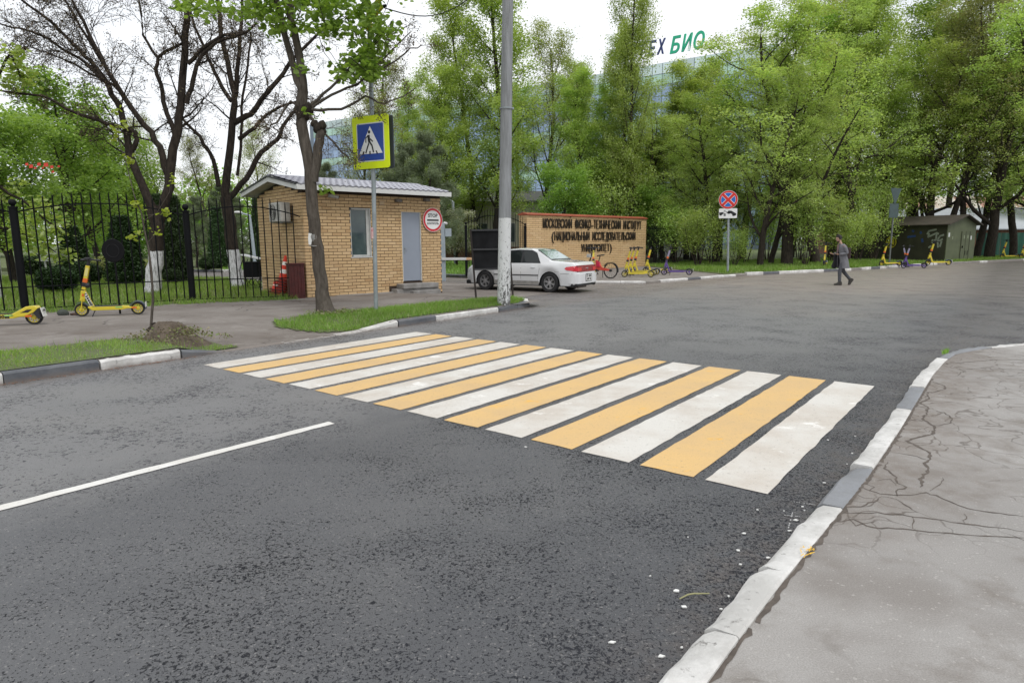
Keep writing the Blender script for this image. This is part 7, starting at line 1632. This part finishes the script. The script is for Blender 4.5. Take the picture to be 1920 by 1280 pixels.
# coat: torso lofted down to the hem, open in front, with sleeves and lapels
ct = MB(); rows = [(1.46, .045, .02, .07, .11), (1.41, .04, .0, .11, .20), (1.32, .05, 0, .145, .215), (1.18, .07, 0, .15, .205), (1.04, .085, 0, .15, .195), (.90, .105, 0, .17, .21), (.74, .125, 0, .185, .225), (.60, .14, 0, .20, .24)]
na = 26; V = []; gap = R_(16)
for off in (0, .018):
    for z, cx, cy, rx, ry in rows:
        g2 = gap*(1.5 if z > 1.2 else (1.0 if z > .95 else 1.9))
        for j in range(na):
            a = math.pi+g2+(2*math.pi-2*g2)*j/(na-1); f_ = 1+.03*math.sin(a*5+z*6)*(1.5-z); V.append((cx+(rx-off)*f_*math.cos(a), cy+(ry-off)*f_*math.sin(a), z))
nr_ = len(rows); H_ = nr_*na; F = [(i*na+j, i*na+j+1, (i+1)*na+j+1, (i+1)*na+j) for i in range(nr_-1) for j in range(na-1)]
F += [(H_+a, H_+d, H_+c, H_+b) for a, b, c, d in list(F)]; F += [((nr_-1)*na+j, (nr_-1)*na+j+1, H_+(nr_-1)*na+j+1, H_+(nr_-1)*na+j) for j in range(na-1)]+[(j, H_+j, H_+j+1, j+1) for j in range(na-1)]
for e_ in (0, na-1): F += [(i*na+e_, (i+1)*na+e_, H_+(i+1)*na+e_, H_+i*na+e_) for i in range(nr_-1)]
ct.add(V, F); ct.build('coat', COAT, pe, True)
for sd_ in ('L', 'R'):
    S_, E_, W_ = (np.array(J[k+sd_]) for k in ('sh', 'el', 'wr')); o = skin_mesh('sleeve', [tuple(S_+np.array([0, 0, .0])), tuple((S_+E_)/2), tuple(E_), tuple((E_+W_)/2), tuple(W_)], [(0, 1), (1, 2), (2, 3), (3, 4)], [.078, .068, .062, .052, .045], COAT, 2); o.parent = pe
for yy in (-1, 1):
    m = MB(); m.prism([(0, 0), (-.02, -.18), (.0, -.30), (.055, -.12), (.05, .02)], (-.075, yy*.045, 1.47), (.35, yy*.9, 0), (-.03, 0, 1), (-.012, 0, 0)); m.build('lapel', COAT, pe, bevel=.004)
m = MB(); m.prism([(-.05, 0), (.05, 0), (.03, -.36), (-.03, -.36)], (-.10, 0, 1.44), (0, 1, 0), (.04, 0, 1), (.02, 0, 0)); m.build('shirt_front', SHIRT, pe)
# trousers over the legs
for sd_ in ('L', 'R'):
    P_ = [np.array(J[k+sd_]) for k in ('hip', 'kn', 'an')]; P_[2] = P_[2]+(np.array([0, 0, .0])); o = skin_mesh('trouser_leg', [tuple(P_[0]), tuple((P_[0]+P_[1])/2), tuple(P_[1]), tuple((P_[1]+P_[2])/2), tuple(P_[2])], [(0, 1), (1, 2), (2, 3), (3, 4)], [.10, .088, .072, .062, .056], TROU, 2); o.parent = pe
# shoes
def shoe(an, ang):
    m = MB(); P = [(-.19, -.085), (-.17, -.04), (-.08, -.01), (-.02, .05), (.05, .05), (.075, -.02), (.075, -.095), (-.19, -.095)]
    m.prism([(x, z) for x, z in P], (0, -.042, 0), (1, 0, 0), (0, 0, 1), (0, .084, 0)); o = m.build('shoe', SHOE, pe, bevel=.02, loc=an); o.rotation_euler = (0, ang, 0); return o
shoe((0.0, -.10, .10), 0); shoe((.475, .10, .185), R_(-58))
# hands with five fingers
def hand(w, d, palm_up, sgn):
    w = np.array(w); d = nrm(np.array(d)); upv = nrm(np.array(palm_up)-d*np.dot(palm_up, d)); sdv = np.cross(d, upv)*sgn
    V = [tuple(w), tuple(w+d*.045), tuple(w+d*.085)]; E = [(0, 1), (1, 2)]; Rr = [(.022, .022), (.036, .017), (.036, .015)]
    o = skin_mesh('hand', V, E, Rr, SKIN, 2); o.parent = pe
    for k, (off, L_) in enumerate(((-.027, .062), (-.009, .072), (.009, .068), (.026, .052))):
        b0 = w+d*.08+sdv*off; P = [b0, b0+d*L_*.5-upv*0+upv*.006, b0+d*L_*.85+upv*.028, b0+d*L_*.95+upv*.048]; f_ = skin_mesh('finger', [tuple(p) for p in P], [(0, 1), (1, 2), (2, 3)], [.010, .0095, .009, .008], SKIN, 1); f_.parent = o
    b0 = w+d*.03-sdv*.03; P = [b0, b0-sdv*.02+d*.02+upv*.01, b0-sdv*.02+d*.05+upv*.025]; f_ = skin_mesh('thumb', [tuple(p) for p in P], [(0, 1), (1, 2)], [.012, .011, .009], SKIN, 1); f_.parent = o
hand(J['wrL'], (-1, .25, .05), (0, 0, 1), 1); hand(J['wrR'], (-1, -.2, .1), (0, 0, 1), -1)
ph_ = MB(); ph_.box((0, 0, 0), (.14, .07, .010)); o = ph_.build('phone', M('black phone', (.01, .01, .012), .2), None, bevel=.003, loc=(pf[0]-.19, pf[1]-.115, 1.125)); o.rotation_euler = (0, R_(-18), 0); tag(o, 'black mobile phone held in the hand of the walking person', 'phone')
bg_ = thing('shoulder_bag', 'black bag hanging below the forearm of the walking person', 'bag', (pf[0]-.09, pf[1]+.14, 0)); BGM = M('black bag cloth', (.013, .013, .015), .8)
m = MB(); m.prism([(-.05, 1.07), (.05, 1.07), (.09, .86), (.10, .66), (.02, .58), (-.10, .60), (-.12, .68), (-.06, .84)], (0, -.03, 0), (1, 0, 0), (0, 0, 1), (0, .07, 0)); m.build('sack', BGM, bg_, bevel=.03)
m = MB(); m.tube([(-.04, 0, 1.05), (-.05, -.02, 1.12), (.0, -.05, 1.15), (.04, -.02, 1.12), (.04, 0, 1.05)], .008, 6); m.build('strap', BGM, bg_)
bp2 = thing('backpack', 'small dark brown backpack worn behind the shoulder of the walking person', 'backpack', (pf[0]+.255, pf[1]+.02, 0)); BPM = M('dark brown pack', (.035, .02, .018), .8)
m = MB(); m.box((.02, 0, 1.12), (.13, .28, .40)); m.build('pack', BPM, bp2, bevel=.04)
m = MB(); m.tube([(-.02, -.17, 1.0), (-.19, -.235, 1.22), (-.22, -.205, 1.40), (-.08, -.14, 1.42)], .012, 6); m.build('strap', BPM, bp2)

# ------------------------------------------------------------------ street litter: paint chips, twig, yellow splash, white scraps
CHIP = M('white paint flake', (.68, .68, .66), .7)
Rc = np.random.default_rng(12); spots = [(1440, 1046), (1424, 1075), (1486, 1003), (1352, 1142), (1268, 1108), (1148, 1204), (1366, 1118), (1508, 957), (1560, 920), (1480, 995), (1505, 950), (1552, 825), (1603, 818), (1470, 958), (1420, 956), (1588, 870), (1492, 975), (1383, 1032), (1388, 1058), (1219, 1080), (1278, 1214), (1240, 1231), (1283, 1137), (1545, 905), (1598, 850), (985, 838), (1290, 1007), (1395, 1000)]
for i, (px, py) in enumerate(spots):
    p = G(px, py, .004); n_ = Rc.integers(4, 7); s_ = Rc.uniform(.006, .017); a0 = Rc.uniform(0, 6); P = [(s_*Rc.uniform(.5, 1.2)*math.cos(a0+6.283*k/n_), s_*Rc.uniform(.3, .9)*math.sin(a0+6.283*k/n_)) for k in range(n_)]
    m = MB(); m.prism(P, (0, 0, 0), (1, 0, 0), (0, 1, 0), (0, 0, .005)); o = m.build('paint_flake', CHIP, None, loc=p); tag(o, 'small white paint flake on the asphalt by the right kerb', 'paint flake', 'white paint flakes scattered along the right kerb')
p = np.array(G(1274, 1122, .01)); q = np.array(G(1330, 1112, .01)); m = MB(); mid = (p+q)/2+np.array([.0, .012, .006]); m.tube([p-p, (mid-p)*.6+np.array([0, .004, .003]), mid-p, q-p], [.003, .004, .004, .003], 6); m.tube([(mid-p), (mid-p)+np.array([.02, -.012, .004])], .002, 5)
o = m.build('twig', M('pale green twig', (.28, .27, .14), .8), None, loc=tuple(p)); tag(o, 'short pale dry twig lying on the dark asphalt', 'twig')
YS_ = M('yellow paint splash', (.75, .45, .03), .6); m = MB(); o0 = np.array(G(1516, 1036, .0975))
for k in range(16):
    a = Rc.uniform(0, 6.28); c = np.array(G(1512+Rc.uniform(-13, 15), 1038+Rc.uniform(-15, 12), .0975))-o0; L_, w_ = Rc.uniform(.006, .028), Rc.uniform(.002, .004); d_ = np.array([math.cos(a*.2+.3), math.sin(a*.2+.3)]); n2 = np.array([-d_[1], d_[0]])
    P = [c[:2]+d_*L_*s0+n2*w_*s1 for s0, s1 in ((-1, 0), (-.3, 1), (.6, .7), (1, 0), (.4, -.8), (-.5, -.6))]; m.add([(x, y, .0004*k) for x, y in P], [tuple(range(6))])
o = m.build('paint_splash', YS_, None, loc=tuple(o0)); tag(o, 'small yellow paint splash on the pavement beside the white kerb', 'paint splash')
CHK = M('white chalk scratch', (.36, .36, .36), .8)
for a_, b__ in (((1488, 940), (1530, 946)), ((1486, 960), (1478, 990)), ((1500, 968), (1470, 965)), ((1640, 738), (1692, 738)), ((1650, 728), (1688, 742))):
    p, q = np.array(G(*a_, .005)), np.array(G(*b__, .005)); m = MB(); d_ = q-p; n2 = nrm(np.array([-d_[1], d_[0], 0]))*.0035
    for k in range(9):
        if Rc.uniform() < .75: t0_, t1_ = k/9, (k+Rc.uniform(.5, 1))/9; m.add([d_*t0_-n2, d_*t1_-n2, d_*t1_+n2, d_*t0_+n2], [(0, 1, 2, 3)])
    o = m.build('chalk_mark', CHK, None, loc=tuple(p)); tag(o, kind='structure')
GR3 = leafmat('grass blades', [(.1, .2, .03)]*2)
grass('grass', [G(1765, 676, 0)[:2], G(1776, 674, 0)[:2], G(1778, 668, 0)[:2], G(1768, 669, 0)[:2]], 9000, .05, .006, .09, GR, 21)
grass('grass', [(pb[0]-.5, pb[1]-.1), (pb[0]-.15, pb[1]-.2), (pb[0]-.1, pb[1]+.3), (pb[0]-.5, pb[1]+.3)], 2500, .16, .014, .13, GR, 22)
# weeds and dead stems over the mound and at the foot of the street tree
WD = leafmat('weed leaves', [(.18, .22, .07), (.20, .17, .11), (.14, .22, .05), (.28, .24, .16), (.12, .09, .06)], .3)
Rw = np.random.default_rng(5); P = []
for _ in range(200): a, r = Rw.uniform(0, 6.28), Rw.uniform(.2, 1.1); x, y = .75*r*math.cos(a)+.1, .5*r*math.sin(a)-.05; P.append((mo[0]+x, mo[1]+y, .15+.22*max(0, 1-r*1.15)))
o = put('weeds', leaves('weeds', P, .035, WD, Rw, 5, .06, .2, 'leaf', .5)); tag(o, kind='stuff')
P = []
for _ in range(160): a, r = Rw.uniform(0, 6.28), Rw.uniform(.1, .5); P.append((c0x+.15+r*1.2*math.cos(a), c0y-.1+r*.7*math.sin(a), .17))
o = put('weeds', leaves('weeds', P, .04, WD, Rw, 4, .05, .2, 'leaf', .6)); tag(o, kind='stuff')
# dirt, brown catkins gathered along the left kerb
CT = M('brown litter crumbs', (.20, .10, .06), .9); m = MB()
for _ in range(1400):
    u_ = Rw.uniform(-4, 4.4); v_ = 9.3-abs(Rw.normal(0, .05)); x, y = uv2xy(u_, v_); s_ = Rw.uniform(.004, .012); a = Rw.uniform(0, 6.28); c_, d_ = math.cos(a)*s_, math.sin(a)*s_
    m.add([(x-c_, y-d_, .006), (x+d_, y-c_, .007), (x+c_, y+d_, .010), (x-d_, y+c_, .008)], [(0, 1, 2, 3)])
o = m.build('litter_crumbs', CT); tag(o, kind='stuff')
